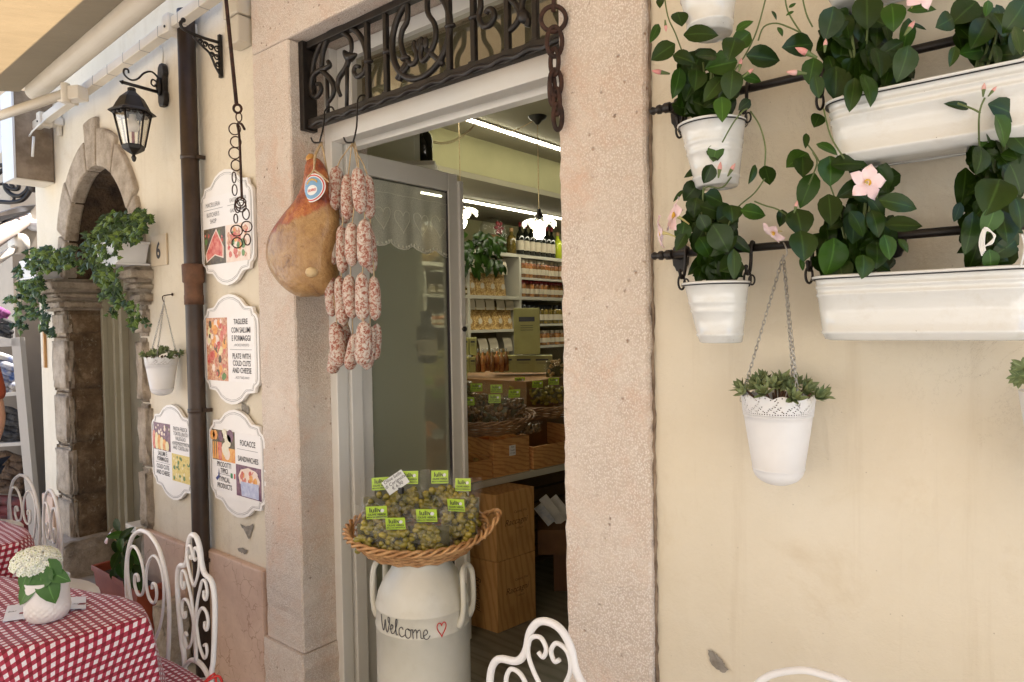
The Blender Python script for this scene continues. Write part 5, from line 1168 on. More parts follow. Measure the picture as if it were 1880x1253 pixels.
def mandevilla(label, base, leaves, core, seed, flowers=(), buds=(), vines=(), ymin=-.20, ymax=-.09):
    rnd = random.Random(seed); t = thing('flowering_vine', label, 'plant', base, group='mandevilla vines in the white pots'); m = MB()
    for (px, py, ln, wd, ang) in leaves:
        y = rnd.uniform(ymin, ymax); k = rnd.random(); pleaf(m, px, py, ln, wd, ang, y, rnd, 1 if k < .3 else 0)
    for (cx, cy, rx, ry, n) in core:
        for _ in range(int(n*2.6)):
            a = rnd.uniform(0, 2*PI); q = rnd.random()**.5; pleaf(m, cx+rx*q*math.cos(a), cy+ry*q*math.sin(a), rnd.uniform(26, 60), rnd.uniform(18, 44), rnd.uniform(20, 160), rnd.uniform(-.13, -.045), rnd, 0)
    m.build('leaves', [M['leaf'], M['leaf2']], t)
    m = MB()
    for v in vines: vine(m, v, .0016)
    for (cx, cy, rx, ry, n) in core:
        for _ in range(6): 
            x = cx+rnd.uniform(-.6, .6)*rx; vine(m, [(base_px(base)[0]+rnd.uniform(-14, 14), base_px(base)[1]), ((cx+x)/2, cy+ry*.3), (x, cy-ry*.7)], .0022, -.11)
    m.build('stems', M['stem'], t)
    for f in flowers: flower(t, *f, rnd=rnd)
    for b in buds: bud(t, *b)
    return t
def base_px(p): v = Vector(p)-CAM; d = v.dot(FW); return (940+F*v.dot(RT)/d, 626.5-F*v.dot(UP)/d)
mandevilla('leafy vine with three pink buds in the bucket on the upper rail', (-.582, -.112, 1.955),
    [(1248, 35, 32, 30, 80), (1287, 62, 58, 32, 5), (1202, 61, 48, 16, 115), (1217, 95, 46, 34, 150), (1256, 108, 40, 30, 20), (1297, 102, 45, 22, 175), (1367, 46, 32, 16, 330), (1360, 75, 40, 34, 140), (1345, 87, 45, 40, 110), (1324, 119, 55, 42, 170), (1402, 106, 62, 40, 5),
     (1244, 152, 52, 28, 100), (1278, 146, 45, 36, 100), (1343, 155, 50, 38, 95), (1310, 163, 52, 30, 130), (1256, 174, 55, 26, 100), (1299, 187, 50, 34, 95), (1326, 198, 50, 30, 95), (1381, 144, 38, 18, 10), (1367, 193, 26, 20, 140), (1313, 281, 30, 28, 100), (1409, 322, 36, 32, 80), (1382, 320, 38, 14, 110), (1212, 5, 20, 14, 100)],
    [(1300, 150, 45, 50, 16), (1300, 195, 40, 22, 10)], 11, (), [(1374, 134, 26, -40, -.17), (1359, 119, 26, -80, -.17), (1213, 133, 34, 190, -.16), (1222, 48, 22, 85, -.17)],
    [[(1410, -20), (1390, 55), (1366, 105), (1340, 140)], [(1218, -20), (1226, 30), (1240, 62), (1254, 100)], [(1326, 262, -.16), (1345, 228, -.16), (1362, 206, -.15), (1372, 200, -.14)], [(1378, 205, -.14), (1395, 232, -.16), (1405, 270, -.17), (1404, 305, -.17)]])
mandevilla('vine with a cluster of two pale pink flowers in the bucket on the lower rail', (-.577, -.112, 1.622),
    [(1314, 280, 30, 30, 80), (1276, 314, 44, 16, 150), (1300, 320, 34, 28, 110), (1245, 360, 26, 8, 130), (1270, 352, 40, 36, 130), (1312, 365, 38, 34, 20), (1276, 381, 34, 32, 100), (1311, 387, 50, 36, 20), (1344, 392, 32, 36, 90), (1384, 390, 44, 32, 10), (1292, 411, 34, 26, 60), (1253, 429, 40, 30, 100),
     (1250, 445, 34, 22, 120), (1324, 438, 54, 46, 60), (1359, 448, 50, 20, 40), (1295, 454, 40, 36, 60), (1295, 480, 48, 40, 90), (1314, 502, 44, 36, 90), (1348, 486, 52, 24, 90), (1284, 505, 30, 24, 110), (1330, 473, 50, 36, 95)],
    [(1305, 420, 40, 45, 12), (1318, 490, 34, 25, 12)], 12, [(1238, 396, 32, -.19, V(-.9, -.9, .25)), (1213, 428, 30, -.20, V(-1, -.6, -.1))], [(1321, 312, 30, -82, -.17), (1343, 312, 28, -60, -.16)],
    [[(1404, 328, -.16), (1385, 355, -.15), (1352, 384, -.13), (1335, 420)], [(1314, 290), (1300, 320), (1290, 360), (1300, 430)], [(1343, 325), (1325, 345), (1295, 345), (1290, 380)]])
mandevilla('dark leafed vine with pink buds at the left end of the upper long planter', (-.30, -.11, 1.94),
    [(1465, 84, 60, 42, 170), (1524, 43, 55, 45, 100), (1562, 68, 70, 50, 355), (1562, 114, 55, 40, 30), (1535, 152, 60, 50, 95), (1595, 163, 62, 38, 80), (1565, 174, 60, 30, 100), (1592, 22, 60, 50, 90), (1660, 117, 60, 44, 100), (1663, 68, 60, 32, 95), (1614, 114, 60, 40, 90), (1693, 16, 44, 22, 5), (1687, 49, 30, 8, 20), (1490, 130, 44, 34, 100), (1500, 160, 40, 24, 80), (1640, 30, 50, 40, 90),
     (1422, 28, 18, 8, 60), (1433, 58, 18, 12, 60), (1455, 10, 14, 6, -30), (1450, 25, 16, 6, 150)],
    [(1580, 90, 70, 70, 26), (1620, 130, 50, 40, 16)], 13, [(1690, -12, 32, -.19)], [(1480, 97, 44, 205, -.19), (1462, 134, 38, 185, -.19), (1515, 84, 26, -85, -.19), (1670, 52, 34, -55, -.19)],
    [[(1392, 75, -.15), (1402, 50, -.15), (1425, 43, -.15), (1452, 52, -.15), (1472, 62, -.14)], [(1440, -20, -.14), (1446, 20, -.14), (1470, 60, -.14)], [(1470, -20, -.14), (1480, 25, -.14), (1492, 50, -.13)]])
mandevilla('dark vine at the right end of the upper long planter', (-.12, -.11, 1.94),
    [(1736, 41, 36, 36, 150), (1771, 22, 70, 50, 140), (1823, 57, 65, 50, 100), (1785, 95, 50, 36, 170), (1850, 100, 56, 34, 0), (1750, 103, 40, 18, 110), (1866, 30, 60, 50, 120), (1812, 16, 26, 20, 90), (1800, 60, 60, 44, 120), (1870, 75, 50, 40, 70)], [(1815, 70, 55, 45, 22)], 14)
mandevilla('vine with one large open pink flower at the left end of the lower long planter', (-.30, -.11, 1.62),
    [(1465, 291, 48, 38, 150), (1474, 306, 42, 34, 100), (1520, 272, 40, 22, 30), (1525, 314, 52, 48, 90), (1560, 301, 60, 36, 0), (1482, 350, 62, 36, 110), (1524, 384, 60, 40, 95), (1560, 349, 50, 30, 150), (1468, 408, 52, 48, 85), (1474, 451, 56, 50, 90), (1520, 432, 44, 30, 90), (1576, 410, 50, 34, 60), (1567, 419, 60, 40, 100), (1651, 374, 64, 34, 15), (1659, 414, 58, 34, 5), (1611, 381, 46, 22, 50),
     (1608, 410, 50, 30, 80), (1528, 473, 66, 60, 95), (1544, 496, 50, 40, 90), (1611, 467, 50, 40, 100), (1586, 489, 44, 36, 100), (1630, 454, 44, 30, 80), (1659, 451, 28, 14, 60), (1473, 486, 24, 10, 70), (1624, 330, 50, 34, 60), (1500, 222, 32, 26, 120), (1480, 258, 30, 12, 100), (1435, 400, 30, 20, 100)],
    [(1570, 440, 60, 55, 26), (1600, 350, 35, 35, 5), (1560, 485, 60, 18, 12)], 15, [(1592, 336, 33, -.21), (1420, 428, 24, -.19, V(-.6, -.5, -.7))], [(1461, 380, 24, -75, -.19)],
    [[(1512, 200, -.15), (1525, 250, -.15), (1550, 292, -.15)], [(1480, 262), (1500, 290), (1520, 330), (1545, 400)], [(1485, 340), (1500, 300), (1492, 280)], [(1385, 370, -.16), (1405, 378, -.16), (1428, 385, -.17), (1450, 400, -.15)]], ymin=-.205)
mandevilla('tall bushy vine tied with white string at the right end of the lower long planter', (-.115, -.11, 1.62),
    [(1758, 194, 46, 16, 190), (1807, 244, 48, 28, 95), (1750, 250, 60, 16, 165), (1850, 204, 70, 40, 20), (1801, 293, 50, 44, 100), (1770, 346, 75, 34, 100), (1825, 358, 72, 64, 120), (1758, 390, 36, 20, 110), (1781, 429, 75, 36, 100), (1845, 416, 60, 50, 90), (1819, 406, 50, 40, 100), (1793, 288, 50, 40, 90), (1867, 330, 60, 40, 60), (1787, 473, 50, 30, 100), (1819, 480, 40, 30, 80), (1838, 454, 44, 30, 70), (1870, 260, 60, 40, 60), (1840, 240, 60, 44, 60), (1872, 390, 56, 40, 80), (1783, 250, 30, 20, 100)],
    [(1825, 300, 45, 80, 34), (1820, 420, 45, 60, 28)], 16, (), [(1806, 165, 26, -85, -.19), (1822, 168, 24, -50, -.19)], [[(1808, 180, -.18), (1800, 200, -.18), (1797, 230, -.17), (1800, 300), (1810, 400)], [(1758, 190, -.18), (1785, 200, -.18), (1800, 208, -.18)]])
t = thing('tie_string', 'loop of white string tying up the bushy vine', 'string', Y(1810, 430, -.19)); m = MB()
for k in range(4): m.tube(smooth_pts([Y(1803+k*2, 470-k*3, -.20), Y(1798+k*3, 445, -.20), Y(1808+k, 418+k*2, -.20), Y(1824+k, 432, -.20), Y(1822, 447-k*2, -.20), Y(1806, 452+k, -.20)]), .0011, 5)
m.tube(smooth_pts([Y(1876, 430, -.19), Y(1881, 455, -.19), Y(1874, 490, -.18)]), .0014, 5); m.build('string_loops', M['paper'], t)

# ================================================================ LACE-RIM HANGING POTS
def lace_pot(cx, yc, zt, r, h, label, hook, name_plant, plabel, group, seed, nlinks, ros=16, hookmat=None):
    t = thing('lace_pot', label, 'hanging pot', (cx, yc, zt-h), group=group); rnd = random.Random(seed)
    rb = r*.70; zb_ = zt-h; m = MB()
    f = lambda s: r+(rb-r)*s      # s 0 top .. 1 start of round bottom
    prof = [(f(.20), -.20), (f(.20)+.0012, -.203), (f(.23)+.0012, -.212), (f(.24), -.216), (f(.30), -.27), (f(.98), -.80), (f(.985)+.0012, -.803), (f(1)+.0012, -.812), (f(1), -.816)]
    for i in range(8): a = PI/2*(i+1)/8; prof.append((rb*math.cos(a)*.995, -.816-.184*math.sin(a)))
    m.lathe([(q, zt+z*h) for q, z in prof][::-1], 48, (cx, yc, 0)); m.build('body', M['pot_white'], t)
    m = MB(); NU, NV = 168, 20; vs = []
    for j in range(NV+1):
        for i in range(NU):
            a = 2*PI*i/NU; v = j/NV; s = .2*(1-v); sc_ = .10*abs(math.cos(a*6+.5))*(v**2)*h*.35
            vs.append(V(cx+f(s)*math.cos(a), yc+f(s)*math.sin(a), zt-h*s*1.0+sc_-(0.0)))
    fs = []
    for j in range(NV):
        for i in range(NU):
            kx = i % 14; drop = False
            if j in (1, 3): drop = i % 2 == 0
            elif 5 <= j <= 17:
                dx = abs(kx-6.5); dz = j-5
                drop = ((kx+dz) % 3 == 0 and (dz+kx//3) % 2 == 0) if dx+dz*.5 < 7 else False
            elif j >= 18: drop = (i % 4 in (1,)) and j == 18
            if not drop: fs.append((j*NU+i, j*NU+(i+1) % NU, (j+1)*NU+(i+1) % NU, (j+1)*NU+i))
    m.add(vs, fs, True); m.build('lace_rim', M['pot_white'], t, solid=.0014)
    m = MB(); m.add([V(cx, yc, zt-h*.17)]+[V(cx+f(.19)*math.cos(2*PI*i/24), yc+f(.19)*math.sin(2*PI*i/24), zt-h*.17) for i in range(24)], [(0, i+1, (i+1) % 24+1) for i in range(24)]); m.build('soil', M['soil'], t)
    def chain(a, b, n):
        a, b = Vector(a), Vector(b); d = b-a; L = d.length/n; d.normalize(); s = d.orthogonal().normalized(); q = d.cross(s); m = MB()
        for i in range(n):
            c = a+d*(L*(i+.5)); w = s if i % 2 else q
            m.tube([c+d*(L*.72*math.cos(2*PI*k/10))+w*(L*.33*math.sin(2*PI*k/10)) for k in range(10)], L*.10, 5, True)
        return m
    for k in range(3):
        a = 2*PI*k/3+.35+PI; e = V(cx+r*math.cos(a), yc+r*math.sin(a), zt-h*.06); chain(hook, e, nlinks).build('chain', M['steel'], t)
    m = MB(); m.tube(smooth_pts([hook+V(.0, 0, -.004), hook+V(.008, 0, .004), hook+V(.004, 0, .02), hook+V(-.003, .01, .028)]), .0015, 6); m.build('wire_hook', M['steel'], t)
    p = thing(name_plant, plabel, 'plant', (cx, yc, zt-h*.17), group='fleshy plants in hanging pots'); m = MB()
    for k in range(ros):
        a = 2*PI*k/ros*2.4; q = r*1.34*((k+.5)/ros)**.6; c = V(cx+q*math.cos(a), yc+q*math.sin(a)*.95, zt+.022*(1.5-q/r)+rnd.uniform(-.003, .014)); ax = V(math.cos(a)*q/r*.8+rnd.uniform(-.2, .2), math.sin(a)*q/r*.8, rnd.uniform(.4, .9)).normalized()
        s = ax.orthogonal().normalized(); w = ax.cross(s)
        for j in range(11):
            b = j*2.4; e = .35+j*.075; dr = (s*math.cos(b)+w*math.sin(b))*math.cos(e)+ax*math.sin(e)
            leaf(m, c-ax*.008, dr, (ax-dr*.3), r*rnd.uniform(.30, .46), r*rnd.uniform(.14, .19), .5, -.3, 0, 4)
    m.build('leaves', M['succ'], p)
    m = MB()
    for k in range(ros): a = 2*PI*k/ros*2.4; q = r*1.1*((k+.5)/ros)**.6; m.tube([V(cx+q*.4*math.cos(a), yc+q*.4*math.sin(a), zt-h*.16), V(cx+q*math.cos(a), yc+q*math.sin(a)*.95, zt+.01)], .0022, 5)
    m.build('stems', M['redstem'], p)
HP = Y(1428, 740, -.095); d_ = (HP-CAM).dot(FW)/F
lace_pot(HP.x, -.095, Y(1428, 728, -.095).z, 64*d_, (895-728)*d_*.98, 'matt white hanging pot with lace rim below the long planters', Y(1438, 470, -.075), 'succulent', 'grey green fleshy plant filling the pot under the long planter', 'lace rim hanging pots', 5, 34, 22)
HP2 = Y(296, 660, -.085); d2 = (HP2-CAM).dot(FW)/F
lace_pot(HP2.x, -.085, Y(296, 657, -.085).z, 28*d2, 70*d2, 'small white hanging pot with lace rim left of the downpipe', Y(301, 556, -.06), 'succulent', 'fleshy plant filling the small pot beside the downpipe', 'lace rim hanging pots', 6, 26, 18)
m = MB(); a = Y(301, 548, -.05); b = Y(316, 541, 0)
t = thing('wall_hook', 'bent wire hook on a nail holding the small hanging pot', 'hook', b); m.tube(smooth_pts([a+V(0, 0, -.02), a+V(-.015, 0, .0), a+V(0, 0, .012), V(b.x, .0, b.z)]), .0025, 6); m.ell(b, (.008, .003, .008), nu=8, nv=5); m.build('hook_wire', M['rust'], t)
# plant tip entering at the right edge
t = thing('succulent', 'sprig of a fleshy plant entering at the right edge of the photo', 'plant', Y(1905, 700, -.1), group=None); m = MB(); rnd = random.Random(9)
for k in range(9):
    c = Y(rnd.uniform(1868, 1925), rnd.uniform(672, 705), -.1)
    for j in range(7): a = rnd.uniform(0, 6.3); leaf(m, c, V(math.cos(a), rnd.uniform(-.4, .4), math.sin(a)*.7+.2), V(0, -1, .3), .02, .009, .4, -.2, 0, 4)
m.build('leaves', M['succ'], t)
t2 = thing('lace_pot', 'white hanging pot just outside the right edge of the photo', 'hanging pot', Y(1965, 800, -.1), group=None); c = Y(1962, 720, -.1)
m = MB(); m.lathe([(0, -.19), (.03, -.18), (.045, -.155), (.065, 0), (.062, 0), (.0, -.02)], 32, c); m.build('body', M['pot_white'], t2)
ORD = ['second', 'third', 'fourth', 'fifth', 'sixth', 'seventh', 'eighth', 'ninth', 'tenth', 'eleventh', 'twelfth', 'thirteenth']
# ================================================================ INSIDE THE SHOP
cu_ = V(.163, .986, 0).normalized(); cn = V(-.986, .163, 0).normalized()      # along the counter / away from the aisle
C0 = V(-2.355, .93, 0)
def cp(u, v, z): return C0+cu_*u+cn*v+V(0, 0, z)
def obox(m, u0, u1, v0, v1, z0, z1, mi=0):
    vs = [cp(u, v, z) for u in (u0, u1) for v in (v0, v1) for z in (z0, z1)]
    m.add(vs, [(0, 2, 3, 1), (4, 5, 7, 6), (0, 1, 5, 4), (2, 6, 7, 3), (0, 4, 6, 2), (1, 3, 7, 5)], mi=mi)
t = thing('shop_counter', 'long white display counter running into the shop', 'counter', cp(0, 0, 0))
m = MB(); obox(m, -.0, 2.6, 0, 1.25, .71, .745); m.build('counter_top', M['shelf'], t, bevel=.002)
m = MB(); obox(m, .35, 2.5, .45, 1.2, .02, .709); m.build('base', pm('dark_base', (.07, .04, .02), rough=.7), t)
m = MB()
for k in range(7): obox(m, .36, 2.5, .435, .449, .06+k*.09, .135+k*.09)
m.build('slatted_front', pm('dark_slats', (.10, .055, .025), (.15, .08, .035), 9, .6), t)
def crate_closed(name, label, base, dx, dy, h, brand=True, vert=False):
    # solid standing wine crate; dx, dy span the two visible sides
    t = thing(name, label, 'wine crate', base, group='standing wooden wine crates'); m = MB()
    o = Vector(base); A_, B_ = Vector(dx), Vector(dy)
    vs = [o+A_*a+B_*b+V(0, 0, z) for a in (0, 1) for b in (0, 1) for z in (0, h)]
    m.add(vs, [(0, 2, 3, 1), (4, 5, 7, 6), (0, 1, 5, 4), (2, 6, 7, 3), (0, 4, 6, 2), (1, 3, 7, 5)]); m.build('boards', M['pine'], t, bevel=.003)
    m = MB(); ua = A_.normalized(); nn = ua.cross(V(0, 0, 1)); off = .002
    fs = V(0, 0, 1)
    text(m, 'Raccagni', o+A_*.5+V(0, 0, h*.5), ua, fs, .044, off, shear=.3); text(m, 'Cantina Vini', o+A_*.62+V(0, 0, h*.5+.055), ua, fs, .018, off, shear=.2); text(m, 'FAENZA', o+A_*.6+V(0, 0, h*.5-.028), ua, fs, .013, off)
    ub = -B_.normalized()
    if vert: text(m, 'Raccagni', o+B_*.45+V(0, 0, h*.5), V(0, 0, -1), ub, .05, off, shear=.3)
    m.build('stamp', pm('stamp_ink', (.10, .045, .015), rough=.7) if 'st' not in M else M['st'], t); return t
ax = V(.145, .93, 0).normalized()*.262; bx = V(-.93, -.05, 0).normalized()*.30
b0 = V(-2.185, 1.02, .02)
crate_closed('wine_crate', 'standing wine crate on the floor, lower of the two under the counter end', b0, ax, bx, .352, vert=True)
crate_closed('wine_crate', 'standing wine crate stacked on the other one, just under the counter top', b0+V(0, 0, .354), ax, bx, .334)
def crate_open(label, u0, u1, v0, v1, z0, h, th=.012, front=1.0, brand=None, ro=0):
    t = thing('open_crate', label, 'wooden crate', cp(u0, v0, z0), group='open wooden crates on the counter')
    m = MB(); obox(m, u0, u1, v0, v1, z0, z0+th)
    obox(m, u0, u1, v0, v0+th, z0+th, z0+h*front); obox(m, u0, u1, v1-th, v1, z0+th, z0+h)
    obox(m, u0, u0+th, v0+th, v1-th, z0+th, z0+h*front); obox(m, u1-th, u1, v0+th, v1-th, z0+th, z0+h)
    m.build('boards', M['pine2'], t, bevel=.0015)
    if brand:
        m = MB(); text(m, brand, cp(u0-.001, (v0+v1)/2, z0+h*.38), -cn, V(0, 0, 1), .05, .0015, shear=.2); m.build('stamp', M['bottlelab'] if False else pm('stamp_ink', (.10, .045, .015), rough=.7), t)
    return t
crate_open('large open crate at the counter edge with a small price card on its side', .245, .50, .012, .36, .746, .195, brand='Raccagni')
crate_open('low open crate in front of the large one, next to the glass door', .02, .235, .012, .30, .746, .115, front=.9)
crate_open('reddish open crate farther along the counter edge', .53, .90, .012, .32, .746, .20, front=.62)
crate_open('raised crate tray under the large basket of dark olives', .02, .60, .40, .85, .746, .20)
crate_open('raised crate tray under the far basket', .70, 1.3, .36, .9, .746, .20)
m = MB()
t = thing('dried_tomatoes', 'dried food packets lying in the low open crate', 'food packets', cp(.1, .15, .77))
for _ in range(30): m.ell(cp(random.uniform(.05, .21), random.uniform(.04, .27), random.uniform(.78, .85)), (.02, .012, .012), Matrix.Rotation(random.uniform(0, 3), 3, 'X'), 8, 5)
m.build('pieces', M['pasta'], t)
su = cu_; card('white price card leaning behind the large open crate', ['Olive', 'piccanti', '\u20ac 6,90'], cp(.32, .345, .975), (cu_*.8-cn*.6).normalized(), V(0, 0, 1), .062, .045, .013, clip=False)
card('white price card pinned on the side of the large open crate', ['Mele', 'Sambo', '\u20ac 7,90'], cp(.375, .009, .875), cu_, V(0, 0, 1), .045, .055, .012, clip=False)
card('white price card seen through the glass of the door', ['Olive Nere', '\u20ac 6,90'], D(804, 797, 3.45), (cu_*.4-cn*.9).normalized(), V(0, 0, 1), .07, .05, .014, clip=False)
card('white price card half cut off by the right door jamb', ['Funghi', '\u20ac 5,50'], D(1036, 758, 4.0), (cu_*.6-cn*.8).normalized(), (V(0, 0, 1)).normalized(), .07, .05, .014, clip=False)
# baskets of vacuum bags
def fnat(c, tilt=0):
    c = Vector(c)
    def f(u, v, w): return c+SC_*u+DP*(v*math.cos(tilt)-w*math.sin(tilt))+V(0, 0, 1)*(w*math.cos(tilt)+v*math.sin(tilt))
    return f
rb = random.Random(21)
B1 = D(885, 775, 3.62); f1 = fnat(B1, R(8)); make_basket('wicker_basket', 'dark basket heaped with bags of dark olives on the counter', 'baskets of packets inside the shop', f1, .27, .17, .07, M['wicker_dk'], handles=False, n=48)
B2 = D(992, 748, 4.1); f2 = fnat(B2, R(8)); make_basket('wicker_basket', 'far basket of green labelled bags next to the right jamb', 'baskets of packets inside the shop', f2, .25, .16, .06, M['wicker_dk'], handles=False, n=48)
B3 = D(806, 752, 3.65); f3 = fnat(B3, R(8)); make_basket('wicker_basket', 'basket seen through the door glass above the crates', 'baskets of packets inside the shop', f3, .12, .13, .06, M['wicker_dk'], handles=False, n=48)
spec = [(f1, -.14, .02, .02, 'dark olive bag left in the heaped basket', 1), (f1, -.03, .05, .04, 'dark olive bag in the middle of the heaped basket', 1), (f1, .08, .03, .03, 'dark olive bag right of the middle in the heaped basket', 1), (f1, .16, .0, .02, 'dark olive bag at the right end of the heaped basket', 1), (f1, -.06, -.07, .0, 'dark olive bag lying at the front of the heaped basket', 1), (f1, .07, -.08, .0, 'dark olive bag at the front right of the heaped basket', 1),
        (f1, -.12, .12, .09, 'brown speckled bag at the back of the heaped basket', 1), (f2, -.13, .03, .02, 'green labelled bag at the left of the far basket', 0), (f2, -.02, .0, .02, 'green labelled bag in the middle of the far basket', 0), (f2, .08, .02, .02, 'green labelled bag at the right of the far basket', 0), (f3, -.05, .02, .02, 'bag with lime label seen through the door glass, left one', 0), (f3, .07, .04, .03, 'bag with lime label seen through the door glass, right one', 0), (f3, .02, -.08, -.03, 'dark bag low in the basket behind the door glass', 1)]
for fn, u, v, w_, lab, dk in spec:
    olive_bag(fn, u, v, w_, .15, .17, rb.uniform(-.3, .3), rb.uniform(-.5, .2), lab, 'bags of olives inside the shop', M['olive_dk'] if dk else M['olive'], True, 34, rnd=rb)
olive_bag(fnat(D(965, 790, 3.75)), 0, 0, 0, .16, .10, .3, -.9, 'crumpled bag of red and dark sweets lying between the baskets', 'bags of olives inside the shop', M['olive_dk'], False, 40, rnd=rb)
olive_bag(fnat(D(1022, 700, 4.35)), 0, 0, 0, .16, .22, .2, -.1, 'clear bag knotted at the top beside the right jamb', 'bags of olives inside the shop', M['pasta'], False, 20, rnd=rb)
# cardboard oil boxes
def oilbox(c, w_, d_, h, rz, label, group='olive coloured oil boxes', nlab=1):
    t = thing('oil_box', label, 'box', c, group=group); m = MB(); q = Matrix.Rotation(rz, 3, 'Z'); c = Vector(c)
    m.box(c+V(0, 0, h/2), (w_, d_, h), m=q); m.build('carton', M['card'], t, bevel=.002); m = MB()
    for (ax_, n_, ww) in ((V(1, 0, 0), V(0, -1, 0), w_), (V(0, 1, 0), V(1, 0, 0), d_)):
        a = q@ax_; n = q@n_; o = c+n*(d_/2 if n_.y else w_/2)+V(0, 0, h*.76)
        m.flat([(-ww*.3, -h*.05), (ww*.3, -h*.05), (ww*.3, h*.05), (-ww*.3, h*.05)], o, a, V(0, 0, 1), .0012, 0)
        for k in range(3): m.flat([(-ww*.24, -h*(.14+.05*k)), (ww*.24, -h*(.14+.05*k)), (ww*.24, -h*(.13+.05*k)), (-ww*.24, -h*(.13+.05*k))], o, a, V(0, 0, 1), .0012, 0)
    m.build('printed_label', M['carddk'], t)
D2 = lambda px, py, d: D(px, py, d)
oilbox(D2(968, 650, 4.5), .17, .14, .30, R(38), 'tall open olive coloured box standing on the others'); 
for i, (a, b, w_, h) in enumerate(((928, 683, .15, .11), (962, 683, .15, .11), (995, 683, .14, .11))): oilbox(D2(a, b, 4.55), w_, .13, h, R(38), ['flat oil box under the tall one, left', 'flat oil box right under the tall one', 'flat oil box under the tall one, right'][i])
for i in range(3): oilbox(D2(842+i*13.5, 652, 4.5), .045, .06, .115, R(38), ['narrow oil box beside the door leaf, upper row, first', 'narrow oil box in the upper row, second from the door leaf', 'narrow oil box in the upper row, third from the door leaf'][i], 'narrow oil boxes behind the door leaf')
for i in range(4): oilbox(D2(842+i*13.5, 684, 4.45), .045, .06, .10, R(38), ['narrow oil box in the lower row next to the door leaf', 'second narrow oil box of the lower row', 'third narrow oil box of the lower row', 'last narrow oil box of the lower row'][i], 'narrow oil boxes behind the door leaf')
for i in range(3): oilbox(D2(778+i*17, 690, 4.2), .055, .06, .15, R(38), ['oil box seen through the door glass, left', 'oil box seen through the door glass, centre', 'oil box seen through the door glass, right'][i], 'oil boxes behind the door glass')
# riser the boxes stand on
t = thing('display_riser', 'dark wooden riser at the back of the counter', 'shelf', cp(.9, 1.1, .745)); m = MB(); q0 = D(930, 690, 4.5)
m.box((q0.x-.05, q0.y+.15, (q0.z+.745)/2), (.9, .9, q0.z-.747)); m.build('riser_box', pm('riser_wood', (.22, .11, .04), rough=.6), t)
# little bottles with chrome tops
def bottle(c, h, r, label, group, cap=M['black'], lab=True, body=M['bottle'], name='bottle', proto=None):
    t = thing(name, label, 'bottle', c, group=group); c = Vector(c); m = MB()
    m.lathe([(0, 0), (r, .004), (r, h*.58), (r*.85, h*.66), (r*.36, h*.76), (r*.33, h*.93), (0, h*.93)], 14, c); m.build('glass_body', body, t)
    m = MB(); m.lathe([(r*.36, h*.86), (r*.40, h*.87), (r*.40, h*.995), (0, h)], 12, c); m.build('cap', cap, t)
    if lab: m = MB(); m.lathe([(r+.0008, h*.16), (r+.0008, h*.45)], 14, c); m.build('paper_label', M['bottlelab'], t)
    return t
b = bottle(D2(878, 684, 4.35), .15, .017, 'leftmost small sauce bottle with shiny cap among the oil boxes', 'small sauce bottles on the riser', M['steel'], False, M['sauce'])
for i in range(6): dup(b, D2(887+i*8.5, 684-(i % 2)*2, 4.35+.04*(i % 2)), 0, ORD[i]+' small sauce bottle from the left among the oil boxes')
# wall shelving, runs into the depth of the shop
SX = -4.28
ys = lambda px, py=600: X(px, py, SX).y
zs_ = lambda px, py: X(px, py, SX).z
t = thing('wall_shelving', 'white wall shelving stocked with jars, pasta and bottles', 'shelving', (SX, 3.2, .02))
yA, yB, yC, yD = ys(848), ys(960), ys(1060), ys(700)
rowsz = [zs_(900, 468), zs_(900, 541), zs_(900, 608)]
m = MB(); th = .016
Z1 = zs_(1000, 475); Z2 = zs_(1000, 514); Z3 = zs_(1000, 549); Z4 = zs_(1000, 597); Z5 = zs_(1000, 637)
ym = ys(957); yl = ys(862)
m.bb(SX-.32, SX, yl, 6.4, Z1-th, Z1+th); m.bb(SX-.32, SX, 1.0, 6.4, Z3-th, Z3+th); m.bb(SX-.32, SX, ym, 6.4, Z2-th*.7, Z2+th*.7); m.bb(SX-.32, SX, ym, 6.4, Z4-th*.7, Z4+th*.7); m.bb(SX-.32, SX, ym, 6.4, Z5-th*.7, Z5+th*.7)
Z6 = zs_(900, 608); m.bb(SX-.32, SX, yl, ym, Z6-th*.8, Z6+th*.8)
Z7 = zs_(850, 500); m.bb(SX-.32, SX, 1.0, yl, Z7-th*.8, Z7+th*.8); Z8 = zs_(850, 599); m.bb(SX-.32, SX, 1.0, yl, Z8-th*.7, Z8+th*.7)
Z9 = zs_(790, 478); 
m.bb(SX-.32, SX, 1.0, 6.4, .9, .93); m.bb(SX-.32, SX, 1.0, 6.4, .5, .53)
m.build('shelf_boards', M['shelf'], t)
m = MB()
for y in (yl, ym, ys(782), 6.38): m.bb(SX-.32, SX-.001, y-.016, y+.016, .02, (Z1 if y > yl-.01 else Z7)-.001)
m.build('uprights', M['shelf'], t); m = MB(); m.bb(SX-.335, SX-.321, 1.0, 6.4, .02, Z1); m.build('back_panel', pm('shelf_back', (.16, .13, .07), rough=.8), t)
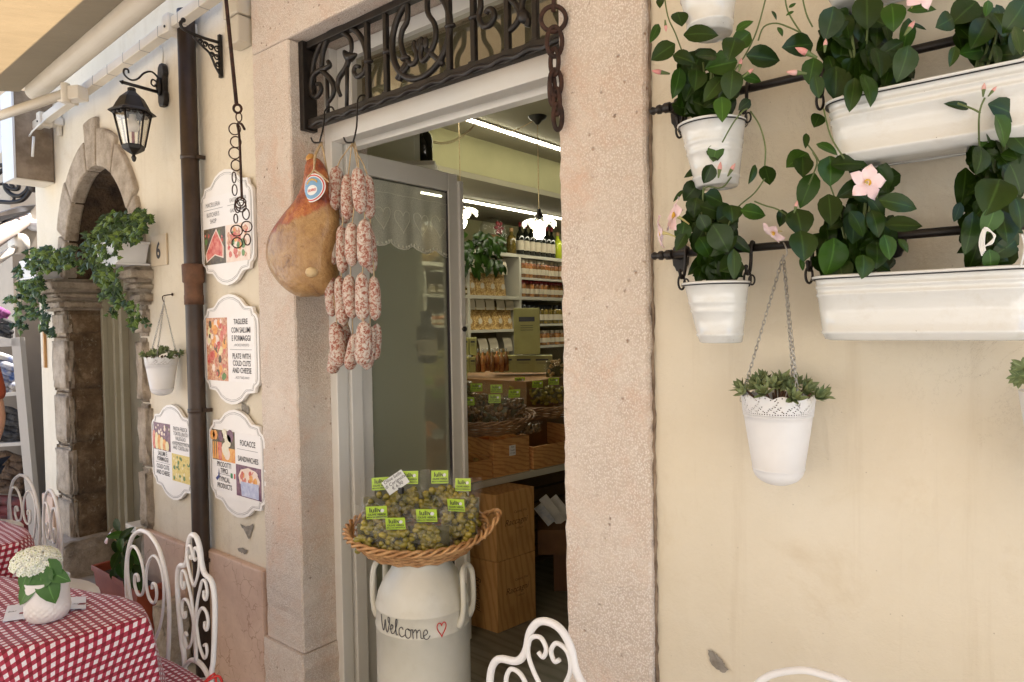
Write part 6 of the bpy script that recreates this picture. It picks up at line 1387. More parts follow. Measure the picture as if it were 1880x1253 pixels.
# pasta bags
def pasta_bag(y, z, w_, h, label):
    t = thing('pasta_bag', label, 'pasta bag', V(SX-.1, y, z), group='bags of dried pasta with paper headers'); m = MB()
    def pf(u, v, s): return V(SX-.10+s*(.05*math.sin(PI*u)**.5*(1-v*.6)), y+(u-.5)*w_*(1-.25*v*v)+.004*math.sin(v*9), z+v*h*.66+.005*math.sin(u*9))
    m.grid(lambda u, v: pf(u, v, 1), 8, 8); m.build('pasta', M['pasta'], t)
    m = MB(); m.grid(lambda u, v: V(SX-.045-.02*v+.012*math.sin(v*PI), y+(u-.5)*w_*.62+.012*(1-v), z+h*.58+v*h*.42), 4, 4); m.build('paper_header', M['bottlelab'], t)
    m = MB(); m.flat([(.028*math.cos(i*.52), .028*math.sin(i*.52)) for i in range(12)], V(SX-.045, y, z+h*.25), V(0, 1, 0), V(0, 0, 1), .004); m.build('round_sticker', M['bottlelab'], t)
for i, px in enumerate((875, 893, 912, 931)): pasta_bag(ys(px), Z3+th, .20, .37, ['first', 'second', 'third', 'fourth'][i]+' pasta bag from the left on the upper pasta shelf')
for i, px in enumerate((870, 888, 906, 925, 942)): pasta_bag(ys(px), Z6+th*.8, .20, .33, ['first', 'second', 'third', 'fourth', 'fifth'][i]+' pasta bag from the left on the middle pasta shelf')
for i, px in enumerate((893, 912, 938)): pasta_bag(ys(px), Z6-.40, .2, .33, ['first', 'second', 'third'][i]+' pasta bag from the left on the lowest visible shelf')
t = thing('pasta_packet', 'big clear packet of brown pasta on the shelf seen below the lace curtain', 'pasta packet', D2(785, 470, 5.2)); m = MB()
pc = D2(784, 446, 5.3); m.ell(pc, (.12, .12, .15), None, 16, 10, jit=.04); m.build('pasta', M['pasta'], t); m = MB(); m.ell(pc, (.128, .128, .165), None, 16, 10, jit=.05); m.build('film', M['film'], t)
t2 = thing('corner_shelf', 'short white shelf seen through the door glass', 'shelf', pc-V(0, 0, .17)); m = MB(); m.box(pc+V(-.1, 0, -.18), (.5, .45, .03)); m.build('board', M['shelf'], t2)
# rows of jars: one built with parts, the rest copied
def jar(c, h, r, label, group, body, cap):
    t = thing('jar', label, 'jar', c, group=group); c = Vector(c); m = MB(); m.lathe([(0, 0), (r, .003), (r, h*.72), (r*.8, h*.80), (0, h*.8)], 12, c); m.build('filled_glass', body, t)
    m = MB(); m.lathe([(r*.82, h*.80), (r*.84, h*.81), (r*.84, h*.99), (0, h)], 12, c); m.build('lid', cap, t); m = MB(); m.lathe([(r+.0008, h*.2), (r+.0008, h*.5)], 12, c); m.build('paper_label', M['bottlelab'], t); return t
rr = random.Random(4)
for (z, h, r, body, cap, lab, grp) in ((Z2+.012, .19, .030, M['sauce'], M['bottlelab'], 'slim jar in the row under the wine bottles', 'slim jars on the highest jar shelf'),
        (Z3+th, .17, .034, M['sauce'], M['redcap'], 'small flask on the second jar shelf', 'flasks on the second jar shelf'),
        (Z4+.012, .20, .036, M['greenjar'], M['black'], 'jar of preserved vegetables on the third jar shelf', 'jars on the third jar shelf'),
        (Z5+.012, .16, .038, M['sauce'], M['lid'], 'low wide jar on the fourth jar shelf', 'jars on the fourth jar shelf')):
    p0 = ys(968); j = jar(V(SX-.05, p0, z), h, r, lab, grp, body, cap); y = p0+r*2.25
    k = 0; j['label'] = 'first '+lab+', from the left'
    while y < ys(1043): dup(j, V(SX-.05-rr.uniform(0, .03), y, z), 0, ORD[k]+' '+lab+', from the left'); y += r*2.25; k += 1
for (z, h, r, body, lab, grp, a, b_) in ((Z3+th, .085, .045, M['greenjar'], 'small low jar left of the pasta bags', 'small jars left of the pasta bags', 768, 860), (Z8+.012, .1, .045, M['sauce'], 'honey coloured jar on the shelf beside the door leaf', 'honey jars beside the door leaf', 768, 832)):
    j = jar(V(SX-.05, ys(a), z), h, r, lab, grp, body, M['lid']); y = ys(a)+r*2.3
    k = 0; j['label'] = 'first '+lab+', from the left'
    while y < ys(b_): dup(j, V(SX-.05, y, z), 0, ORD[k]+' '+lab+', from the left'); y += r*2.3; k += 1
t = thing('red_tin', 'tall red tin on the shelf between door leaf and pasta', 'tin', V(SX-.06, ys(852), Z8+.012)); m = MB(); m.lathe([(0, 0), (.06, .002), (.06, .26), (.05, .27), (.05, .29), (0, .29)], 20, V(SX-.08, ys(853), Z8+.012)); m.build('body', M['redcap'], t)
wb = bottle(V(SX-.08, ys(969), Z1+th), .34, .042, 'first dark wine bottle from the left in the row on the shelving', 'wine bottles on top of the shelving', M['redcap'])
for k, px in enumerate((979, 989, 999, 1009, 1018, 1026)): dup(wb, V(SX-.08, ys(px), Z1+th), 0, ORD[k]+' dark wine bottle from the left in the row on the shelving')
yb = bottle(V(SX-.08, ys(1037), Z1+th), .30, .05, 'yellow liqueur bottle at the right end of the top row', None, M['cork'], False, M['ybottle'])
cb = bottle(V(SX-.08, ys(953), Z1+th), .27, .05, 'wicker covered flask at the left end of the wine bottle row', None, M['cork'], False, M['greenjar'])
for i, (px, d, l) in enumerate(((779, 3.35, 'dark bottle seen through the door glass, left'), (789, 3.3, 'dark bottle seen through the door glass, right'))):
    bottle(D2(px, 668, d), .26, .037, l, 'bottles behind the door glass', M['black'])
for i, (px, l) in enumerate(((763, 'half hidden dark bottle on the high shelf above the door leaf'), (781, 'dark bottle with cork on the high shelf above the door leaf'))):
    bottle(D2(px, 312, 3.55), .27, .040, l, 'bottles on the high shelf', M['cork'], False)
t = thing('high_shelf', 'narrow white shelf high on the partition carrying two bottles', 'shelf', D2(775, 318, 3.6)); m = MB(); c = D2(772, 320, 3.6); m.box(c, (.2, .5, .02), R(40)); m.build('board', M['shelf'], t)
# gift wrap and dark plant on top of the shelving
t = thing('gift_basket', 'cellophane gift basket with a red bow on top of the shelving', 'gift basket', X(905, 460, SX-.1)); c = X(905, 430, SX-.1); m = MB(); m.ell(c, (.12, .16, .16), None, 14, 8, jit=.08); m.build('film', M['film'], t)
m = MB()
for k in range(6): a = k*1.05; m.ell(c+V(.08, .04*math.cos(a), .05+.04*math.sin(a)), (.02, .032, .018), Matrix.Rotation(a, 3, 'X'), 8, 6)
m.build('bow', M['redcap'], t); m = MB(); m.ell(c-V(0, 0, .08), (.09, .12, .08)); m.build('basket', M['wicker_dk'], t)
t = thing('potted_foliage', 'dark green leafy plant trailing from the top of the shelving', 'plant', X(862, 450, SX-.1)); m = MB(); rnd = random.Random(8)
for _ in range(110):
    c = X(rnd.uniform(835, 922), rnd.uniform(425, 492), SX-rnd.uniform(-.1, .15)); a = rnd.uniform(0, 6.3); leaf(m, c, V(rnd.uniform(.0, .6), math.cos(a), -abs(math.sin(a))), V(1, -.5, .3), .13, .055, .2, .4, 0, 4)
m.build('leaves', M['leaf'], t)
# pendant lamps
def pendant(x, y, label, zb_, canopy=True):
    t = thing('pendant_lamp', label, 'pendant lamp', (x, y, 2.9), group='pendant lamps with ruffled glass'); m = MB()
    m.lathe([(0, 2.845), (.012, 2.85), (.03, 2.872), (.055, 2.885), (.062, 2.90)][::-1], 24, (x, y, 0)); m.build('ceiling_rose', M['iron'], t)
    m = MB(); m.tube([V(x, y, 2.86), V(x, y, zb_+.16)], .003, 6); m.tube(smooth_pts([V(x-.03, y, 2.88), V(x-.2, y-.02, 2.84), V(x-.33, y-.05, 2.895)]), .003, 6); m.build('cord', M['string'], t)
    m = MB(); m.lathe([(0, .175), (.012, .17), (.014, .15), (.03, .13), (.034, .10), (.03, .095), (0, .095)], 20, (x, y, zb_)); m.build('socket', M['iron'], t)
    m = MB(); n = 72
    def sf(u, v): a = 2*PI*u; r = .03+.085*v; return V(x+r*math.cos(a), y+r*math.sin(a), zb_+.105-.035*v*v+.018*v*math.sin(a*9)-.0)
    m.grid(sf, n, 6); m.build('ruffled_shade', M['shade'], t)
    m = MB(); m.lathe([(0, -.045), (.02, -.041), (.034, -.024), (.038, -.002), (.034, .02), (.02, .05), (.015, .09)], 20, (x, y, zb_+.02)); m.build('bulb', M['bulb'], t)
p1 = X(990, 424, -2.69); pendant(-2.69, p1.y, 'ruffled glass pendant lamp hanging by itself near the right jamb', p1.z-.03)
p2 = X(846, 404, -3.0); pendant(-3.0, p2.y, 'ruffled glass pendant lamp half hidden by the door leaf', p2.z-.03)
m = MB(); t = thing('loose_cable', 'pair of thin pale wires looping under the ceiling', 'cable', D2(830, 255, 3.8))
for o in (0, 3): m.tube(smooth_pts([D2(790, 258+o, 3.7), D2(815, 262+o, 3.75), D2(840, 254+o, 3.8), D2(862, 238+o, 3.85), D2(880, 218, 3.9)]), .0025, 5)
m.build('wires', M['string'], t)
# flyer stand
fc_ = D2(1022, 985, 3.95)
t = thing('flyer_stand', 'dark wooden box on a post holding folded flyers', 'stand', V(fc_.x, fc_.y, .02)); m = MB(); m.box(fc_-V(0, 0, .0), (.22, .22, .14), R(38)); m.build('box', pm('stand_wood', (.14, .06, .02), (.2, .09, .03), 9, .6), t); m = MB(); m.box((fc_.x+.03, fc_.y, fc_.z/2-.03), (.09, .09, fc_.z-.10), R(38)); m.build('post', pm('stand_wood2', (.16, .07, .03), rough=.6), t)
for k in range(5):
    t = thing('flyer', ['left front flyer in the stand', 'flyer behind the left front one', 'middle flyer in the stand', 'flyer at the back of the stand', 'right flyer half hidden by the jamb'][k], 'flyer', D2(1003+k*9, 950, 3.9)); m = MB(); c = D2(1000+k*9, 945-(k % 2)*16, 3.9+.03*k)
    q = Matrix.Rotation(R(38), 3, 'Z')@Matrix.Rotation(R(-38), 3, 'Y'); m.box(c, (.055, .004, .13), m=q); m.build('paper', pm('flyer_paper', (.45, .50, .60), (.7, .7, .7), 25, .5) if k == 0 else M['paper'], t)

# ================================================================ CHAIRS
def sp2(cx, cz, r0, r1, a0, a1, n=26): return [V(cx+(r0+(r1-r0)*i/n)*math.cos(R(a0+(a1-a0)*i/n)), 0, cz+(r0+(r1-r0)*i/n)*math.sin(R(a0+(a1-a0)*i/n))) for i in range(n+1)]
def chair(kind, label, cushion=True):
    t = thing('iron_chair', label, 'chair', (0, 0, 0), group='white wrought iron chairs'); W = .19 if kind == 'heart' else .16
    def tb(name, pts, r, closed=False, sm_=True): m = MB(); m.tube(smooth_pts(pts, 5) if sm_ else pts, r, 8, closed); return m.build(name, M['chair'], t, local=True)
    if kind == 'heart':
        out = [V(-.135, 0, .0), V(-.155, 0, .44), V(-.175, 0, .58), V(-.185, 0, .70), V(-.17, 0, .79), V(-.12, 0, .87), V(-.05, 0, .908), V(.0, 0, .914), V(.05, 0, .908), V(.12, 0, .87), V(.17, 0, .79), V(.185, 0, .70), V(.175, 0, .58), V(.155, 0, .44), V(.135, 0, .0)]
        tb('back_frame', out, .0072)
        for s in (-1, 1):
            pts = [V(-s*.02, 0, .45), V(s*.04, 0, .52), V(s*.12, 0, .62), V(s*.155, 0, .72), V(s*.15, 0, .80), V(s*.105, 0, .845), V(s*.055, 0, .835), V(s*.018, 0, .79), V(s*.008, 0, .735), V(s*.03, 0, .69), V(s*.07, 0, .682), V(s*.095, 0, .71), V(s*.09, 0, .745), V(s*.065, 0, .748), V(s*.06, 0, .728)]
            tb('back_scroll', [p+V(0, -.004, 0) for p in pts], .0052)
    else:
        out = [V(-.115, 0, .0), V(-.115, 0, .46), V(-.135, 0, .55), V(-.158, 0, .68), V(-.158, 0, .76), V(-.135, 0, .80), V(-.085, 0, .812), V(-.062, 0, .84), V(-.05, 0, .885), V(-.028, 0, .914), V(0, 0, .922), V(.028, 0, .914), V(.05, 0, .885), V(.062, 0, .84), V(.085, 0, .812), V(.135, 0, .80), V(.158, 0, .76), V(.158, 0, .68), V(.135, 0, .55), V(.115, 0, .46), V(.115, 0, .0)]
        tb('back_frame', out, .0084)
        tb('lower_arch', [V(-.118, 0, .47), V(-.06, 0, .505), V(0, 0, .515), V(.06, 0, .505), V(.118, 0, .47)], .008)
        for s in (-1, 1):
            tb('back_scroll', [V(s*.004, -.004, .52), V(s*.006, -.004, .62), V(s*.02, -.004, .70), V(s*.055, -.004, .765), V(s*.075, -.004, .79), V(s*.10, -.004, .79), V(s*.112, -.004, .76), V(s*.10, -.004, .735), V(s*.082, -.004, .742), V(s*.086, -.004, .76)], .0052)
            tb('back_scroll', [V(s*.006, -.004, .60), V(s*.02, -.004, .66), V(s*.06, -.004, .70), V(s*.10, -.004, .695), V(s*.112, -.004, .665), V(s*.10, -.004, .64), V(s*.082, -.004, .645), V(s*.085, -.004, .662)], .0052)
            tb('back_scroll', [V(s*.006, -.004, .66), V(s*.03, -.004, .58), V(s*.07, -.004, .545), V(s*.095, -.004, .565), V(s*.09, -.004, .59), V(s*.072, -.004, .585)], .005)
            tb('back_scroll', [V(s*.004, -.004, .76), V(s*.035, -.004, .80), V(s*.052, -.004, .84), V(s*.045, -.004, .875), V(s*.02, -.004, .885), V(s*.006, -.004, .865), V(s*.014, -.004, .845), V(s*.026, -.004, .852)], .005)
    SR = .20; cy = -SR
    m = MB(); m.tube([V(SR*math.cos(2*PI*i/36), cy+SR*math.sin(2*PI*i/36), .45) for i in range(36)], .009, 8, True); m.build('seat_frame', M['chair'], t, local=True)
    m = MB(); m.lathe([(0, .448), (SR-.006, .448), (SR-.006, .454), (0, .456)], 32, V(0, cy, 0)); m.build('seat', M['chair'], t, local=True)
    for s in (-1, 1): tb('leg', [V(s*.14, cy-.13, .45), V(s*.145, cy-.14, .25), V(s*.155, cy-.16, .0)], .0085)
    tb('leg', [V(-.13, 0, .42), V(-.135, .02, .2), V(-.14, .03, 0)], .0085); tb('leg', [V(.13, 0, .42), V(.135, .02, .2), V(.14, .03, 0)], .0085)
    return t
def cushion(label, x, y, rz, z=.475, s=.21, seed=0):
    t = thing('seat_cushion', label, 'cushion', (x, y, z), rz, group='gingham seat cushions')
    def cf(u, v, sg):
        a = (u-.5)*2; b = (v-.5)*2; f = (1-abs(a)**3)*(1-abs(b)**3)
        return V(a*s*(1-.05*b*b), b*s*(1-.05*a*a), sg*.024*max(0, f)**.5+.004*math.sin(a*7+seed)*f)
    m = MB(); m.grid(lambda u, v: cf(u, v, 1), 16, 16, uv=lambda u, v: (u*s*2, v*s*2)); m.grid(lambda u, v: cf(v, u, -1), 16, 16, uv=lambda u, v: (u*s*2, v*s*2)); m.build('cover', M['gingham'], t, local=True)
    m = MB()
    for k in range(2): m.tube(smooth_pts([V(s*.92, s*.92, 0), V(s*.98+.02*k, s*1.05, .02), V(s*1.08, s*1.02+.02*k, -.01)]), .004, 5)
    m.build('ties', M['red'], t, local=True); return t
H_ = chair('heart', 'white iron chair with heart scroll back nearest the planter'); Fl = chair('flame', 'white iron chair with pointed flame shaped back in front of the downpipe')
Fl.scale = (.76, 1, .985); H_.scale = (.92, 1, 1); H_.location = (-2.475, -.50, -.06); Fl.location = (-2.118, -.50, -.0)
dup(H_, (-4.03, -.44, -.075), R(6), 'white iron chair with heart scroll back, the farther left of the two in the distance'); dup(H_, (-3.66, -.43, -.10), R(-4), 'white iron chair with heart scroll back, right one of the two in the distance').scale = (.82, 1, 1)
dup(Fl, (-.845, -.36, -.0), R(0), 'white iron chair back with scrolls rising at the bottom in front of the doorway').scale = (1.06, 1, 1)
dup(H_, (-.345, -.20, -.012), R(0), 'arched white iron chair back just peeping in at the bottom right')
cushion('red gingham cushion on the heart backed chair', -2.475, -.70, 0, .43, .19, 1); cushion('red gingham cushion on the flame backed chair, its tie sticking up', -2.20, -.72, R(4), .478, .20, 2)
cushion('red gingham cushion on the chair in the distance', -4.03, -.62, 0, .40, .19, 3)

# ================================================================ TABLES
def tablecloth(label, outline, z, drop, t_label, seed, centre, tl=True):
    rnd = random.Random(seed); t = thing('bistro_table', t_label, 'table', (centre[0], centre[1], 0), group='bistro tables under gingham cloths')
    m = MB(); m.lathe([(0, z-.03), (.27, z-.03), (.28, z-.02), (.28, z-.008), (0, z-.008)], 40, V(centre[0], centre[1], 0)); m.build('table_top', M['chair'], t)
    m = MB(); m.tube([V(centre[0], centre[1], .02), V(centre[0], centre[1], z-.03)], .025, 12); m.build('column', M['iron'], t)
    for k in range(3): a = 2*PI*k/3+.4; m = MB(); m.tube(smooth_pts([V(centre[0], centre[1], .12), V(centre[0]+.14*math.cos(a), centre[1]+.14*math.sin(a), .06), V(centre[0]+.27*math.cos(a), centre[1]+.27*math.sin(a), .015)]), .014, 8); m.build('leg', M['iron'], t)
    c = V(centre[0], centre[1], z); pts = smooth_pts([V(x, y, z) for x, y in outline]+[V(outline[0][0], outline[0][1], z)], 10)[:-1]; n = len(pts)
    o = thing('tablecloth', label, 'tablecloth', (centre[0], centre[1], z), group='red gingham tablecloths'); m = MB(); vs = []; us = []; NR = 10; ND = 16
    ph = [rnd.uniform(0, 6) for _ in range(4)]
    for j in range(NR+ND+1):
        for i in range(n):
            p = pts[i]; q = (p-c); q.z = 0; a = math.atan2(q.y, q.x); w = q.normalized()
            if j <= NR:
                f = j/NR; v = c+q*f; v.z = z+.0015*math.sin(v.x*30+v.y*19)-.004*max(0, f-.9)*10*.4; us.append((v.x, v.y))
            else:
                f = (j-NR)/ND; h = drop*(1+.30*math.cos(2*a*2+ph[3])**2)*f
                wave = (math.sin(a*9+ph[0])*.5+math.sin(a*14+ph[1])*.3+math.sin(a*5+ph[2])*.4)
                e = .012*math.sin(min(1, f*6)*PI/2)+h*(.16+.13*wave); v = c+q+w*e+V(-w.y, w.x, 0)*(h*.06*math.cos(a*9+ph[0])); v.z = z-.004-h+.004*math.cos(min(1, f*6)*PI/2); us.append((p.x+w.x*h*1.03, p.y+w.y*h*1.03))
            vs.append(v)
    fs = [(j*n+i, j*n+(i+1) % n, (j+1)*n+(i+1) % n, (j+1)*n+i) for j in range(NR+ND) for i in range(n)]
    m.add(vs, [f[::-1] for f in fs], True, 0, us); m.build('cloth', M['gingham'], o, sub=0); return t
tablecloth('red and white gingham cloth on the near table with the white flowers', [(-1.995, -.695), (-2.015, -.80), (-2.045, -.92), (-2.13, -1.06), (-2.30, -1.22), (-2.55, -1.28), (-2.80, -1.16), (-2.87, -1.0), (-2.76, -.865), (-2.54, -.79), (-2.33, -.715), (-2.14, -.665)], .748, .27, 'round bistro table under the near gingham cloth', 3, (-2.42, -.96))
tablecloth('red and white gingham cloth on the farther table behind the flowers', [(-3.12, -.70), (-3.14, -.85), (-3.22, -1.02), (-3.42, -1.15), (-3.62, -1.16), (-3.80, -1.05), (-3.86, -.88), (-3.74, -.72), (-3.48, -.64), (-3.25, -.63)], .748, .33, 'round bistro table under the farther gingham cloth', 4, (-3.46, -.88))
# flower pot on the near table
fp = Z(85, 1140, .75); px_, py_ = fp.x-.02, fp.y+.01
t = thing('textured_pot', 'white pot with rough diamond relief on the near table', 'plant pot', (px_, py_, .75)); dd = (fp-CAM).dot(FW)/F; r0 = 34*dd
def potf(u, v):
    a = 2*PI*u; rr_ = r0*(.80+.22*min(1, v/.22)**.5+.04*max(0, v-.8)*5); rel = 0
    if v < .48: rel = .0028*(abs(math.sin(a*9+v*22))*abs(math.sin(a*9-v*22)))**.5*math.sin(PI*min(1, v/.48))
    return V(px_+(rr_+rel)*math.cos(a), py_+(rr_+rel)*math.sin(a), .751+v*r0*2.15)
m = MB(); m.grid(potf, 144, 44); m.lathe([(r0*.8, .751), (0, .751)], 24, V(px_, py_, 0)); m.build('body', pm('chipped_white_glaze', (.78, .75, .73), (.70, .67, .64), 12, .55, bs=.4, bsc=50), t, solid=.003)
m = MB(); m.lathe([(0, .751+r0*1.8), (r0*.84, .751+r0*1.8)], 24, V(px_, py_, 0)); m.build('soil', M['soil'], t)
t = thing('white_kalanchoe', 'domed bunch of tiny white flowers in the textured pot', 'flowers', (px_, py_, .75+r0*1.9)); top = Z(85, 1140, .75); m = MB(); e = MB(); lf = MB(); rnd = random.Random(12)
fcn = D(66, 1030, (fp-CAM).dot(FW)); rx = 38*dd
m.ell(fcn, (rx*.9, rx*.9, rx*.5), None, 16, 10)
for k in range(560):
    a = rnd.uniform(0, 2*PI); b = rnd.uniform(-.5, 1)*PI/2; q = V(rx*math.cos(b)*math.cos(a), rx*math.cos(b)*math.sin(a), rx*.62*math.sin(b))*rnd.uniform(.9, 1.05)
    c = fcn+q; nn = (q.normalized()+V(0, 0, .4)+(CAM-c).normalized()*.4).normalized(); s = nn.orthogonal().normalized(); w = nn.cross(s); rr_ = rnd.uniform(.0055, .0075)
    for j in range(5):
        th = 2*PI*j/5; dr = s*math.cos(th)+w*math.sin(th); sd2 = nn.cross(dr); m.add([c, c+dr*rr_*.6+sd2*rr_*.45+nn*.001, c+dr*rr_*1.15, c+dr*rr_*.6-sd2*rr_*.45+nn*.001], [(0, 1, 2, 3)], False)
    e.ell(c+nn*.0008, (.0013,)*3, None, 5, 4)
m.build('florets', M['kal'], t); e.build('floret_eyes', M['kale'], t)
for (a_, b_, ln, wd, ang) in ((50, 1085, 62, 34, 125), (90, 1080, 60, 44, 70), (70, 1070, 50, 40, 80), (108, 1058, 44, 26, 20), (45, 1065, 46, 26, 110), (75, 1060, 50, 50, 100), (95, 1050, 50, 40, 60)):
    c = D(a_, b_, (fp-CAM).dot(FW)-.03); dr = (RT*math.cos(R(ang))-UP*math.sin(R(ang))-FW*.2).normalized(); leaf(lf, c-dr*ln*dd*.5, dr, (-FW+UP*.5), ln*dd, wd*dd, .15, .35)
for k in range(14): a = k*.7; lf.tube([V(px_, py_, .75+r0*1.7), fcn+V(rx*.6*math.cos(a), rx*.6*math.sin(a), -.005)], .0018, 5)
lf.build('leaves', m_leaf('kalanchoe_leaf', (.03, .09, .02), (.07, .16, .04), .4), t)
def tcard(pts, label, lines):
    q = [Z(a, b, .7535) for a, b in pts]; t = thing('menu_card', label, 'card', q[0], group='cards lying on the near table'); m = MB(); up_ = V(0, 0, .0015)
    m.add(q+[p+up_ for p in q], [(4, 5, 6, 7), (0, 3, 2, 1), (0, 1, 5, 4), (1, 2, 6, 5), (2, 3, 7, 6), (3, 0, 4, 7)]); m.build('paper', pm('pale_blue_card', (.66, .68, .76), (.74, .75, .80), 20, .4), t)
    m = MB(); A_ = (q[1]-q[0]); B_ = (q[3]-q[0]); A1 = A_.normalized(); B1 = B_.normalized(); B1 = (B1-A1*B1.dot(A1)).normalized()
    for s, u, v, sz, mi in lines: text(m, s, q[0]+A_*u+B_*v+V(0, 0, .0015), A1, B1, sz, .0006, mi)
    m.flat([(0, 0), (.02, 0), (.02, .012), (0, .012)], q[0]+A_*.62+B_*.3+V(0, 0, .0015), A1, B1, .0006, 1)
    m.build('print', [M['ink'], M['redcap']], t)
tcard([(5, 1142), (48, 1136), (52, 1110), (14, 1113)], 'pale card with red mark left of the flower pot', [('bar', .3, .5, .016, 0)])
tcard([(112, 1120), (158, 1118), (158, 1096), (118, 1098)], 'pale folded card right of the flower pot', [('Le delizie', .5, .35, .012, 0)])

# ================================================================ IVY POTS, PLANTER BY THE ARCH
def ivy_leaf(m, c, dr, nr, L, mi):
    s = dr.cross(nr).normalized(); nr = s.cross(dr).normalized(); P2 = [(0, 0), (.12, .30), (.02, .52), (.30, .36), (.45, .48), (.55, .26), (1.0, 0), (.55, -.26), (.45, -.48), (.30, -.36), (.02, -.52), (.12, -.30)]
    vs = [c+dr*(L*.35)+nr*L*.05]+[c+dr*(x*L)+s*(y*L)-nr*(abs(y)*L*.25) for x, y in P2]; m.add(vs, [(0, i+1, (i+1) % 12+1) for i in range(12)], False, mi, [(.3, .5)]+[(x, y+.5) for x, y in P2])
def ivy(label, base, regions, trails, seed):
    rnd = random.Random(seed); t = thing('ivy_plant', label, 'ivy', base, group='ivy plants on the stone capitals'); m = MB(); s = MB()
    def put(px, py, y, k=1.0):
        c = Y(px, py, y); d = (c-CAM).dot(FW)/F; a = R(rnd.uniform(-10, 190)); dr = (RT*math.cos(a)-UP*math.sin(a)-FW*rnd.uniform(-.3, .5)).normalized()
        ivy_leaf(m, c, dr, (-FW+UP*rnd.uniform(0, .9)+RT*rnd.uniform(-.5, .5)).normalized(), rnd.uniform(9, 16)*d*k, 1 if rnd.random() < .5 else 0)
    for (cx, cy, rx, ry, n) in regions:
        for _ in range(n):
            a = rnd.uniform(0, 2*PI); q = rnd.random()**.6; put(cx+rx*q*math.cos(a), cy+ry*q*math.sin(a), rnd.uniform(-.24, -.02))
    for tr in trails:
        q = smooth_pts([Y(a, b, -.12) for a, b in tr], 6); s.tube(q, .0018, 5)
        for p in q:
            for _ in range(2): 
                bp = base_px(p); put(bp[0]+rnd.uniform(-7, 7), bp[1]+rnd.uniform(-6, 6), -.12+rnd.uniform(-.02, .02), .95)
    m.build('leaves', [M['ivy'], M['ivy2']], t); s.build('stems', M['stem'], t)
ivy('ivy trailing from the white trough beside the house number', Y(245, 450, -.09), [(222, 420, 44, 34, 260), (185, 455, 34, 38, 170), (258, 400, 20, 20, 60), (198, 500, 24, 34, 90)],
    [[(180, 470), (195, 520), (210, 555)], [(200, 490), (212, 540), (205, 575)], [(175, 480), (190, 530), (186, 545)], [(205, 540), (225, 558), (243, 557), (268, 596)], [(215, 530), (238, 580), (240, 598)], [(170, 450), (150, 480), (155, 500)]], 31)
ivy('ivy trailing over the farther capital at the left', Y(95, 490, -.09), [(88, 474, 42, 22, 180), (55, 505, 26, 34, 110), (125, 470, 20, 20, 50)],
    [[(50, 500), (40, 550), (30, 600)], [(60, 510), (55, 560), (36, 596)], [(75, 520), (62, 570), (70, 580)], [(70, 540), (85, 575), (78, 590)], [(45, 520), (25, 545), (18, 548)], [(80, 590), (88, 608), (98, 612)]], 32)
def trough(cx, z, w_, label):
    t = thing('white_trough', label, 'plant pot', (cx, -.09, z), group='white plastic troughs on the capitals'); m = MB(); h = .105
    vs = []; 
    for (k, zz) in ((.86, 0), (1, h-.012), (1.05, h-.012), (1.05, h)):
        vs += [V(cx+sx_*w_*.5*k, -.085+sy_*.075*k, z+zz) for sx_, sy_ in ((-1, -1), (1, -1), (1, 1), (-1, 1))]
    m.add(vs, [(3, 2, 1, 0)]+[(i*4+k, i*4+(k+1) % 4, (i+1)*4+(k+1) % 4, (i+1)*4+k) for i in range(3) for k in range(4)]+[(12, 13, 14, 15)]); m.build('body', M['pot_white'], t, bevel=.008)
    m = MB(); m.bb(cx-w_*.5, cx+w_*.5, -.165, -.005, z-.012, z-.001); m.build('saucer', M['pot_white'], t, bevel=.003)
ca = Y(262, 488, -.09); cb_ = Y(100, 522, -.09)
trough(-3.665, 1.882, .26, 'white plastic trough of ivy beside the house number'); trough(-4.86, 1.882, .26, 'white plastic trough of ivy on the farther capital')
# terracotta planter
t = thing('terracotta_planter', 'rectangular terracotta coloured planter standing on the doorstep', 'planter', (-3.83, -.18, .07)); m = MB()
q = [(-3.98, -.01), (-3.42, -.01), (-3.42, -.16), (-3.98, -.16)]; cx, cy = -3.70, -.085; vs = []
for k, z in ((.80, .07), (.97, .29), (1.03, .292), (1.03, .32), (.95, .32), (.93, .27)): vs += [V(cx+(x-cx)*k, cy+(y-cy)*k, z) for x, y in q]
m.add(vs, [(0, 1, 2, 3)]+[(i*4+(k+1) % 4, i*4+k, (i+1)*4+k, (i+1)*4+(k+1) % 4) for i in range(5) for k in range(4)]); m.build('body', M['terra'], t, bevel=.004)
m = MB(); m.bb(-3.94, -3.46, -.15, -.02, .26, .285); m.build('soil', M['soil'], t)
t = thing('flowering_vine', 'young vine with one mauve flower in the terracotta planter', 'plant', (-3.83, -.15, .28)); m = MB(); rnd = random.Random(44)
for (a, b, ln, wd, ang) in ((215, 965, 22, 14, 60), (212, 983, 30, 12, 170), (222, 990, 26, 12, 160), (232, 978, 26, 10, 320), (240, 985, 24, 12, 10), (215, 1005, 26, 16, 100), (225, 1020, 28, 18, 90), (240, 1010, 28, 16, 60), (212, 1030, 28, 16, 110), (235, 1035, 30, 20, 80), (250, 1025, 26, 18, 60), (225, 1050, 30, 20, 90), (245, 1055, 30, 22, 100), (258, 1045, 28, 18, 60), (210, 1058, 24, 16, 100), (238, 1070, 30, 20, 90), (255, 1075, 28, 20, 80), (222, 1000, 24, 14, 80)): pleaf(m, a, b, ln*1.15, wd*1.15, ang, -.16+rnd.uniform(-.05, .05), rnd, 1 if rnd.random() < .3 else 0)
m.build('leaves', [M['leaf'], M['leaf2']], t); m = MB(); vine(m, [(232, 1080), (228, 1040), (222, 1005), (215, 970)], .004, -.15); vine(m, [(240, 1080), (240, 1040), (232, 980)], .004, -.15); m.build('stems', M['stem'], t); flower(t, 200, 985, 15, -.19, V(-.3, -.9, .5), rnd)
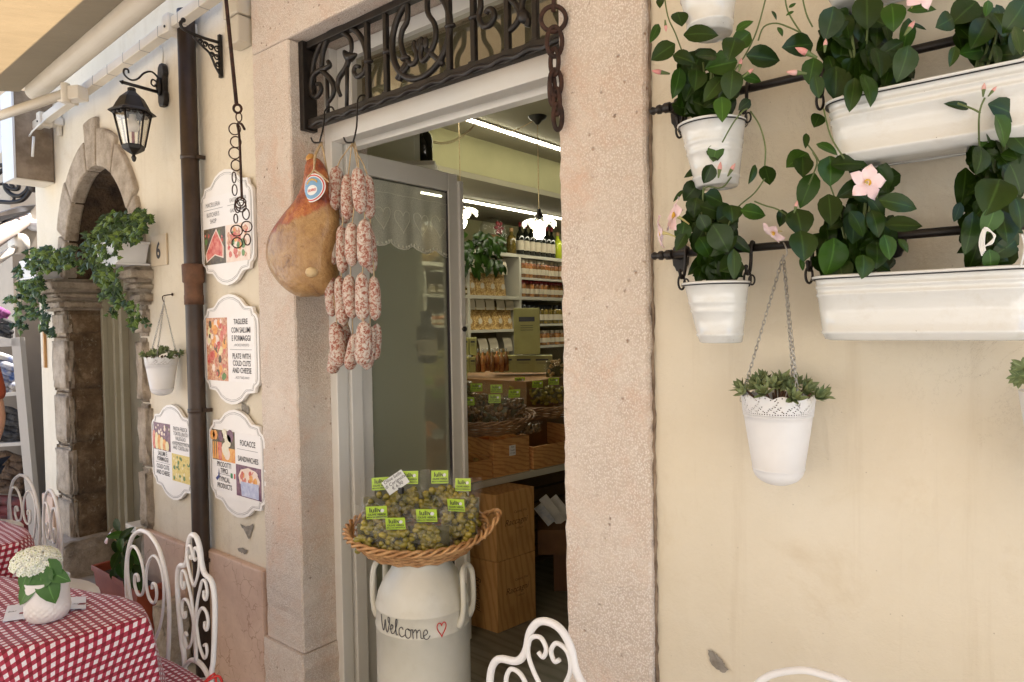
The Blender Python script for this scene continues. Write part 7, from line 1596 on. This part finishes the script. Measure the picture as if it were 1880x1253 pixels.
# small pale stool behind the planter
t = thing('stone_ledge', 'pale moulded ledge of the door surround above the planter', 'ledge', (-3.62, -.02, .52)); m = MB(); m.bb(-3.80, -3.665, -.06, .10, .525, .55); m.bb(-3.78, -3.675, -.05, .09, .50, .5249); m.bb(-3.70, -3.69, .03, .05, .55, .72); m.bb(-3.735, -3.725, .03, .05, .55, .72); m.build('moulding', M['alu'], t, bevel=.004)

# ================================================================ NEIGHBOUR'S DISPLAY
t = thing('display_case', 'white framed display case with folded scarves at the left edge', 'display case', (-5.3, -.5, 0)); m = MB()
A_, B_, C_, D_ = D(-70, 640, 4.5), D(38, 619, 4.9), D(66, 1010, 4.9), D(-60, 1010, 4.5); fx = B_.x; 
def pbar(p, q, w_, mat='shelf', name='frame_bar'):
    m = MB(); d = (q-p).normalized(); s = d.cross(FW).normalized(); vs = [p-s*w_, p+s*w_, q+s*w_, q-s*w_]; vs += [v+FW*.05 for v in vs]
    m.add(vs, [(3, 2, 1, 0), (4, 5, 6, 7), (0, 1, 5, 4), (1, 2, 6, 5), (2, 3, 7, 6), (3, 0, 4, 7)]); m.build(name, pm('case_white', (.40, .37, .34), rough=.4) if mat == 'shelf' else mat, t)
pbar(D(-80, 634, 4.7), D(36, 628, 4.7), .026); pbar(D(28, 620, 4.7), D(64, 1010, 4.7), .030); pbar(D(-80, 732, 4.9), D(36, 723, 4.9), .012, name='shelf_edge'); pbar(D(-80, 822, 4.9), D(44, 815, 4.9), .012, name='shelf_edge')
m = MB(); vs = [D(-90, 632, 5.3), D(40, 625, 5.3), D(72, 1030, 5.3), D(-90, 1030, 5.3)]; m.add(vs, [(0, 1, 2, 3)]); m.build('back_panel', pm('case_back', (.16, .13, .10), rough=.8), t, solid=.02)
rnd = random.Random(2)
def heap(label, px0, px1, pyt, pyb, d, mat, n, cat='clothes'):
    t = thing('folded_clothes', label, cat, D((px0+px1)/2, pyb, d), group='folded clothes in the neighbouring display'); m = MB()
    for k in range(n):
        py = pyb-(pyb-pyt)*k/n; q = [D(px0+(px1-px0)*i/8, py-6*math.sin(PI*i/8)*(1+k*.2)+rnd.uniform(-1.5, 1.5), d+rnd.uniform(-.02, .02)) for i in range(9)]
        m.tube(smooth_pts(q, 3), (pyb-pyt)/n*.62*d/F, 8)
    m.build('folds', mat, t)
heap('blue and white striped scarves in the upper compartment', -50, 29, 655, 720, 5.0, M['textC'], 6); heap('dark jumpers folded in the middle compartment', -50, 38, 752, 812, 5.0, M['textA'], 6)
heap('brown blankets folded in the lower compartment', -50, 44, 835, 905, 5.0, M['textB'], 6); heap('red and dark bags at the foot of the case', -50, 60, 915, 990, 5.0, pm('dark_red_bag', (.16, .02, .02), (.03, .02, .02), 8, .8), 5)
heap('plum and dark folded cloths on top of the display case', -40, 22, 588, 618, 5.1, M['textA'], 4); heap('plum coloured hat on top of the cloths', -30, 12, 566, 588, 5.1, M['plum'], 2, 'hat')
# added dark sheet, painted as the shade in the gap behind the chairs
t = thing('shade_sheet', 'dark sheet painted as the shade between the display case and the pier', 'shutter', (-5.6, .6, 0)); m = MB(); vs = [D(30, 560, 6.0), D(62, 560, 6.3), D(108, 1010, 6.2), D(50, 1010, 6.0)]; m.add(vs, [(0, 1, 2, 3)]); m.build('panel', pm('painted_shade', (.055, .045, .04), (.08, .07, .06), 2, .8), t, solid=.02)

# person at the very left edge, mostly outside the picture
pb = D(-92, 700, 3.35); gx, gy = pb.x, pb.y
t = thing('person', 'person in a rust coloured short sleeved shirt cut by the left edge', 'person', (gx, gy, 0))
def skin(name, verts, edges, mat, parent, sub=2):
    me = bpy.data.meshes.new(name); me.from_pydata([v[0] for v in verts], edges, []); me.materials.append(mat); o = bpy.data.objects.new(name, me); C.objects.link(o); o.parent = parent
    s = o.modifiers.new('skin', 'SKIN'); s.use_smooth_shade = True
    for i, v in enumerate(verts): me.skin_vertices[0].data[i].radius = (v[1], v[1]*(v[2] if len(v) > 2 else 1)); me.skin_vertices[0].data[i].use_root = (i == 0)
    q = o.modifiers.new('sub', 'SUBSURF'); q.levels = sub; q.render_levels = sub; return o
bv = [((0, 0, .95), .13, .8), ((0, 0, 1.10), .12, .8), ((0, 0, 1.28), .14, .8), ((0, 0, 1.40), .10, .8), ((0, 0, 1.48), .05), ((0, -.01, 1.56), .065), ((0, -.015, 1.66), .085, 1.1), ((0, -.01, 1.72), .06),
      ((.17, 0, 1.38), .055), ((.225, .0, 1.12), .04), ((.22, -.10, .90), .030), ((.22, -.14, .82), .025, 1.3), ((-.17, 0, 1.38), .055), ((-.225, .0, 1.12), .04), ((-.22, -.10, .90), .030), ((-.22, -.14, .82), .025, 1.3),
      ((.09, 0, .88), .085), ((.10, -.01, .50), .055), ((.10, .02, .10), .038), ((.10, -.12, .04), .03), ((-.09, 0, .88), .085), ((-.10, -.01, .50), .055), ((-.10, .02, .10), .038), ((-.10, -.12, .04), .03)]
be = [(0, 1), (1, 2), (2, 3), (3, 4), (4, 5), (5, 6), (6, 7), (3, 8), (8, 9), (9, 10), (10, 11), (3, 12), (12, 13), (13, 14), (14, 15), (0, 16), (16, 17), (17, 18), (18, 19), (0, 20), (20, 21), (21, 22), (22, 23)]
hs = []
for s in (1, -1):
    wr = 11 if s > 0 else 15
    for k, (dx, ln) in enumerate(((-.024, .065), (-.008, .075), (.008, .072), (.023, .058))):
        i = len(bv); bv += [((s*.22+dx, -.165, .785), .010), ((s*.22+dx, -.175, .785-ln*.5), .009), ((s*.22+dx, -.165, .785-ln), .007)]; be += [(wr, i), (i, i+1), (i+1, i+2)]
    i = len(bv); bv += [((s*.18, -.15, .80), .010), ((s*.165, -.17, .76), .008)]; be += [(wr, i), (i, i+1)]
skin('body', bv, be, M['skin'], t)
skin('shirt', [((0, 0, .93), .16, .8), ((0, 0, 1.10), .145, .8), ((0, 0, 1.28), .165, .8), ((0, 0, 1.40), .12, .8), ((.17, 0, 1.385), .072), ((.215, 0, 1.20), .060), ((-.17, 0, 1.385), .072), ((-.215, 0, 1.20), .060)], [(0, 1), (1, 2), (2, 3), (3, 4), (4, 5), (3, 6), (6, 7)], M['shirt'], t)
skin('trousers', [((0, 0, .93), .15, .8), ((.09, 0, .84), .10), ((.10, -.01, .50), .075), ((.10, .02, .12), .06), ((-.09, 0, .84), .10), ((-.10, -.01, .50), .075), ((-.10, .02, .12), .06)], [(0, 1), (1, 2), (2, 3), (0, 4), (4, 5), (5, 6)], M['jeans'], t)
m = MB(); m.ell((0, .012, 1.685), (.092, .10, .095), None, 16, 10); m.build('hair', M['hair'], t, local=True)
m = MB(); m.ell((0, -.105, 1.635), (.012, .02, .022)); m.ell((.093, 0, 1.64), (.01, .018, .03)); m.ell((-.093, 0, 1.64), (.01, .018, .03)); m.build('nose_and_ears', M['skin'], t, local=True)
m = MB(); m.ell((.032, -.093, 1.66), (.012, .006, .007)); m.ell((-.032, -.093, 1.66), (.012, .006, .007)); m.ell((0, -.095, 1.595), (.024, .006, .006)); m.build('eyes_and_mouth', M['redcap'], t, local=True)
t.rotation_euler = (0, 0, R(40))
for name in ('body',): pass
bpy.context.view_layer.update()
